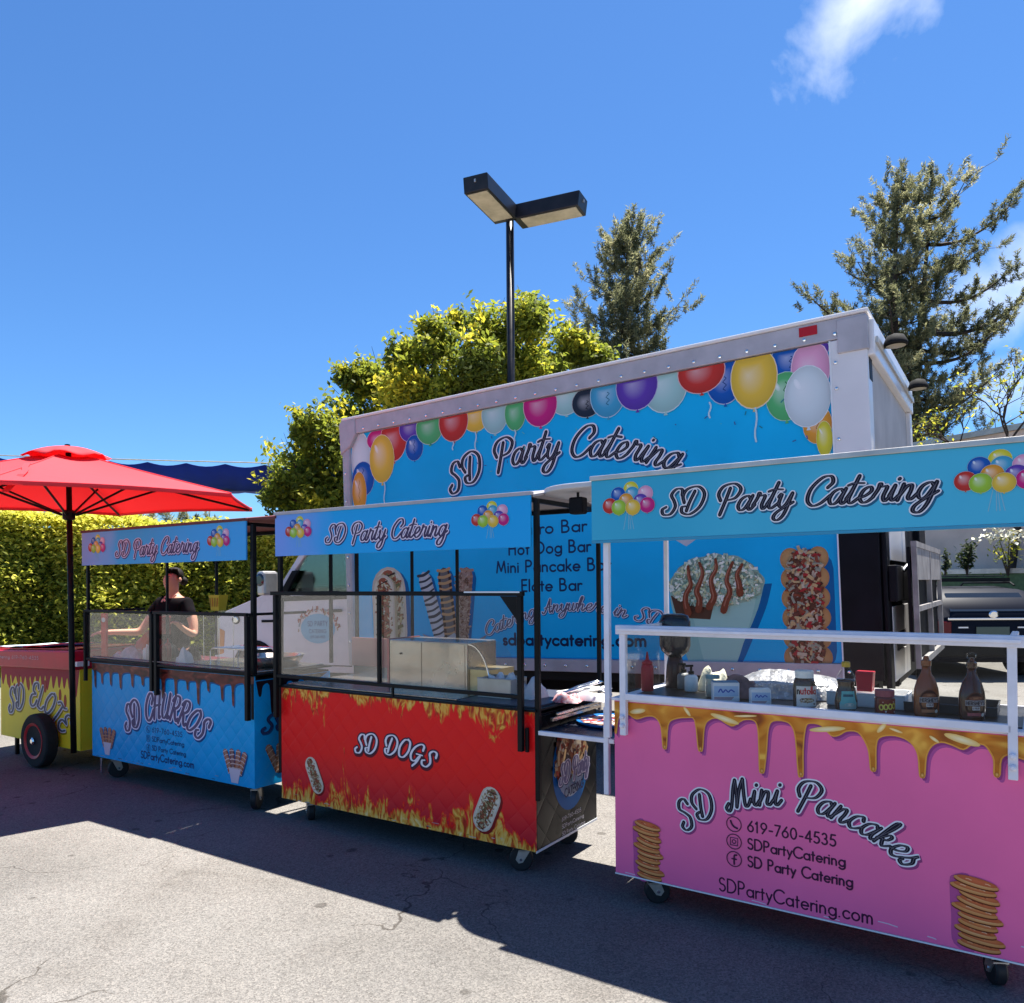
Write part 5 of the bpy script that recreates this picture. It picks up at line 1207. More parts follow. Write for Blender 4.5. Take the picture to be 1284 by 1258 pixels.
    bars('guard_rail', BM, t, [((-.03, gy, gz), (1.855, gy, gz))], .024); bars('guard_rail', BM, t, [((.012, gy, .925), (1.825, gy, .925))], .020)
    post(t, .0, gy, .66, gz-.012, BM, .028, 'guard_post'); post(t, 1.845, gy, .650, gz-.012, BM, .028, 'guard_post'); post(t, .885, gy, .936, gz-.012, BM, .022, 'guard_post'); post(t, .985, gy, z1+.012, .914, BM, .014, 'guard_post')
    MB().prism([(1.725, gz-.013), (1.830, gz-.013), (1.830, gz-.14)], gy-.004, gy+.004).build('gusset', BM, t)
    for a, b_ in ((.015, .873), (.897, 1.830)): MB().box(a, gy+.004, .936, b_, gy+.009, gz-.013).build('acrylic_pane', M['glass'], t)
    MB().box(1.50, gy-.013, gz+.004, 1.85, gy-.0125, gz+.0115).build('tape_strip', M['tape_white'], t)
    bars('guard_rail', BM, t, [((.0, gy+.015, gz), (.0, .5, gz))], .018)
    bars('guard_latch', BM, t, [((1.870, -.02, .655), (1.870, -.02, .76))], .018)
    # canopy
    red_e = mat('dark_red_roof_cloth', (.14, .035, .035), .7, noise=.2); sky = banner_material('red_cart', (.24, .34, .82), (.010, .38, .80), (.0, .9))
    canopy(t, -.02, 1.902, 1.683, 1.945, -.012, .735, BM, sky, BM, roof=mat('grey_roof_cloth', (.30, .28, .30), .6), edge=M['truck_grey'])
    post(t, -.012, .010, .30, 1.93, BM, .026); post(t, 1.916, .012, .40, 1.93, BM, .026)
    post(t, -.012, .695, .90, 1.90, BM, .022); post(t, 1.916, .695, .90, 1.90, BM, .022)
    post(t, 1.916, .695, .76, .899, M['steel_dull'], .018, 'post_socket')
    post(t, .50, .70, .93, 1.93, BM, .018, 'canopy_post'); post(t, .885, .70, .93, 1.93, BM, .018, 'canopy_post')
    for x in (.17, 1.78):
        for y in (.09, .58): castor(t, x, y, z0-.002, .062, 2.4+x*.7)
    # prints
    p = Print((0, 0, 0), (1, 0, 0), (0, 0, 1), (0, -1, 0), .0006)
    script_print(p, 'SD DOGS', [(.645,.500),(.76,.512),(.88,.522),(1.0,.520),(1.10,.507),(1.16,.492),(1.215,.474)], .108, (.14, .01, .02), inner=(.03, .015, .04), outline=(.80, .74, .78), w=.11, style='in', ow=.075, sh=(.03, -.09)); p.build('lettering', t, label='small white script on the red front')
    p = Print((0, 0, 0), (1, 0, 0), (0, 0, 1), (0, -1, 0), .0006)
    hotdog_print(p, (.300, .322), .235, .052, R(116), (.22, .01, .01), 90); p.build('hot_dog_print', t); p = Print((0, 0, 0), (1, 0, 0), (0, 0, 1), (0, -1, 0), .0006); hotdog_print(p, (1.602, .312), .255, .063, R(66), (.22, .01, .01), 110); p.build('hot_dog_print', t)
    p = Print((0, 0, 0), (1, 0, 0), (0, 0, 1), (0, -1, 0), .0008); gs = random.Random(1905)
    for q in range(22):
        x = gs.uniform(.03, 1.905-.1); z = 0.14+.004+abs(gs.gauss(0, .02)); w_ = gs.uniform(.01, .05); p.ribbon([(x, z), (x+w_*.5, z+gs.uniform(-.002, .003)), (x+w_, z)], gs.uniform(.0015, .004), gs.choice([(.5, .48, .46), (.03, .03, .03), (.35, .30, .28)]), caps=False); p.raise_(.3)
    o = p.build('scuff_marks', t); o['kind'] = 'stuff'
    yb = -.024
    p = Print((0, yb, 0), (1, 0, 0), (0, 0, 1), (0, -1, 0), .0006)
    script_print(p, 'SD Party Catering', [(.43, 1.752), (1.355, 1.762)], .108, (.02, .05, .18), inner=(.04, .02, .08), outline=(.80, .68, .80), w=.10, ow=.055, shear=.26); p.build('lettering', t, label='dark script with pale outline on the canopy valance')
    for cx in (.200, 1.655):
        bunch(t, yb, cx, 1.832, .215, .155)
    # side emblem
    p = Print((L+.001, 0, 0), (0, 1, 0), (0, 0, 1), (1, 0, 0), .0008)
    c = (.365, .505); p.ell(c, .195, .235, (.012, .16, .42), (.01, .14, .40), n=36); p.ell((c[0]+.005, c[1]+.03), .165, .195, (.30, .45, .55), (.42, .50, .60), n=30)
    speck(p, lambda s: ((s[0]-c[0])/.16)**2+((s[1]-c[1]-.045)/.18)**2 < 1 and s[1] > c[1]-.03, (c[0]-.17, c[1]-.05, c[0]+.17, c[1]+.24), 700, .034, [(.35, .12, .05), (.62, .42, .20), (.16, .05, .03), (.70, .62, .45), (.45, .06, .03), (.08, .05, .05)])
    script_print(p, 'SD PCDC', [(c[0]-.155, c[1]-.075), (c[0]+.165, c[1]-.045)], .10, (.05, .06, .15), inner=(.35, .30, .42), w=.12) if False else script_print(p, 'SD Party', [(c[0]-.155, c[1]-.075), (c[0]+.170, c[1]-.045)], .105, (.05, .06, .15), inner=(.22, .20, .34), w=.12)
    sans_print(p, 'CATERING', [(c[0]-.095, c[1]-.150), (c[0]+.115, c[1]-.135)], .045, (.02, .03, .10), .18)
    for k, (tx_, w0) in enumerate((('619-760-4535', .21), ('SDPartyCatering', .24), ('SD Party Catering', .25))): sans_print(p, tx_, [(c[0]-.13, .238-k*.038), (c[0]-.13+w0, .240-k*.038)], .020, (.55, .55, .58), .15)
    p.build('side_emblem_print', t)
    # right-hand folding shelf
    s = MB(); s.box(L+.03, .02, .745, L+.42, .62, .757); s = s.build('folding_shelf', mat('shelf_top', (.03, .035, .055), .25, noise=.2), t)
    bars('shelf_edge', M['white_metal'], s, [((L+.03, .008, .745), (L+.43, .008, .745)), ((L+.43, .02, .745), (L+.43, .61, .745))], .022)
    bars('side_rail', M['steel'], t, [((L+.045, .10, .80), (L+.045, .62, .80))], .020)
    bars('side_rail', M['steel'], t, [((L+.075, .10, .83), (L+.075, .62, .83))], .014)
red_cart()

# ================================================================== blue churro cart
def blue_cart():
    t = empty('churro_cart', (-6.115, 3.338, 0), .0025, 'blue churros cart with chocolate drip print, between the yellow and the red cart', 'food cart', 'catering carts standing in a row')
    L, Wd, z0, z1 = 1.933, .665, .17, .905; BM = M['black_metal']
    vin, *_ = quilt_mat('blue_quilted_wrap', (.006, .36, .74), .0032, 8.0)
    MB().box(.004, .012, z0+.004, L-.010, Wd, z1-.02).build('cart_body', M['black_paint'], t)
    MB().box(0, 0, z0, L, .010, z1-.001).build('front_panel', vin, t, bevel=.0012)
    MB().box(L-.009, .0105, z0, L+.001, Wd+.003, z1-.03).build('side_panel', vin, t, bevel=.001); MB().box(-.001, .0105, z0, .003, Wd+.003, z1-.03).build('side_panel', vin, t, bevel=.001)
    MB().box(-.012, -.016, z1, L+.012, Wd+.012, z1+.012).build('counter_top', BM, t, bevel=.002)
    MB().box(.90, .03, z1+.0125, L-.03, Wd-.03, z1+.024).build('steel_worktop', M['steel'], t, bevel=.003)
    MB().box(.03, .03, z1+.0125, .88, Wd-.03, z1+.020).build('dark_worktop', mat('maroon_worktop', (.12, .02, .03), .3, noise=.3), t)
    gy = -.038; gz = 1.308
    bars('guard_rail', BM, t, [((-.03, gy, gz), (.848, gy, gz))], .018); bars('guard_rail', BM, t, [((.895, gy, gz), (1.905, gy, gz))], .022)
    bars('guard_rail', BM, t, [((.005, gy, .935), (.848, gy, .935))], .018); bars('guard_rail', BM, t, [((.935, gy, .930), (1.895, gy, .930))], .018)
    bars('guard_rail', mat('dull_rail', (.22, .18, .17), .35, .6), t, [((.10, gy-.006, .955), (1.85, gy-.006, .955))], .008)
    for x, a in ((-.022, .76), (.864, .74), (.920, .715), (1.915, .62)): post(t, x, gy, a, gz-.01, BM, .030 if x > .5 else .024, 'guard_post')
    post(t, 1.885, gy+.055, .66, gz, BM, .022, 'guard_post')
    for a, b_ in ((-.008, .848), (.937, 1.898)): MB().box(a, gy+.004, .946, b_, gy+.009, gz-.013).build('acrylic_pane', M['glass'], t)
    for x in (-.022, 1.915): bars('guard_rail', BM, t, [((x, gy+.017, gz), (x, .45, gz))], .018)
    roof = mat('maroon_roof_cloth', (.17, .045, .045), .7, noise=.2)
    sky = banner_material('blue_cart', (.42, .38, .76), (.05, .38, .80), (-.1, .8))
    canopy(t, -.095, 1.888, 1.665, 1.922, -.012, .735, BM, sky, BM, roof=roof, edge=roof)
    post(t, -.075, .014, .93, 1.90, BM, .022); post(t, 1.915, .014, .62, 1.90, BM, .030); post(t, -.075, .70, .93, 1.90, BM, .020); post(t, 1.915, .70, .93, 1.90, BM, .022); post(t, .60, .70, .93, 1.90, BM, .020)
    # roof flap reaching right past the banner, lengthened to shade the gap between carts
    MB().box(1.890, -.008, 1.925, 2.152, .70, 1.94).build('roof_flap', roof, t)
    for x in (.17, 1.83):
        for y in (.09, .58): castor(t, x, y, z0-.002, .075, 1.2+x*.5)
    MB().tube([(.16, -.02, z0), (.16, -.02, .055)], .007, 6).build('brake_lever', M['chrome'], t)
    # chocolate drips
    g = random.Random(8); prof = []; x = .0
    while x < L-.03:
        w = g.uniform(.045, .075); d = g.choice([.06, .08, .11, .15])*g.uniform(.8, 1.15); zt = z1-.075+g.uniform(-.012, .012)
        prof += [(x, zt+.012), (x+w*.55, zt), (x+w*.7, zt-d*.8), (x+w*.9, zt-d), (x+w*1.1, zt-d*.8), (x+w*1.2, zt)]; x += w*1.2+g.uniform(.03, .08)
    prof = [(min(a, L-.001), b_) for a, b_ in prof]+[(L-.001, z1-.05)]
    sm = smooth_pts(prof, 3); sm = [(min(max(a, .001), L-.001), b_) for a, b_ in sm]
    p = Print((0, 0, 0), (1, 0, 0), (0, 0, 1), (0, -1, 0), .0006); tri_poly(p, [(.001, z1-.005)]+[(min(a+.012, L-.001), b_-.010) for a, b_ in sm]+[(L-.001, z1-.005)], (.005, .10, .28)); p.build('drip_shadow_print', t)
    poly_part('chocolate_drip_print', [(.001, z1-.005)]+sm+[(L-.001, z1-.005)], syrup_mat('chocolate_print', (.012, .004, .005), (.10, .008, .008), (.30, .06, .04), 9), t, -.0012)
    p = Print((L+.001, 0, 0), (0, 1, 0), (0, 0, 1), (1, 0, 0), .0006); x = .02; pts = [(.012, z1-.04)]
    while x < .58: d = g.uniform(.06, .18); pts += [(x, z1-.07), (x+.015, z1-.07-d), (x+.035, z1-.07-d), (x+.05, z1-.07)]; x += .10
    tri_poly(p, [(.012, z1-.035)]+smooth_pts(pts, 3)[1:]+[(.64, z1-.035)], (.02, .008, .012))
    script_print(p, 'SD', [(.05, .52), (.30, .53)], .11, (.005, .10, .28), inner=(.01, .03, .12), outline=(.02, .05, .16)); p.build('side_print', t)
    p = Print((L+.001, 0, 0), (0, 1, 0), (0, 0, 1), (1, 0, 0), .0006)
    for a in (-.10, .0, .09): churro_print(p, (.20, .24), (.20+a, .44), .05, (.30, .11, .04), (.62, .40, .28), (.005, .1, .28), 6)
    p.build('churro_print', t)
    LB = (.70, .66, .82)
    p = Print((0, 0, 0), (1, 0, 0), (0, 0, 1), (0, -1, 0), .0006)
    script_print(p, 'SD CHURROS', [(.46,.400),(.58,.445),(.72,.500),(.90,.545),(1.05,.540),(1.2,.505),(1.28,.468),(1.365,.425)], .185, (.004, .06, .22), inner=(.10, .07, .16), outline=LB, w=.12, ow=.05); p.build('lettering', t, label='arched lilac outlined script')
    p = Print((0, 0, 0), (1, 0, 0), (0, 0, 1), (0, -1, 0), .0006); ink = (.008, .035, .14)
    phone_lines(p, .80, .432, .034, .066, ink, .36, .38, .40, .17); p.build('lettering', t, label='small dark phone and name lines'); p = Print((0, 0, 0), (1, 0, 0), (0, 0, 1), (0, -1, 0), .0006); sans_print(p, 'SDPartyCatering.com', [(.660, .230), (1.290, .228)], .050, ink, .19); p.build('lettering', t, label='dark web address line')
    for cx, cz, s in ((.215, .315, 1.), (1.735, .300, 1.12)):
        p = Print((0, 0, 0), (1, 0, 0), (0, 0, 1), (0, -1, 0), .0006)
        for a in (-.085, -.028, .030, .085): churro_print(p, (cx+a*.45*s, cz-.06), (cx+a*1.15*s, cz+.105*s-abs(a)*.2), .042*s, (.32, .09, .03) if a != -.028 else (.16, .03, .02), (.52, .24, .12) if cx < 1 else (.62, .46, .42), (.004, .08, .24), 6)
        p.poly([(cx-.055*s, cz-.02), (cx+.055*s, cz-.02), (cx+.03*s, cz-.115), (cx-.03*s, cz-.115)], (.60, .52, .60)); p.build('churro_print', t)
    p = Print((0, 0, 0), (1, 0, 0), (0, 0, 1), (0, -1, 0), .0008); gs = random.Random(1933)
    for q in range(22):
        x = gs.uniform(.03, 1.933-.1); z = 0.17+.004+abs(gs.gauss(0, .02)); w_ = gs.uniform(.01, .05); p.ribbon([(x, z), (x+w_*.5, z+gs.uniform(-.002, .003)), (x+w_, z)], gs.uniform(.0015, .004), gs.choice([(.5, .48, .46), (.03, .03, .03), (.35, .30, .28)]), caps=False); p.raise_(.3)
    o = p.build('scuff_marks', t); o['kind'] = 'stuff'
    yb = -.024
    p = Print((0, yb, 0), (1, 0, 0), (0, 0, 1), (0, -1, 0), .0006)
    script_print(p, 'SD Party Catering', [(.372, 1.722), (1.372, 1.735)], .118, (.04, .06, .22), inner=(.05, .02, .10), outline=(.70, .58, .78), w=.10, ow=.05, shear=.24); p.build('lettering', t, label='dark script with lilac outline on the canopy valance')
    for cx in (.125, 1.610):
        bunch(t, yb, cx, 1.800, .215, .165)
blue_cart()

# ================================================================== yellow corn cart and its umbrella
def yellow_cart():
    t = empty('corn_cart', (-7.66, 3.36, 0), 0, 'yellow corn cart with a red lid and red wheel at the far left', 'food cart', 'catering carts standing in a row')
    L, Wd, z0, z1 = 1.325, .62, .175, .83
    yel = mat('yellow_vinyl', (.80, .60, .02), .42, noise=.12, nscale=3); rd = mat('dark_red_lid', (.50, .012, .03), .30, noise=.2, nscale=4)
    MB().box(.004, .012, z0+.004, L-.004, Wd, z1).build('cart_body', yel, t); MB().box(0, 0, z0, L, .010, z1).build('front_panel', yel, t, bevel=.002)
    MB().box(L-.003, .0105, z0, L+.002, Wd, z1).build('side_panel', yel, t)
    MB().prism([(-.28, .79), (L+.015, .83), (L+.015, .985), (-.28, .93)], -.06, .64).build('lid', rd, t, bevel=.012)
    MB().prism([(-.20, .9355), (L-.02, .9925), (L-.02, 1.0), (-.20, .943)], -.01, .58).build('lid_top', mat('lid_top_red', (.50, .02, .03), .25), t)
    # fading red print with drops
    fm = mat('red_fade_print', (.3, .01, .03), .4)
    p = Print((0, 0, 0), (1, 0, 0), (0, 0, 1), (0, -1, 0), .0006); g = random.Random(3); RD = (.34, .012, .03)
    pts = []; x = .01
    while x < L-.03:
        d = g.choice([.04, .07, .10, .05]); pts += [(x, .74-.02*math.sin(x*5)), (x+.02, .72-d), (x+.035, .70-d), (x+.05, .72-d)]; x += g.uniform(.075, .10)
    tri_poly(p, [(.002, z1)]+[(min(a, L-.002), b) for a, b in smooth_pts(pts, 3)]+[(L-.002, z1)], RD)
    for x, z in ((.25,.60),(.50,.66),(1.02,.60),(1.10,.56),(.16,.66),(.78,.66),(1.22,.62),(.33,.68)): p.ell((x, z), .022, .055, (.42, .07, .02), (.30, .02, .02), n=14)
    p.build('drip_print', t)
    p = Print((0, 0, 0), (1, 0, 0), (0, 0, 1), (0, -1, 0), .0006)
    script_print(p, 'SD ELOTE', [(.15,.38),(.36,.445),(.55,.480),(.75,.455),(.92,.385),(1.05,.29)], .20, (.30, .20, .01), inner=(.10, .09, .10), outline=(.62, .60, .62), w=.11, ow=.045); p.build('lettering', t)
    p = Print((0, -.062, 0), (1, 0, 0), (0, 0, 1), (0, -1, 0), .0008); sans_print(p, 'SD Party Catering 619-760-4535', [(-.26, .862), (.80, .892)], .028, (.62, .45, .45), .14); p.build('lettering', t, label='small pale line on the red lid')
    p = Print((L+.002, 0, 0), (0, 1, 0), (0, 0, 1), (1, 0, 0), .0008); script_print(p, 'SD', [(.10, .58), (.44, .58)], .16, (.3, .2, .01)); script_print(p, 'SD', [(.10, .34), (.44, .34)], .16, (.3, .2, .01)); p.build('side_print', t)
    wheel('cart_wheel', (.825, -.07, .225), .222, .10, t, rim=mat('red_rim', (.42, .012, .02), .35), big=True); wheel('cart_wheel', (.825, Wd+.075, .225), .222, .10, t, rim=mat('red_rim', (.42, .012, .02), .35), face=1, big=True)
    MB().tube([(.825, -.09, .225), (.825, Wd+.09, .225)], .015, 8).build('axle', M['steel_dull'], t)
    MB().lathe([(.015, -.085), (.03, -.128), (.018, -.136)], (.825, 0, .225), 10, 'y').build('hub_cap', M['chrome'], t)
    post(t, .12, .08, 0, z0, M['black_metal'], .03, 'rest_leg'); post(t, .12, .54, 0, z0, M['black_metal'], .03, 'rest_leg')
    c = MB().prism([(L+.02, .86), (L+.055, .86), (L+.055, .90), (L+.02, .90)], -.05, .05).build('umbrella_clamp', M['white_plastic'], t, bevel=.004)
    fl = MB(); fl.box(-.18, .02, 1.004, 1.12, .50, 1.008)
yellow_cart()
def flag_cloth():
    m = MB(); nx, ny = 16, 6; m.v = []; o_ = (-7.80, 3.38)
    for j in range(ny+1):
        for i in range(nx+1):
            x = i/nx*1.0; y = j/ny*.46; m.v.append((x, y, .006+.004*math.sin(i*1.3+j)+.045*x))
    m.f = [(j*(nx+1)+i, j*(nx+1)+i+1, (j+1)*(nx+1)+i+1, (j+1)*(nx+1)+i) for j in range(ny) for i in range(nx)]
    me = bpy.data.meshes.new('folded_cloth'); me.from_pydata(m.v, [], m.f); ca = me.color_attributes.new('Col', 'FLOAT_COLOR', 'CORNER')
    cols = []
    for f in m.f:
        i = f[0] % (nx+1); c = (.58, .72, .70) if i < 8 else ((.60, .02, .02) if i < 13 else (.05, .05, .12))
        cols += [(*c, 1)]*4
    ca.data.foreach_set('color', [v for c in cols for v in c]); me.materials.append(print_mat('cloth_print', .8))
    o = bpy.data.objects.new('folded_cloth', me); COL.objects.link(o); o.location = (o_[0], o_[1], .953); md = o.modifiers.new('s', 'SOLIDIFY'); md.thickness = .006
    tag(o, 'pale and red folded cloth lying on the red lid of the yellow cart', 'cloth')
flag_cloth()

def umbrella():
    c0 = Vector((-6.255, 3.27, 0))
    t = empty('market_umbrella', c0, 0, 'large bright red cart umbrella on a black pole at the left', 'umbrella')
    BM = M['black_metal']
    MB().tube([(0.0, 0.0, .19), (0, 0, .9), (-.012, .012, 2.55)], [.022, .022, .020], 12).build('pole', BM, t, smooth=True)
    cloth = bpy.data.materials.new('red_canvas'); cloth.use_nodes = True; n, l = cloth.node_tree.nodes, cloth.node_tree.links; b = n['Principled BSDF']; o_ = n['Material Output']
    b.inputs['Base Color'].default_value = (.88, .07, .09, 1); b.inputs['Roughness'].default_value = .85
    tr = n.new('ShaderNodeBsdfTranslucent'); tr.inputs[0].default_value = (.85, .02, .02, 1); mx = n.new('ShaderNodeMixShader'); mx.inputs[0].default_value = .38; l.new(b.outputs[0], mx.inputs[1]); l.new(tr.outputs[0], mx.inputs[2]); l.new(mx.outputs[0], o_.inputs[0])
    tc = n.new('ShaderNodeTexCoord'); nz = n.new('ShaderNodeTexNoise'); nz.inputs['Scale'].default_value = 4; l.new(tc.outputs['Object'], nz.inputs['Vector']); bp = n.new('ShaderNodeBump'); bp.inputs['Strength'].default_value = .25; bp.inputs['Distance'].default_value = .03; l.new(nz.outputs[0], bp.inputs['Height']); l.new(bp.outputs[0], b.inputs['Normal'])
    N = 6; Rr = 1.50; ztop, zr = 2.57, 2.175; hd = .028; a0 = R(16); seg = 8
    can = empty('canopy_pivot'); bpy.data.objects.remove(can)
    m = MB(); rings = 12; cols = N*seg
    def pt(i, f, top=ztop, rim=zr, rad=Rr, sag=.035):
        k = i/seg; s = int(k); u = k-s; A = a0+2*math.pi*s/N; B = A+2*math.pi/N
        p = Vector((math.cos(A), math.sin(A)))*(1-u)+Vector((math.cos(B), math.sin(B)))*u
        r = rad*f; pull = 1-.03*math.sin(math.pi*u)*f
        z = top+(rim-top)*(f**.92)-sag*math.sin(math.pi*u)*math.sin(math.pi*f)
        return (p.x*r*pull, p.y*r*pull, z+.018*math.sin(math.pi*u)*f*f)
    for j in range(rings+1):
        f = .13+(1-.13)*j/rings
        for i in range(cols): m.v.append(pt(i, f))
    for j in range(rings):
        for i in range(cols): m.f.append((j*cols+i, (j+1)*cols+i, (j+1)*cols+(i+1) % cols, j*cols+(i+1) % cols))
    k = len(m.v)
    for i in range(cols): x, y, z = pt(i, 1.); m.v.append((x*1.002, y*1.002, z-hd))
    for i in range(cols): m.f.append((rings*cols+i, k+i, k+(i+1) % cols, rings*cols+(i+1) % cols))
    co = m.build('canopy', cloth, t, recalc=False); autosmooth(co, 28); md = co.modifiers.new('s', 'SOLIDIFY'); md.thickness = .003
    # vent cap, wavy
    v = MB(); rr = 6
    for j in range(rr+1):
        f = j/rr
        for i in range(cols):
            x, y, z = pt(i, .01+.20*f, 2.60, 2.3, Rr, 0.0); wav = .014*math.sin(i*.95)*f*f; v.v.append((x*1.02, y*1.02, 2.598-.082*f**1.8+wav))
    for j in range(rr):
        for i in range(cols): v.f.append((j*cols+i, (j+1)*cols+i, (j+1)*cols+(i+1) % cols, j*cols+(i+1) % cols))
    v.v.append((0, 0, 2.600)); kk = len(v.v)-1
    for i in range(cols): v.f.append((kk, i, (i+1) % cols))
    vo = v.build('vent_cap', cloth, t, recalc=False); autosmooth(vo, 60); md = vo.modifiers.new('s', 'SOLIDIFY'); md.thickness = .003
    MB().lathe([(.02, 2.595), (.020, 2.612), (.008, 2.616)], n=10).build('finial', BM, t)
    MB().lathe([(.03, 2.02), (.045, 2.03), (.045, 2.09), (.03, 2.10)], n=12).build('runner', BM, t)
    for s in range(N):
        A = a0+2*math.pi*s/N; d = Vector((math.cos(A), math.sin(A), 0))
        MB().tube([Vector(pt(s*seg, f))+Vector((0, 0, .003)) for f in [.16+.84*q/10 for q in range(11)]], .0035, 5).build('seam', cloth, t)
        MB().tube([d*.04+Vector((0, 0, 2.44)), d*(Rr*.98)+Vector((0, 0, zr-.015))], .010, 6).build('rib', BM, t)
        MB().tube([d*.05+Vector((0, 0, 2.06)), d*(Rr*.52)+Vector((0, 0, ztop+(zr-ztop)*.52-.03))], .009, 6).build('strut', BM, t)
    # loose tie strap hanging over the front
    A = R(318); d = Vector((math.cos(A), math.sin(A), 0)); sd = Vector((-d.y, d.x, 0))
    st = MB(); pts = [d*Rr*f*.93+Vector((0, 0, ztop+(zr-ztop)*f+.012))+sd*.05*math.sin(f*9) for f in (.55, .65, .75, .87)]+[d*Rr*.90+Vector((0, 0, zr-.06))]
    for a, b_ in zip(pts, pts[1:]): st.add([a-sd*.02, a+sd*.02, b_+sd*.02, b_-sd*.02], [(0, 1, 2, 3)])
    o = st.build('tie_strap', cloth, t, recalc=False); md = o.modifiers.new('s', 'SOLIDIFY'); md.thickness = .004
    t.rotation_euler = (R(1.2), R(.6), 0)
umbrella()

# ================================================================== things on the carts
def P_at(cart_o, rz, x, y, z):
    c, s = math.cos(rz), math.sin(rz); return (cart_o[0]+x*c-y*s, cart_o[1]+x*s+y*c, z)
PO, PR_ = (-1.596, 3.333), -.023
SH_Z = .972      # top of the white shelf behind the guard
def shelf():
    pass
CHOC = mat('chocolate_syrup', (.060, .016, .010), .18, coat=.5, noise=.25); CARA = mat('caramel_syrup', (.20, .055, .018), .2, coat=.4); LABEL_D = (.045, .012, .008)
def label_arc(parent, r, z0, z1, a0, a1, draw, name='label', sy=1., off=.0012, zfun=None):
    """a printed label wrapped on a round body: draw(p) works in flat arc-length coordinates, then wrapped"""
    p = Print((0, 0, 0), (1, 0, 0), (0, 0, 1), (0, -1, 0), 0); draw(p)
    rr = r+off; vs = []
    for (x, y, z) in p.v:
        rad = (zfun(z) if zfun else rr)+off
        th = x/rr-math.pi/2; e = -y*1.0
        vs.append(((rad+e)*math.cos(th), (rad+e)*math.sin(th)*sy, z))
    p.v = vs; return p.build(name, parent)
def subdiv_rect(p, x0, z0, x1, z1, col, n=10):
    k = len(p.v)
    for j in range(5):
        for i in range(n+1): p.v.append(p.P((x0+(x1-x0)*i/n, z0+(z1-z0)*j/4))); p.c.append(col)
    for j in range(4):
        for i in range(n): a = k+j*(n+1)+i; p.f.append((a, a+1, a+n+2, a+n+1))
    p.raise_(2)
def place(t, cart, x, y, z, rz=0):
    o, r = cart; t.location = P_at(o, r, x, y, z); t.rotation_euler = (0, 0, r+rz); return t
PC = (PO, PR_); RC = ((-3.956, 3.371), -.005); BCt = ((-6.115, 3.338), .0025)
RZ = R(30)      # jars face the photographer

def bottle_syrup(x, m, lab, cap, rim):
    t = empty('syrup_bottle'); tag(t, lab, 'bottle', 'syrup bottles behind the guard')
    prof = [(.030, 0), (.043, .004), (.047, .03), (.0475, .08), (.044, .11), (.034, .145), (.022, .165), (.0165, .18), (.0160, .20)]
    b = MB().lathe(prof, n=24, sy=.62); b = b.build('bottle_body', m, t, smooth=True)
    MB().lathe([(.018, .198), (.018, .218), (.012, .222), (.008, .236)], n=18).build('cap', cap, t, smooth=False)
    if rim:
        MB().tube([(.0+.018*math.cos(a), 0, .243+.010*math.sin(a)) for a in [2*math.pi*i/14 for i in range(15)]], .003, 5).build('cap_ring', M['glass'], t)
    def zf(z):
        for (r0, z0), (r1, z1) in zip(prof, prof[1:]):
            if z0 <= z <= z1: return r0+(r1-r0)*(z-z0)/max(1e-6, z1-z0)
        return prof[0][0]
    def draw(p):
        oval = [(.040*math.cos(a), .062+.048*math.sin(a)) for a in [2*math.pi*i/24 for i in range(24)]]
        p.fan((0, .062), oval, (.14, .035, .02), (.10, .025, .015)); p.fan((0, .062), [(a*.93, .062+(b_-.062)*.93) for a, b_ in oval], (.05, .012, .01), (.035, .01, .008))
        p.fan((0, .088), [(.026*math.cos(a), .088+.008*math.sin(a)) for a in [2*math.pi*i/14 for i in range(14)]], (.35, .16, .08), (.12, .03, .02))
        subdiv_rect(p, -.038, .060, .038, .080, (.28, .26, .27)); subdiv_rect(p, -.013, .044, .013, .057, (.60, .58, .56))
        sans_print(p, "HERSHEY'S", [(-.034, .0635), (.034, .0635)], .0125, (.03, .015, .02), .20); sans_print(p, 'SYRUP', [(-.011, .047), (.011, .047)], .007, (.1, .03, .03), .2)
        subdiv_rect(p, -.030, .022, .018, .034, (.40, .10, .10) if m is CHOC else (.40, .16, .08)); p.fan((.025, .027), [(.025+.007*math.cos(a), .027+.007*math.sin(a)) for a in [2*math.pi*i/10 for i in range(10)]], (.6, .55, .5), (.5, .45, .4))
    label_arc(t, .047, 0, 0, 0, 0, draw, 'label', .62, .0012, zf)
    place(t, PC, x, .085, SH_Z, RZ)
bottle_syrup(1.295, CARA, 'brown caramel syrup bottle, left of the two tall brown syrup bottles', CARA, False)
bottle_syrup(1.447, CHOC, 'dark chocolate syrup bottle with a clear ring cap, nearest the right guard post', CHOC, True)
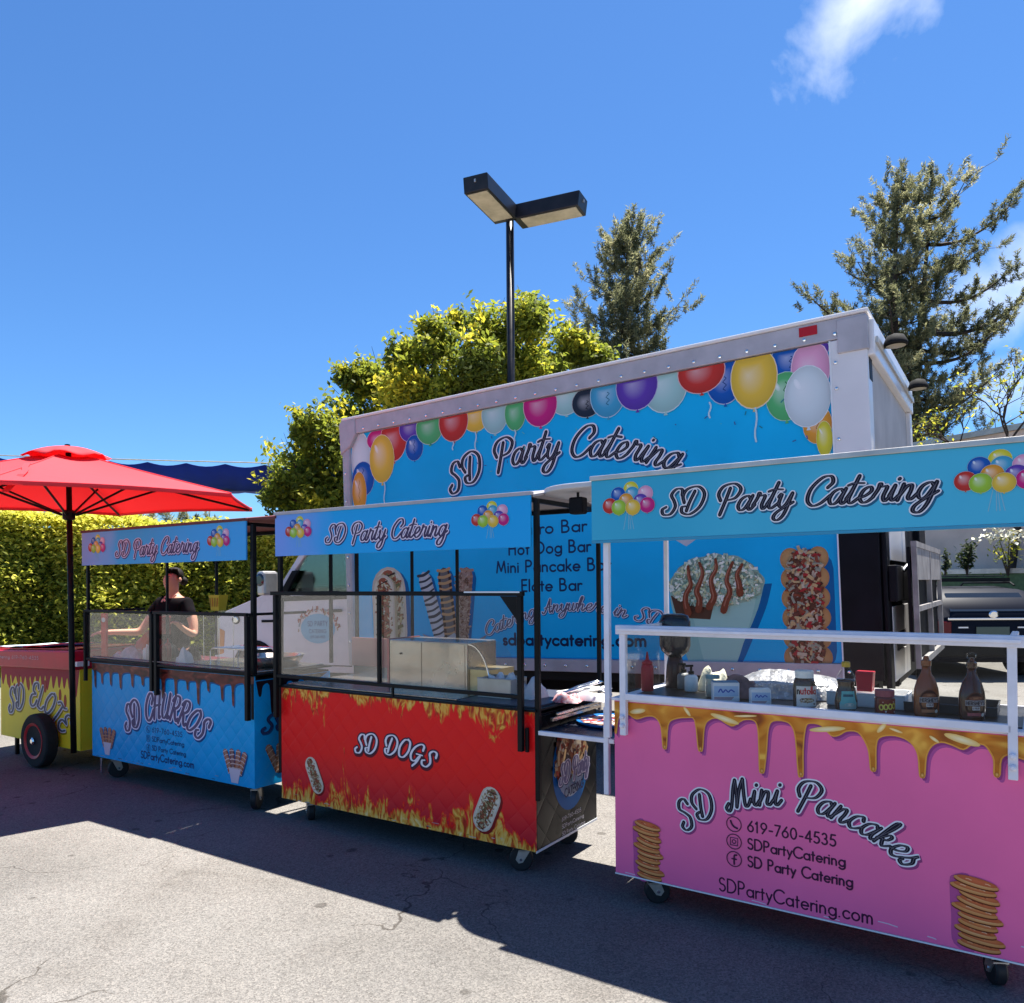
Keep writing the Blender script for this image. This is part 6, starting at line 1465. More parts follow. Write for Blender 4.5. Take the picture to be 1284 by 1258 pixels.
def nutella():
    t = empty('spread_jar'); tag(t, 'large hazelnut spread jar with white lid and red lettering on a white label', 'jar')
    prof = [(.040, 0), (.046, .006), (.047, .05), (.046, .095), (.042, .112), (.036, .128)]
    MB().lathe(prof, n=26, sy=.75).build('jar_body', mat('cocoa_spread', (.060, .035, .022), .2, coat=.6), t, smooth=True)
    MB().lathe([(.0375, .124), (.0375, .152), (.034, .155)], n=26, sy=.8).build('lid', M['white_plastic'], t)
    def draw(p):
        subdiv_rect(p, -.044, .008, .044, .092, (.66, .62, .58), 14)
        sans_print(p, 'nutella', [(-.039, .060), (.039, .060)], .030, (.55, .015, .015), .16)
        for q in layout('nutella', SN, [(-.039, .060), (.039, .060)], .030)[:2]: p.ribbon(q, .0055, (.02, .02, .02))
        p.raise_(3)
        p.fan((0, .034), [(.030*math.cos(a), .034+.010*math.sin(a)) for a in [2*math.pi*i/14 for i in range(14)]], (.45, .30, .16), (.25, .12, .05)); p.ribbon([(-.02, .040), (.0, .036), (.032, .018)], .006, (.10, .05, .03))
        speck(p, lambda s: True, (-.025, .026, .022, .042), 40, .004, [(.7, .6, .4), (.2, .1, .05), (.5, .35, .2)])
    label_arc(t, .047, 0, 0, 0, 0, draw, 'label', .75, .0014)
    place(t, PC, .842, .085, SH_Z, RZ)
nutella()
def teal_jar():
    t = empty('syrup_jug'); tag(t, 'clear waisted syrup jug with a teal label and yellow flip cap', 'bottle')
    prof = [(.034, 0), (.043, .01), (.045, .04), (.037, .085), (.032, .10), (.034, .115), (.037, .128)]
    MB().lathe(prof, n=24, sy=.7).build('jug_body', mat('amber_syrup', (.05, .022, .012), .12, coat=.8), t, smooth=True)
    MB().lathe([(.037, .1285), (.036, .14), (.028, .155), (.016, .172), (.014, .185)], n=24, sy=.7).build('clear_neck', M['glass'], t, smooth=True)
    MB().lathe([(.0165, .178), (.0165, .196), (.012, .200)], n=16).build('cap', mat('yellow_cap', (.55, .35, .04), .4), t)
    def zf(z):
        for (r0, z0), (r1, z1) in zip(prof, prof[1:]):
            if z0 <= z <= z1: return r0+(r1-r0)*(z-z0)/max(1e-6, z1-z0)
        return .04
    def draw(p):
        k = len(p.v)
        for j in range(7):
            for i in range(11): w = .036 if j < 3 else .030; p.v.append(p.P((-w+2*w*i/10, .010+.072*j/6))); p.c.append((.13, .42, .42) if j > 1 else (.30, .42, .38))
        for j in range(6):
            for i in range(10): a = k+j*11+i; p.f.append((a, a+1, a+12, a+11))
        p.raise_(3); subdiv_rect(p, -.022, .060, .022, .070, (.03, .10, .14)); p.fan((.003, .028), [(.003+.02*math.cos(a), .028+.008*math.sin(a)) for a in [2*math.pi*i/12 for i in range(12)]], (.7, .68, .6), (.35, .40, .36))
    label_arc(t, .043, 0, 0, 0, 0, draw, 'label', .7, .0014, zf)
    place(t, PC, 1.005, .085, SH_Z, RZ)
teal_jar()
def red_jar():
    t = empty('jam_jar'); tag(t, 'small dark red jar with a faded red lid and a yellow logo', 'jar')
    MB().lathe([(.034, 0), (.037, .005), (.037, .062), (.034, .072)], n=22).build('jar_body', mat('dark_red_jam', (.13, .02, .02), .2, coat=.5), t, smooth=True)
    MB().lathe([(.036, .070), (.036, .094), (.033, .096)], n=22).build('lid', mat('faded_red_lid', (.30, .07, .09), .45), t)
    def draw(p):
        subdiv_rect(p, -.034, .006, .034, .062, (.20, .03, .02)); sans_print(p, 'DUO', [(-.024, .026), (.026, .030)], .022, (.70, .52, .05), .30) if False else None
        for i, c in enumerate(((.75, .6, .1), (.75, .6, .1), (.75, .6, .1), (.7, .5, .05))): p.ribbon([(-.026+.016*i+.007*math.cos(a), .030+.010*math.sin(a)+.002*i) for a in [2*math.pi*k/10 for k in range(11)]], .005, c, caps=False)
        p.raise_(3); p.ribbon([(-.020, .050), (.020, .052)], .005, (.6, .4, .3)); p.ribbon([(-.01, .014), (.025, .013)], .007, (.6, .5, .5))
    label_arc(t, .037, 0, 0, 0, 0, draw, 'label', 1., .0012)
    place(t, PC, 1.148, .085, SH_Z, RZ)
red_jar()
def small_box(x, y, w, h, d, label, top):
    t = empty('paper_carton'); tag(t, label, 'carton', 'small white cartons on the shelf')
    MB().box(-w/2, -d/2, 0, w/2, d/2, h).build('carton_body', M['paper'], t, bevel=.002)
    p = Print((0, -d/2, 0), (1, 0, 0), (0, 0, 1), (0, -1, 0), .0008); p.poly([(-w*.45, h*.28), (w*.45, h*.28), (w*.45, h*.82), (-w*.45, h*.82)], (.42, .55, .72)); p.ribbon(smooth_pts([(-w*.28, h*.50), (-w*.2, h*.66), (-w*.12, h*.48), (-w*.02, h*.62), (w*.08, h*.50), (w*.18, h*.62), (w*.30, h*.52)], 4), h*.07, (.06, .10, .42)); p.raise_(2); p.poly([(-w*.45, h*.08), (w*.2, h*.08), (w*.3, h*.24), (-w*.45, h*.24)], (.55, .35, .36)); p.build('carton_print', t)
    MB().box(-w/2+.004, -d/2+.004, h+.0005, w/2-.004, d/2-.004, h+.004).build('carton_lid', top, t)
    place(t, PC, x, y, SH_Z, RZ*.9)
small_box(.498, .10, .115, .082, .06, 'wider of the two small blue and white printed cartons', mat('blue_lid', (.10, .22, .35), .5)); small_box(.655, .09, .085, .062, .05, 'narrower blue and white printed carton beside the spread jar', M['white_plastic'])
def pump_bottle(x, y, label, m, h=.105, tall=.0, nm='pump_bottle', cat='bottle'):
    t = empty(nm); tag(t, label, cat)
    MB().lathe([(.028, 0), (.032, .004), (.032, h*.62), (.026, h*.72), (.012, h*.78)], n=18).build('bottle_body', m, t, smooth=True)
    MB().lathe([(.014, h*.78), (.014, h*.92), (.006, h*.94), (.006, h*1.12)], n=12).build('pump_neck', M['black_metal'], t)
    MB().box(-.030, -.006, h*1.12, .010, .006, h*1.22).build('pump_head', M['black_metal'], t, bevel=.002)
    place(t, PC, x, y, SH_Z, RZ+.3)
pump_bottle(.262, .30, 'white pump bottle with black head nearest the rear post', M['white_plastic']); pump_bottle(.200, .36, 'darker small pump bottle half hidden by the rear post', mat('grey_bottle', (.2, .2, .2), .4))
def squeeze(x, y, label, m, cart, z, h=.19, r=.030):
    t = empty('squeeze_bottle'); tag(t, label, 'bottle')
    MB().lathe([(r*.93, 0), (r, .005), (r, h*.58), (r*.9, h*.66), (r*.8, h*.68)], n=18).build('bottle_body', m, t, smooth=True); MB().lathe([(r*.85, h*.681), (r*.85, h*.74), (r*.3, h*.80), (r*.12, h)], n=14).build('nozzle', m, t, smooth=True)
    place(t, cart, x, y, z)
RP = mat('red_plastic_bottle', (.42, .015, .03), .35)
squeeze(.078, .20, 'red squeeze bottle at the left end of the pink cart shelf', RP, PC, SH_Z)
def dark_dispenser():
    t = empty('shade_dispenser'); tag(t, 'tall dark rounded dispenser standing behind the left guard post of the pink cart', 'dispenser')
    MB().lathe([(.045, 0), (.05, .01), (.042, .12), (.035, .16)], n=20).build('base', mat('smoky_base', (.05, .02, .022), .25), t, smooth=True)
    MB().lathe([(.035, .161), (.07, .19), (.082, .22), (.082, .34), (.070, .372), (.04, .380)], n=24, sy=.55).build('hopper', mat('smoky_plastic', (.022, .022, .028), .18, coat=.4), t, smooth=True)
    place(t, PC, .13, .42, SH_Z-.012)
dark_dispenser()
def glass_jar(x, y, label, lid, fill, h=.095, r=.034):
    t = empty('glass_jar'); tag(t, label, 'jar')
    MB().lathe([(r*.9, 0), (r, .004), (r, h*.82), (r*.9, h*.86)], n=20).build('jar_glass', M['glass'], t, smooth=True)
    MB().lathe([(r*.86, .003), (r*.9, h*.5), (r*.5, h*.56)], n=16).build('contents', fill, t, smooth=True); MB().lathe([(r*.95, h*.861), (r*.95, h), (r*.9, h*1.02)], n=20).build('lid', lid, t)
    place(t, PC, x, y, SH_Z, RZ)
glass_jar(.405, .20, 'round glass jar with a greyish teal lid between the pump bottle and the cartons', mat('teal_lid', (.18, .34, .36), .4), mat('cream_fill', (.55, .50, .42), .7))
def wrap_bag(cart, x, y, z, w, d, h, label, m, seed, name='plastic_bag', cat='bag'):
    g = random.Random(seed); mb = MB(); nx, ny = 14, 10; ph = [g.uniform(0, 6) for _ in range(6)]
    for j in range(ny+1):
        for i in range(nx+1):
            u, v = i/nx*2-1, j/ny*2-1; e = max(0, (1-u**4)*(1-v**4)); zz = h*e**.7*(.74+.13*math.sin(u*4+ph[0]+v*2)+.10*math.sin(v*5+ph[1]+u*3)+.05*math.sin(u*9+v*7+ph[2]))
            mb.v.append((u*w/2*(1+.06*math.sin(v*5+ph[3])), v*d/2*(1+.08*math.sin(u*6+ph[4])), max(.001, zz)))
    mb.f = [(j*(nx+1)+i, j*(nx+1)+i+1, (j+1)*(nx+1)+i+1, (j+1)*(nx+1)+i) for j in range(ny) for i in range(nx)]
    k = len(mb.v); mb.v += [(-w/2, -d/2, 0), (w/2, -d/2, 0), (w/2, d/2, 0), (-w/2, d/2, 0)]; mb.f.append((k+3, k+2, k+1, k))
    o = mb.build(name, m, None, recalc=False); autosmooth(o, 50); tag(o, label, cat); o.location = P_at(cart[0], cart[1], x, y, z); o.rotation_euler = (0, 0, g.uniform(-.3, .3)); return o
M['foil'] = mat('crumpled_film', (.45, .44, .45), .25, .5, noise=.35, nscale=30, bump=.5, bscale=40); M['cream'] = mat('cream_bag', (.72, .68, .52), .6, bump=.4, bscale=30)
wrap_bag(PC, .70, .42, SH_Z-.002, .62, .30, .12, 'crumpled clear film covering the griddle at the back of the pink cart', M['foil'], 4, 'plastic_film', 'film')
wrap_bag(PC, .335, .40, SH_Z-.002, .13, .12, .13, 'small cream coloured bag behind the pump bottle', M['cream'], 5)
wrap_bag(PC, .52, .24, SH_Z-.002, .16, .10, .115, 'brown and pink folded wrapper behind the cartons', mat('wrapper', (.28, .15, .14), .4, noise=.5, nscale=18), 9, 'food_wrapper', 'wrapper')
def tray_box(cart, x, y, z, w, d, h, label, m, nm='steel_tray', cat='tray', lip=True):
    t = empty(nm); tag(t, label, cat)
    b = MB(); b.box(-w/2, -d/2, 0, w/2, d/2, .004)
    for s in (-1, 1): b.box(s*w/2-.002, -d/2, .0041, s*w/2+.002, d/2, h); b.box(-w/2+.0021, s*d/2-.002, .0041, w/2-.0021, s*d/2+.002, h)
    b.build('tray_body', m, t)
    if lip: bars('tray_rim', m, t, [((-w/2, -d/2, h), (w/2, -d/2, h)), ((-w/2, d/2, h), (w/2, d/2, h))], .007)
    place(t, cart, x, y, z); return t
tray_box(PC, 1.05, .33, SH_Z-.002, .30, .20, .055, 'white tray with papers behind the teal labelled jug', M['white_plastic'], 'paper_tray')
tray_box(PC, 1.36, .34, SH_Z-.002, .32, .24, .035, 'shallow dark tray behind the two syrup bottles', mat('dark_tray', (.05, .05, .055), .3), 'dark_tray')
def red_cup():
    t = empty('red_cup'); tag(t, 'red square cup standing on the white tray behind the teal jug', 'cup'); b = MB(); b.prism([(-.03, 0), (.03, 0), (.036, .085), (-.036, .085)], -.03, .03); b.build('cup_body', RP, t, bevel=.003); place(t, PC, 1.03, .36, SH_Z+.05)
red_cup()

# ---- red cart contents
def steel_warmer():
    t = empty('bun_warmer'); tag(t, 'brushed steel bun warmer box with a curved glass end on the red cart', 'food warmer')
    MB().box(0, 0, 0, .60, .30, .285).build('case', M['steel'], t, bevel=.006)
    MB().box(.02, -.004, .01, .26, -.0005, .275).build('door_panel', M['steel'], t, bevel=.001); MB().box(.275, -.004, .01, .585, -.0005, .275).build('door_panel', M['steel'], t, bevel=.001)
    MB().box(-.015, -.002, -.0, -.001, .30, .29).build('side_flange', mat('pink_steel', (.45, .16, .16), .3, .7), t)
    b = MB(); pts = [(.601, .005)]+[(.601+.15*math.sin(a), .02+.255*math.cos(a)) for a in [math.pi/2*i/10 for i in range(11)]]+[(.751, .005)]
    b.prism(pts, .01, .016); b.prism(pts, .29, .296); b.build('curved_glass', M['glass'], t)
    bars('glass_edge', M['chrome'], t, [((.752, .015, .01), (.752, .29, .01))], .008)
    MB().tube([(.604+.15*math.sin(a), .008, .02+.255*math.cos(a)) for a in [math.pi/2*i/12 for i in range(13)]], .005, 6).build('curved_rim', M['chrome'], t)
    MB().box(.603, .02, .0, .74, .28, .13).build('inner_shelf', mat('gold_steel', (.60, .48, .28), .3, .9), t)
    MB().tube([(.10, -.008, .20), (.10, -.012, .205)], .006, 6).build('knob', M['rubber'], t)
    place(t, RC, .68, .27, .8725)
steel_warmer()
t_ = tray_box(RC, 1.53, .26, .869, .22, .16, .105, 'square steel napkin holder beside the right guard post of the red cart', M['steel_dull'], 'napkin_holder', 'holder')
for i, (dx, dy, a, lab) in enumerate(((-.04, 0, .3, 'crumpled white napkin at the left in the steel holder'), (.05, .01, -.4, 'crumpled white napkin at the right in the steel holder'))):
    wrap_bag(RC, 1.53+dx, .26+dy, .874, .11, .10, .145, lab, M['paper'], 20+i, 'paper_napkin', 'napkin')
wrap_bag(RC, 1.70, .30, .869, .13, .16, .13, 'translucent white bag on the right corner of the red cart', mat('thin_white_bag', (.62, .60, .60), .5, bump=.4), 31)
def tongs(cart, x, y, z, rz, L, label, m, handle=None):
    t = empty('serving_tongs'); tag(t, label, 'tongs')
    for s in (-1, 1):
        MB().tube([(0, 0, .01), (L*.5, s*.012, .02+s*.004), (L*.9, s*.022, .02), (L, s*.010, .012)], [.006, .007, .009, .003], 6).build('arm', m, t, smooth=True)
    if handle: MB().tube([(-.005, 0, .01), (L*.25, 0, .016)], .013, 8).build('grip', handle, t)
    place(t, cart, x, y, z, rz); t.rotation_euler[1] = -.25 if handle is None else -.10; return t
tongs(RC, 1.82, .36, .868, .75, .28, 'steel tongs leaning up to the right on the red cart side rail', M['chrome']); tongs(RC, 1.80, .42, .875, .35, .30, 'white tongs lying across the red cart side', M['white_plastic'], M['white_plastic'])
tongs(RC, 2.03, .60, .86, 2.8, .14, 'short tongs with blue grip at the rear of the red cart side', M['chrome'], mat('blue_grip', (.01, .06, .22), .4))
wrap_bag(RC, 1.92, .30, .862, .15, .10, .055, 'red and white checked paper on the side of the red cart', mat('check_paper', (.70, .60, .60), .7, col2=(.5, .02, .03), nscale=45), 33, 'food_paper', 'paper')
wrap_bag(RC, 2.00, .42, .862, .20, .09, .05, 'white cloth lying beside the tongs on the red cart side', M['paper'], 35, 'white_cloth', 'cloth')
def plate():
    t = empty('round_sign_plate'); tag(t, 'round blue plate with mixed red print on the folding shelf between red and pink carts', 'plate'); 
    MB().lathe([(.10, 0), (.185, .004), (.20, .018), (.196, .020), (.180, .008), (.02, .006)], n=40).build('plate_rim', mat('blue_plate', (.01, .13, .38), .3), t, smooth=True)
    p = Print((0, 0, .0095), (1, 0, 0), (0, 1, 0), (0, 0, 1), .0006); p.ell((0, 0), .165, .165, (.40, .45, .52), n=32); speck(p, lambda s: math.hypot(*s) < .155, (-.16, -.16, .16, .16), 420, .03, [(.45, .05, .05), (.6, .5, .4), (.08, .1, .25), (.6, .6, .65), (.35, .15, .08)]); p.build('plate_print', t)
    place(t, RC, 2.16, .38, .7575); 
plate()

# ---- blue cart contents
g = random.Random(12)
BZ = .9255
for i, (x, y, h, r, lab) in enumerate(((.52, .16, .15, .026, 'clear squeeze bottle with pale sauce on the blue cart'), (.645, .12, .15, .026, 'red sauce bottle left of the central posts on the blue cart'), (.72, .14, .16, .028, 'darker red sauce bottle touching the central posts of the blue cart'), (.60, .26, .17, .026, 'red sauce bottle standing at the back of the blue cart'), (.42, .20, .12, .03, 'white round tub with purple band on the blue cart'))):
    squeeze(x, y, lab, [mat('pale_sauce', (.45, .42, .42), .35), RP, mat('dark_sauce', (.22, .02, .02), .3), RP, M['white_plastic']][i], BCt, BZ, h, r)
def red_stand():
    t = empty('menu_stand'); tag(t, 'narrow red stand at the left end of the blue cart', 'stand'); MB().box(-.028, -.01, 0, .028, .01, .36).build('stand_board', mat('bright_red_board', (.62, .02, .02), .45), t, bevel=.003); MB().box(-.06, -.05, 0, .06, .05, .012).build('stand_foot', RP, t); MB().lathe([(.02, -.011), (.015, -.014)], (0, 0, .31), 14, 'y').build('round_badge', M['white_plastic'], t); place(t, BCt, .075, .06, BZ, .2)
red_stand()
for i, (x, y, w, d, h, lab, m) in enumerate(((.22, .34, .24, .2, .22, 'orange-red plastic bag on the blue cart', mat('orange_bag', (.60, .08, .03), .45)), (.25, .18, .26, .16, .11, 'lilac and white food wrap in front of the orange bag', mat('lilac_wrap', (.40, .33, .45), .35, noise=.4, nscale=20)), (.40, .36, .24, .16, .16, 'dark green bag at the back of the blue cart', mat('dark_green_bag', (.03, .04, .03), .4)), (.13, .20, .12, .2, .06, 'white paper beside the red stand', M['paper']), (.70, .38, .14, .14, .12, 'dark bag behind the sauce bottles', M['rubber']))):
    wrap_bag(BCt, x, y, BZ, w, d, h, lab, m, 50+i)
wrap_bag(BCt, .985, .14, .93, .09, .10, .13, 'white twisted napkin right of the central posts on the blue cart', M['paper'], 60, 'paper_napkin', 'napkin')
def basin():
    t = empty('fryer_basin'); tag(t, 'round steel fryer basin at the right end of the blue cart', 'basin'); MB().lathe([(.02, .012), (.15, .014), (.19, .075), (.21, .078), (.205, .070), (.16, .0), (.02, .0)], n=36).build('basin_bowl', M['steel'], t, smooth=True); place(t, BCt, 1.70, .36, .930)
    r = empty('wire_rack'); tag(r, 'low steel wire rack on the right half of the blue cart', 'rack')
    b = MB()
    for y in (-.12, .12): b.tube([(-.22, y, .0), (-.22, y, .10), (-.19, y, .12), (.22, y, .12), (.22, y, .0)], .005, 6)
    b.build('rack_frame', M['chrome'], r); bb = MB()
    for i in range(9): bb.tube([(-.2+i*.05, -.12, .121), (-.2+i*.05, .12, .121)], .003, 5)
    bb.build('rack_wires', M['chrome'], r); place(r, BCt, 1.45, .30, .930)
basin()
def carton():
    t = empty('popcorn_carton'); tag(t, 'open yellow striped food carton standing on the guard rail of the blue cart', 'carton')
    w0, w1, h = .045, .062, .115; b = MB().add([(-w0, -.03, 0), (w0, -.03, 0), (w0, .03, 0), (-w0, .03, 0), (-w1, -.04, h), (w1, -.04, h), (w1, .04, h), (-w1, .04, h)], [(0, 3, 2, 1), (0, 1, 5, 4), (1, 2, 6, 5), (2, 3, 7, 6), (3, 0, 4, 7)]); b.build('carton_body', mat('yellow_card', (.62, .42, .03), .6), t, recalc=True)
    p = Print((0, -.0305, 0), (1, 0, 0), (0, 0, 1), (0, -1, 0), .010)
    for i in range(4): x = -.036+i*.024; p.poly([(x-.004, .03), (x+.004, .03), (x*1.25+.006, .095), (x*1.25-.006, .095)], (.50, .14, .02) if i % 2 else (.35, .16, .03))
    p.build('carton_print', t); place(t, BCt, 1.205, .27, 1.335-.02)
    s = empty('serving_board'); tag(s, 'small clear riser carrying the yellow carton inside the blue cart guard', 'riser'); MB().box(-.10, -.07, .368, .10, .07, .380).build('riser_top', M['glass'], s); bars('riser_leg', M['chrome'], s, [((-.09, -.06, .0), (-.09, -.06, .36)), ((.09, -.06, .0), (.09, -.06, .36)), ((-.09, .06, .0), (-.09, .06, .36)), ((.09, .06, .0), (.09, .06, .36))], .006); place(s, BCt, 1.205, .27, .9345)
carton()

# ================================================================== person
def skin_obj(name, nodes, edges, m, parent, root=0, sub=2):
    me = bpy.data.meshes.new(name); me.from_pydata([n[0] for n in nodes], edges, []); o = bpy.data.objects.new(name, me); COL.objects.link(o); o.parent = parent
    md = o.modifiers.new('skin', 'SKIN'); md.use_smooth_shade = True
    sv = me.skin_vertices[0].data
    for i, n in enumerate(nodes): r = n[1]; sv[i].radius = r if isinstance(r, tuple) else (r, r)
    sv[root].use_root = True
    s = o.modifiers.new('sub', 'SUBSURF'); s.levels = sub; s.render_levels = sub; me.materials.append(m); return o
def person():
    t = empty('person', (-6.72, 4.45, 0), R(8), 'person in black T-shirt with dark red print and tied back hair behind the blue cart', 'person')
    # local frame: x to the person's left, -y is where they face, z up; pelvis at 0.88
    N = []; E = []
    def add(p, r, frm=None): N.append((p, r)); k = len(N)-1; E.append((frm, k)) if frm is not None else None; return k
    pel = add((0, 0, .86), (.155, .11)); sp = add((0, .0, 1.02), (.135, .10), pel); ch = add((0, -.01, 1.20), (.15, .105), sp); nb = add((0, .0, 1.36), (.085, .07), ch); nk = add((0, -.01, 1.42), (.050, .050), nb); 
    hd0 = add((0, -.02, 1.49), (.060, .070), nk); hd1 = add((0, -.015, 1.56), (.072, .088), hd0); hd2 = add((0, -.01, 1.63), (.060, .072), hd1)
    add((0, -.095, 1.545), (.010, .012), hd1)      # nose
    for s, pts in ((1, [(.16, .0, 1.33), (.25, .0, 1.17), (.29, -.03, 1.04), (.36, -.20, 1.10), (.37, -.25, 1.13)]), (-1, [(-.16, .0, 1.33), (-.26, -.05, 1.18), (-.31, -.12, 1.06), (-.42, -.31, 1.07), (-.45, -.36, 1.07)])):
        k = nb; rs = [.060, .048, .040, .028, .026]
        for p, r in zip(pts, rs): k = add(p, (r, r*.95), k)
        d = (Vector(pts[-1])-Vector(pts[-2])).normalized(); side = d.cross(Vector((0, 0, 1))).normalized(); w = Vector(pts[-1]); palm = add(tuple(w+d*.045), (.034, .016), k)
        for f, (o, ln) in enumerate(((-.027, .062), (-.009, .072), (.009, .068), (.026, .052))):
            a = add(tuple(w+d*.080+side*o), .0090, palm); b = add(tuple(w+d*(.080+ln*.55)+side*o*1.05+Vector((0, 0, -.012))), .0085, a); add(tuple(w+d*(.080+ln*.85)+side*o*1.05+Vector((0, 0, -.034))), .0075, b)
        th = add(tuple(w+d*.040-side*.036*s+Vector((0, 0, .004))), .0105, palm); add(tuple(w+d*.078-side*.050*s+Vector((0, 0, -.010))), .0090, th)
    for s in (-1, 1):
        hp = add((s*.09, 0, .80), (.085, .085), pel); kn = add((s*.10, -.01, .46), (.056, .060), hp); an = add((s*.10, .01, .09), (.038, .040), kn); add((s*.105, -.10, .035), (.035, .030), an)
    skin_obj('body', N, E, M['skin'], t, 0)
    # clothes
    N2 = []; E2 = []
    def a2(p, r, f=None): N2.append((p, r)); k = len(N2)-1; E2.append((f, k)) if f is not None else None; return k
    p0 = a2((0, 0, .82), (.195, .150)); p1 = a2((0, 0, 1.02), (.155, .118), p0); p2 = a2((0, -.01, 1.20), (.168, .122), p1); p3 = a2((0, .0, 1.345), (.10, .082), p2); a2((0, -.005, 1.385), (.062, .060), p3)
    k = a2((.16, 0, 1.335), (.072, .070), p3); a2((.235, -.015, 1.19), (.064, .062), k); k = a2((-.16, 0, 1.335), (.072, .070), p3); a2((-.24, -.075, 1.20), (.064, .062), k)
    skin_obj('t_shirt', N2, E2, M['shirt'], t)
    pr = Print((0, -.150, 0), (1, 0, 0), (0, 0, 1), (0, -1, 0), .0)
    prn = MB()
    for j in range(7):
        for i in range(9): u = (i-4)/4; prn.v.append((u*.105, -.128-.022*(1-u*u)-.002, 1.05+.17*j/6))
    prn.f = [(j*9+i, j*9+i+1, (j+1)*9+i+1, (j+1)*9+i) for j in range(6) for i in range(8)]
    o = prn.build('shirt_print', M['shirt_red'], t, smooth=True, recalc=False); md = o.modifiers.new('s', 'SOLIDIFY'); md.thickness = .004
    N3 = [((0, 0, .86), (.165, .122)), ((.092, 0, .78), (.098, .095)), ((.102, -.01, .46), (.072, .076)), ((.10, .01, .11), (.055, .058)), ((-.092, 0, .78), (.098, .095)), ((-.102, -.01, .46), (.072, .076)), ((-.10, .01, .11), (.055, .058))]
    skin_obj('trousers', N3, [(0, 1), (1, 2), (2, 3), (0, 4), (4, 5), (5, 6)], M['jeans'], t)
    for s in (-1, 1): MB().lathe([(.035, 0), (.048, .01), (.045, .05), (.02, .07)], (s*.105, -.05, 0), 14, 'z', .95, 2.1).build('shoe', M['rubber'], t, smooth=True)
    # hair: cap swept back into a bun
    h = MB(); c = Vector((0, .008, 1.600)); nu, nv = 20, 10
    for j in range(nv+1):
        ph = math.pi*.5*j/nv*1.42
        for i in range(nu):
            th = 2*math.pi*i/nu; x, y = math.sin(ph)*math.cos(th), math.sin(ph)*math.sin(th); z = math.cos(ph)
            zlim = z if y > -.05 else max(z, .66+.12*abs(x))
            h.v.append((c.x+x*.075, c.y+y*.090, c.z+zlim*.076+.006*math.sin(th*9)*math.sin(ph)))
    h.f = [(j*nu+i, (j+1)*nu+i, (j+1)*nu+(i+1) % nu, j*nu+(i+1) % nu) for j in range(nv) for i in range(nu)]
    ho = h.build('hair', M['hair'], t, smooth=True); md = ho.modifiers.new('s', 'SOLIDIFY'); md.thickness = .008
    MB().lathe([(.01, -.035), (.035, -.02), (.042, .0), (.034, .022), (.01, .034)], (0, .115, 1.545), 14, 'y').build('hair_bun', M['hair'], t, smooth=True)
    for s in (-1, 1):
        e = MB().lathe([(.002, -.007), (.009, -.004), (.0115, 0), (.009, .004), (.002, .007)], (s*.028, -.090, 1.568), 12, 'y', 1, .55).build('eye', M['paper'], t, smooth=True); MB().lathe([(.001, -.0085), (.005, -.0065)], (s*.028, -.091, 1.568), 10, 'y').build('iris', M['hair'], e)
        MB().tube([(s*.044, -.083, 1.586), (s*.03, -.093, 1.590), (s*.014, -.095, 1.586)], .003, 5).build('eyebrow', M['hair'], t)
        MB().lathe([(.004, -.02), (.016, -.01), (.019, .004), (.012, .018), (.003, .024)], (s*.079, .005, 1.555), 12, 'z', .35, 1).build('ear', M['skin'], t, smooth=True)
    MB().tube([(-.022, -.083, 1.512), (0, -.092, 1.511), (.022, -.083, 1.512)], [.003, .005, .003], 6).build('mouth', mat('lips', (.32, .09, .08), .5), t, smooth=True)
person()

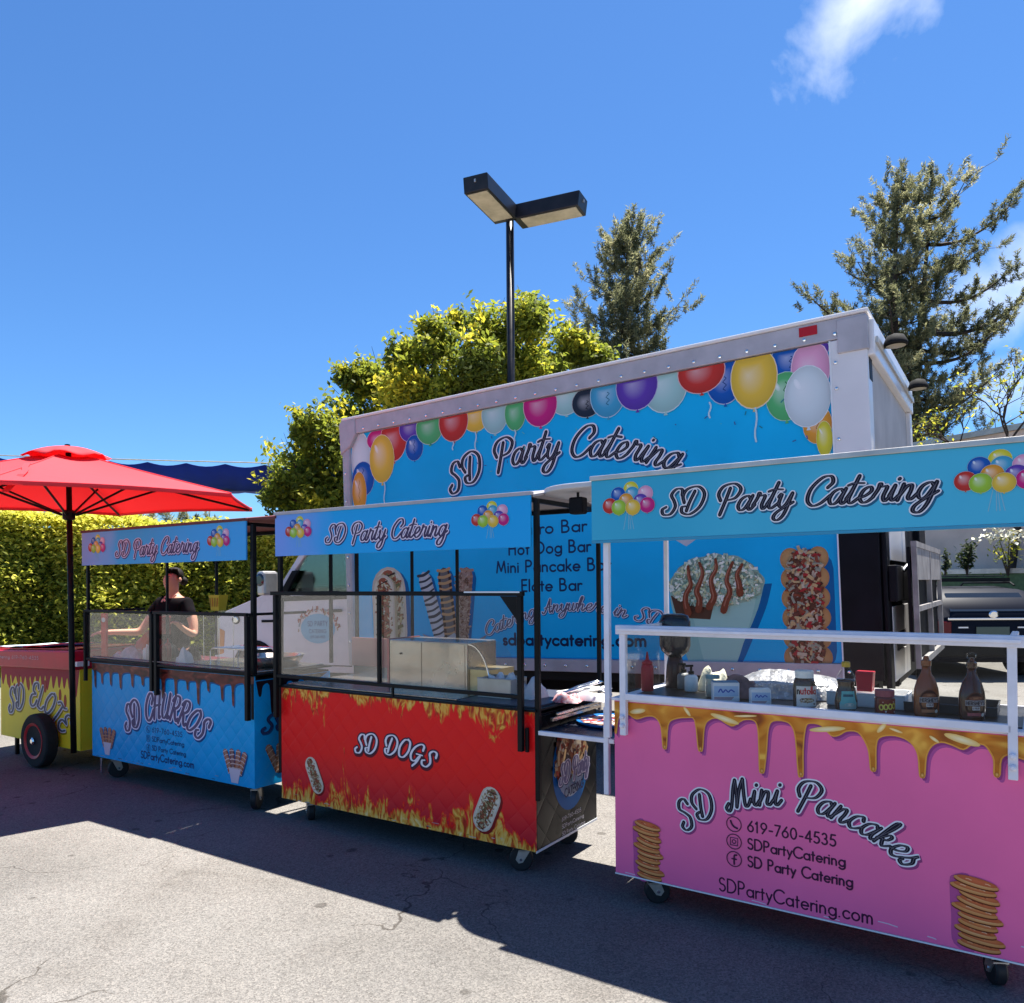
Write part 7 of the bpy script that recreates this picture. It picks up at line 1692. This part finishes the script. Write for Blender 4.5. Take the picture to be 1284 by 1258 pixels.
# ================================================================== parked car, far right
def car():
    cfw = Vector((-_s, _c, 0)); b = Vector((.52, 11.2, 0))
    base = right0*0+Vector((0, 0, 0))
    pos = Vector((0, 0, 0))+fwd0*11.6+right0*7.15
    t = empty('parked_car', pos, .576-.05, 'dark navy car with a roof rack seen from behind at the right edge', 'car')
    # local: +y away from the camera (car's front), x width
    W2 = .88; S = [ # y, half width bottom, z bottom, half width belt, z belt, half width roof, z roof
      (0.0, .80, .34, .84, .92, .60, .98), (.10, .86, .26, .88, .95, .70, 1.14), (.38, .88, .24, .90, .97, .70, 1.35), (1.0, .88, .22, .90, .96, .68, 1.40), (2.2, .88, .22, .90, .94, .66, 1.38), (3.0, .88, .22, .89, .92, .66, 1.12), (3.3, .88, .22, .88, .91, .80, .97), (4.0, .86, .24, .86, .80, .78, .84), (4.3, .76, .34, .76, .66, .66, .70)]
    m = MB(); ring = 12
    for y, wb, zb, wm, zm, wr, zr in S:
        m.v += [(-wb*.9, y, zb), (-wb, y, zb+.10), (-wm, y, (zb+zm)/2), (-wm*.985, y, zm), (-wr, y, zr-.03), (-wr*.85, y, zr), (wr*.85, y, zr), (wr, y, zr-.03), (wm*.985, y, zm), (wm, y, (zb+zm)/2), (wb, y, zb+.10), (wb*.9, y, zb)]
    n = len(S)
    for i in range(n-1):
        for j in range(ring): m.f.append((i*ring+j, (i+1)*ring+j, (i+1)*ring+(j+1) % ring, i*ring+(j+1) % ring))
    m.f.append(tuple(range(ring))); m.f.append(tuple((n-1)*ring+i for i in reversed(range(ring))))
    o = m.build('body', M['navy'], t, bevel=.02); autosmooth(o, 40)
    MB().add([(-.58, .045, 1.02), (.58, .045, 1.02), (.54, .30, 1.27), (-.54, .30, 1.27), (-.60, .02, 1.03), (.60, .02, 1.03), (.55, .29, 1.30), (-.55, .29, 1.30)], [(4, 5, 6, 7), (0, 3, 2, 1), (0, 1, 5, 4), (1, 2, 6, 5), (2, 3, 7, 6), (3, 0, 4, 7)]).build('rear_window', M['dark_glass'], t)
    MB().box(-.66, -.035, .90, .66, -.002, .935).build('chrome_strip', M['chrome'], t, bevel=.008)
    e = MB(); e.lathe([(.07, 0), (.05, -.012)], (0, -.036, .985), 16, 'y', 1, .8); e.build('emblem', M['chrome'], t)
    MB().box(-.24, -.02, .66, .24, -.004, .80).build('number_plate', mat('dark_plate', (.08, .11, .09), .5), t, bevel=.004)
    for s in (-1, 1):
        MB().box(s*.36, -.022, .78, s*.50, -.006, .80).build('plate_lamp', M['white_plastic'], t); MB().box(s*.60, -.02, .70, s*.83, .06, .88).build('tail_light', mat('smoked_red', (.10, .005, .01), .2), t, bevel=.01)
        MB().tube([(s*.58, .45, 1.41), (s*.58, .55, 1.455), (s*.57, 1.9, 1.45), (s*.57, 2.0, 1.40)], .016, 6).build('roof_rail', M['black_metal'], t)
    MB().box(-.80, -.055, .36, .80, .0, .56).build('rear_bumper', M['black_metal'], t, bevel=.02); MB().box(-.62, -.058, .57, .62, -.0, .585).build('bumper_trim', M['chrome'], t)
    r = MB()
    for y in (.7, 1.1, 1.6): r.box(-.66, y, 1.472, .66, y+.04, 1.53)
    for x in (-.55, -.2, .2, .52): r.tube([(x, .6, 1.56), (x, 1.75, 1.56)], .010, 6)
    r.build('roof_rack', M['black_metal'], t)
    for y in (.75, 3.45):
        for s in (-1, 1):
            w = MB().lathe([(.12, -.10), (.30, -.10), (.325, -.07), (.325, .07), (.30, .10), (.12, .10)], (s*.80, y, .325), 26, 'x').build('wheel', M['tyre'], t); autosmooth(w, 30)
            MB().lathe([(.02, -.095), (.19, -.095), (.2, -.08), (.2, .08), (.19, .095), (.02, .095)], (s*.805, y, .325), 18, 'x').build('rim', M['steel_dull'], w)
car()

# ---- kerb in front of the hedge and a lit strip of pavement
k = MB(); 
k.box(-2, -.42, 0, 8.2, -.27, .13); o = k.build('kerb', mat('kerb_concrete', (.34, .33, .30), .9, noise=.15, nscale=4, bump=.2), None, bevel=.012); o.location = (-13.6, 5.45, 0); o.rotation_euler = (0, 0, math.atan2(2.75, 3.05)); tag(o, kind='structure')
def ridge():
    m = MB(); n = 60; g = random.Random(3)
    for i in range(n+1):
        a = -1.5+3.2*i/n; d = 260; x = -math.sin(HEAD-a)*d; y = math.cos(HEAD-a)*d; h = 7+5*math.sin(i*.4)+3*math.sin(i*1.1)+g.uniform(-.6, .6)
        if a < -.1: h *= .5
        m.v += [(x, y, -1), (x, y, h), (x*1.3, y*1.3, h*.9), (x*1.3, y*1.3, -1)]
    for i in range(n):
        for j in range(3): m.f.append((i*4+j, (i+1)*4+j, (i+1)*4+j+1, i*4+j+1))
    o = m.build('hillside', mat('hill_scrub', (.16, .15, .10), .95, noise=.4, nscale=.08), None, smooth=True); tag(o, kind='structure')
ridge()
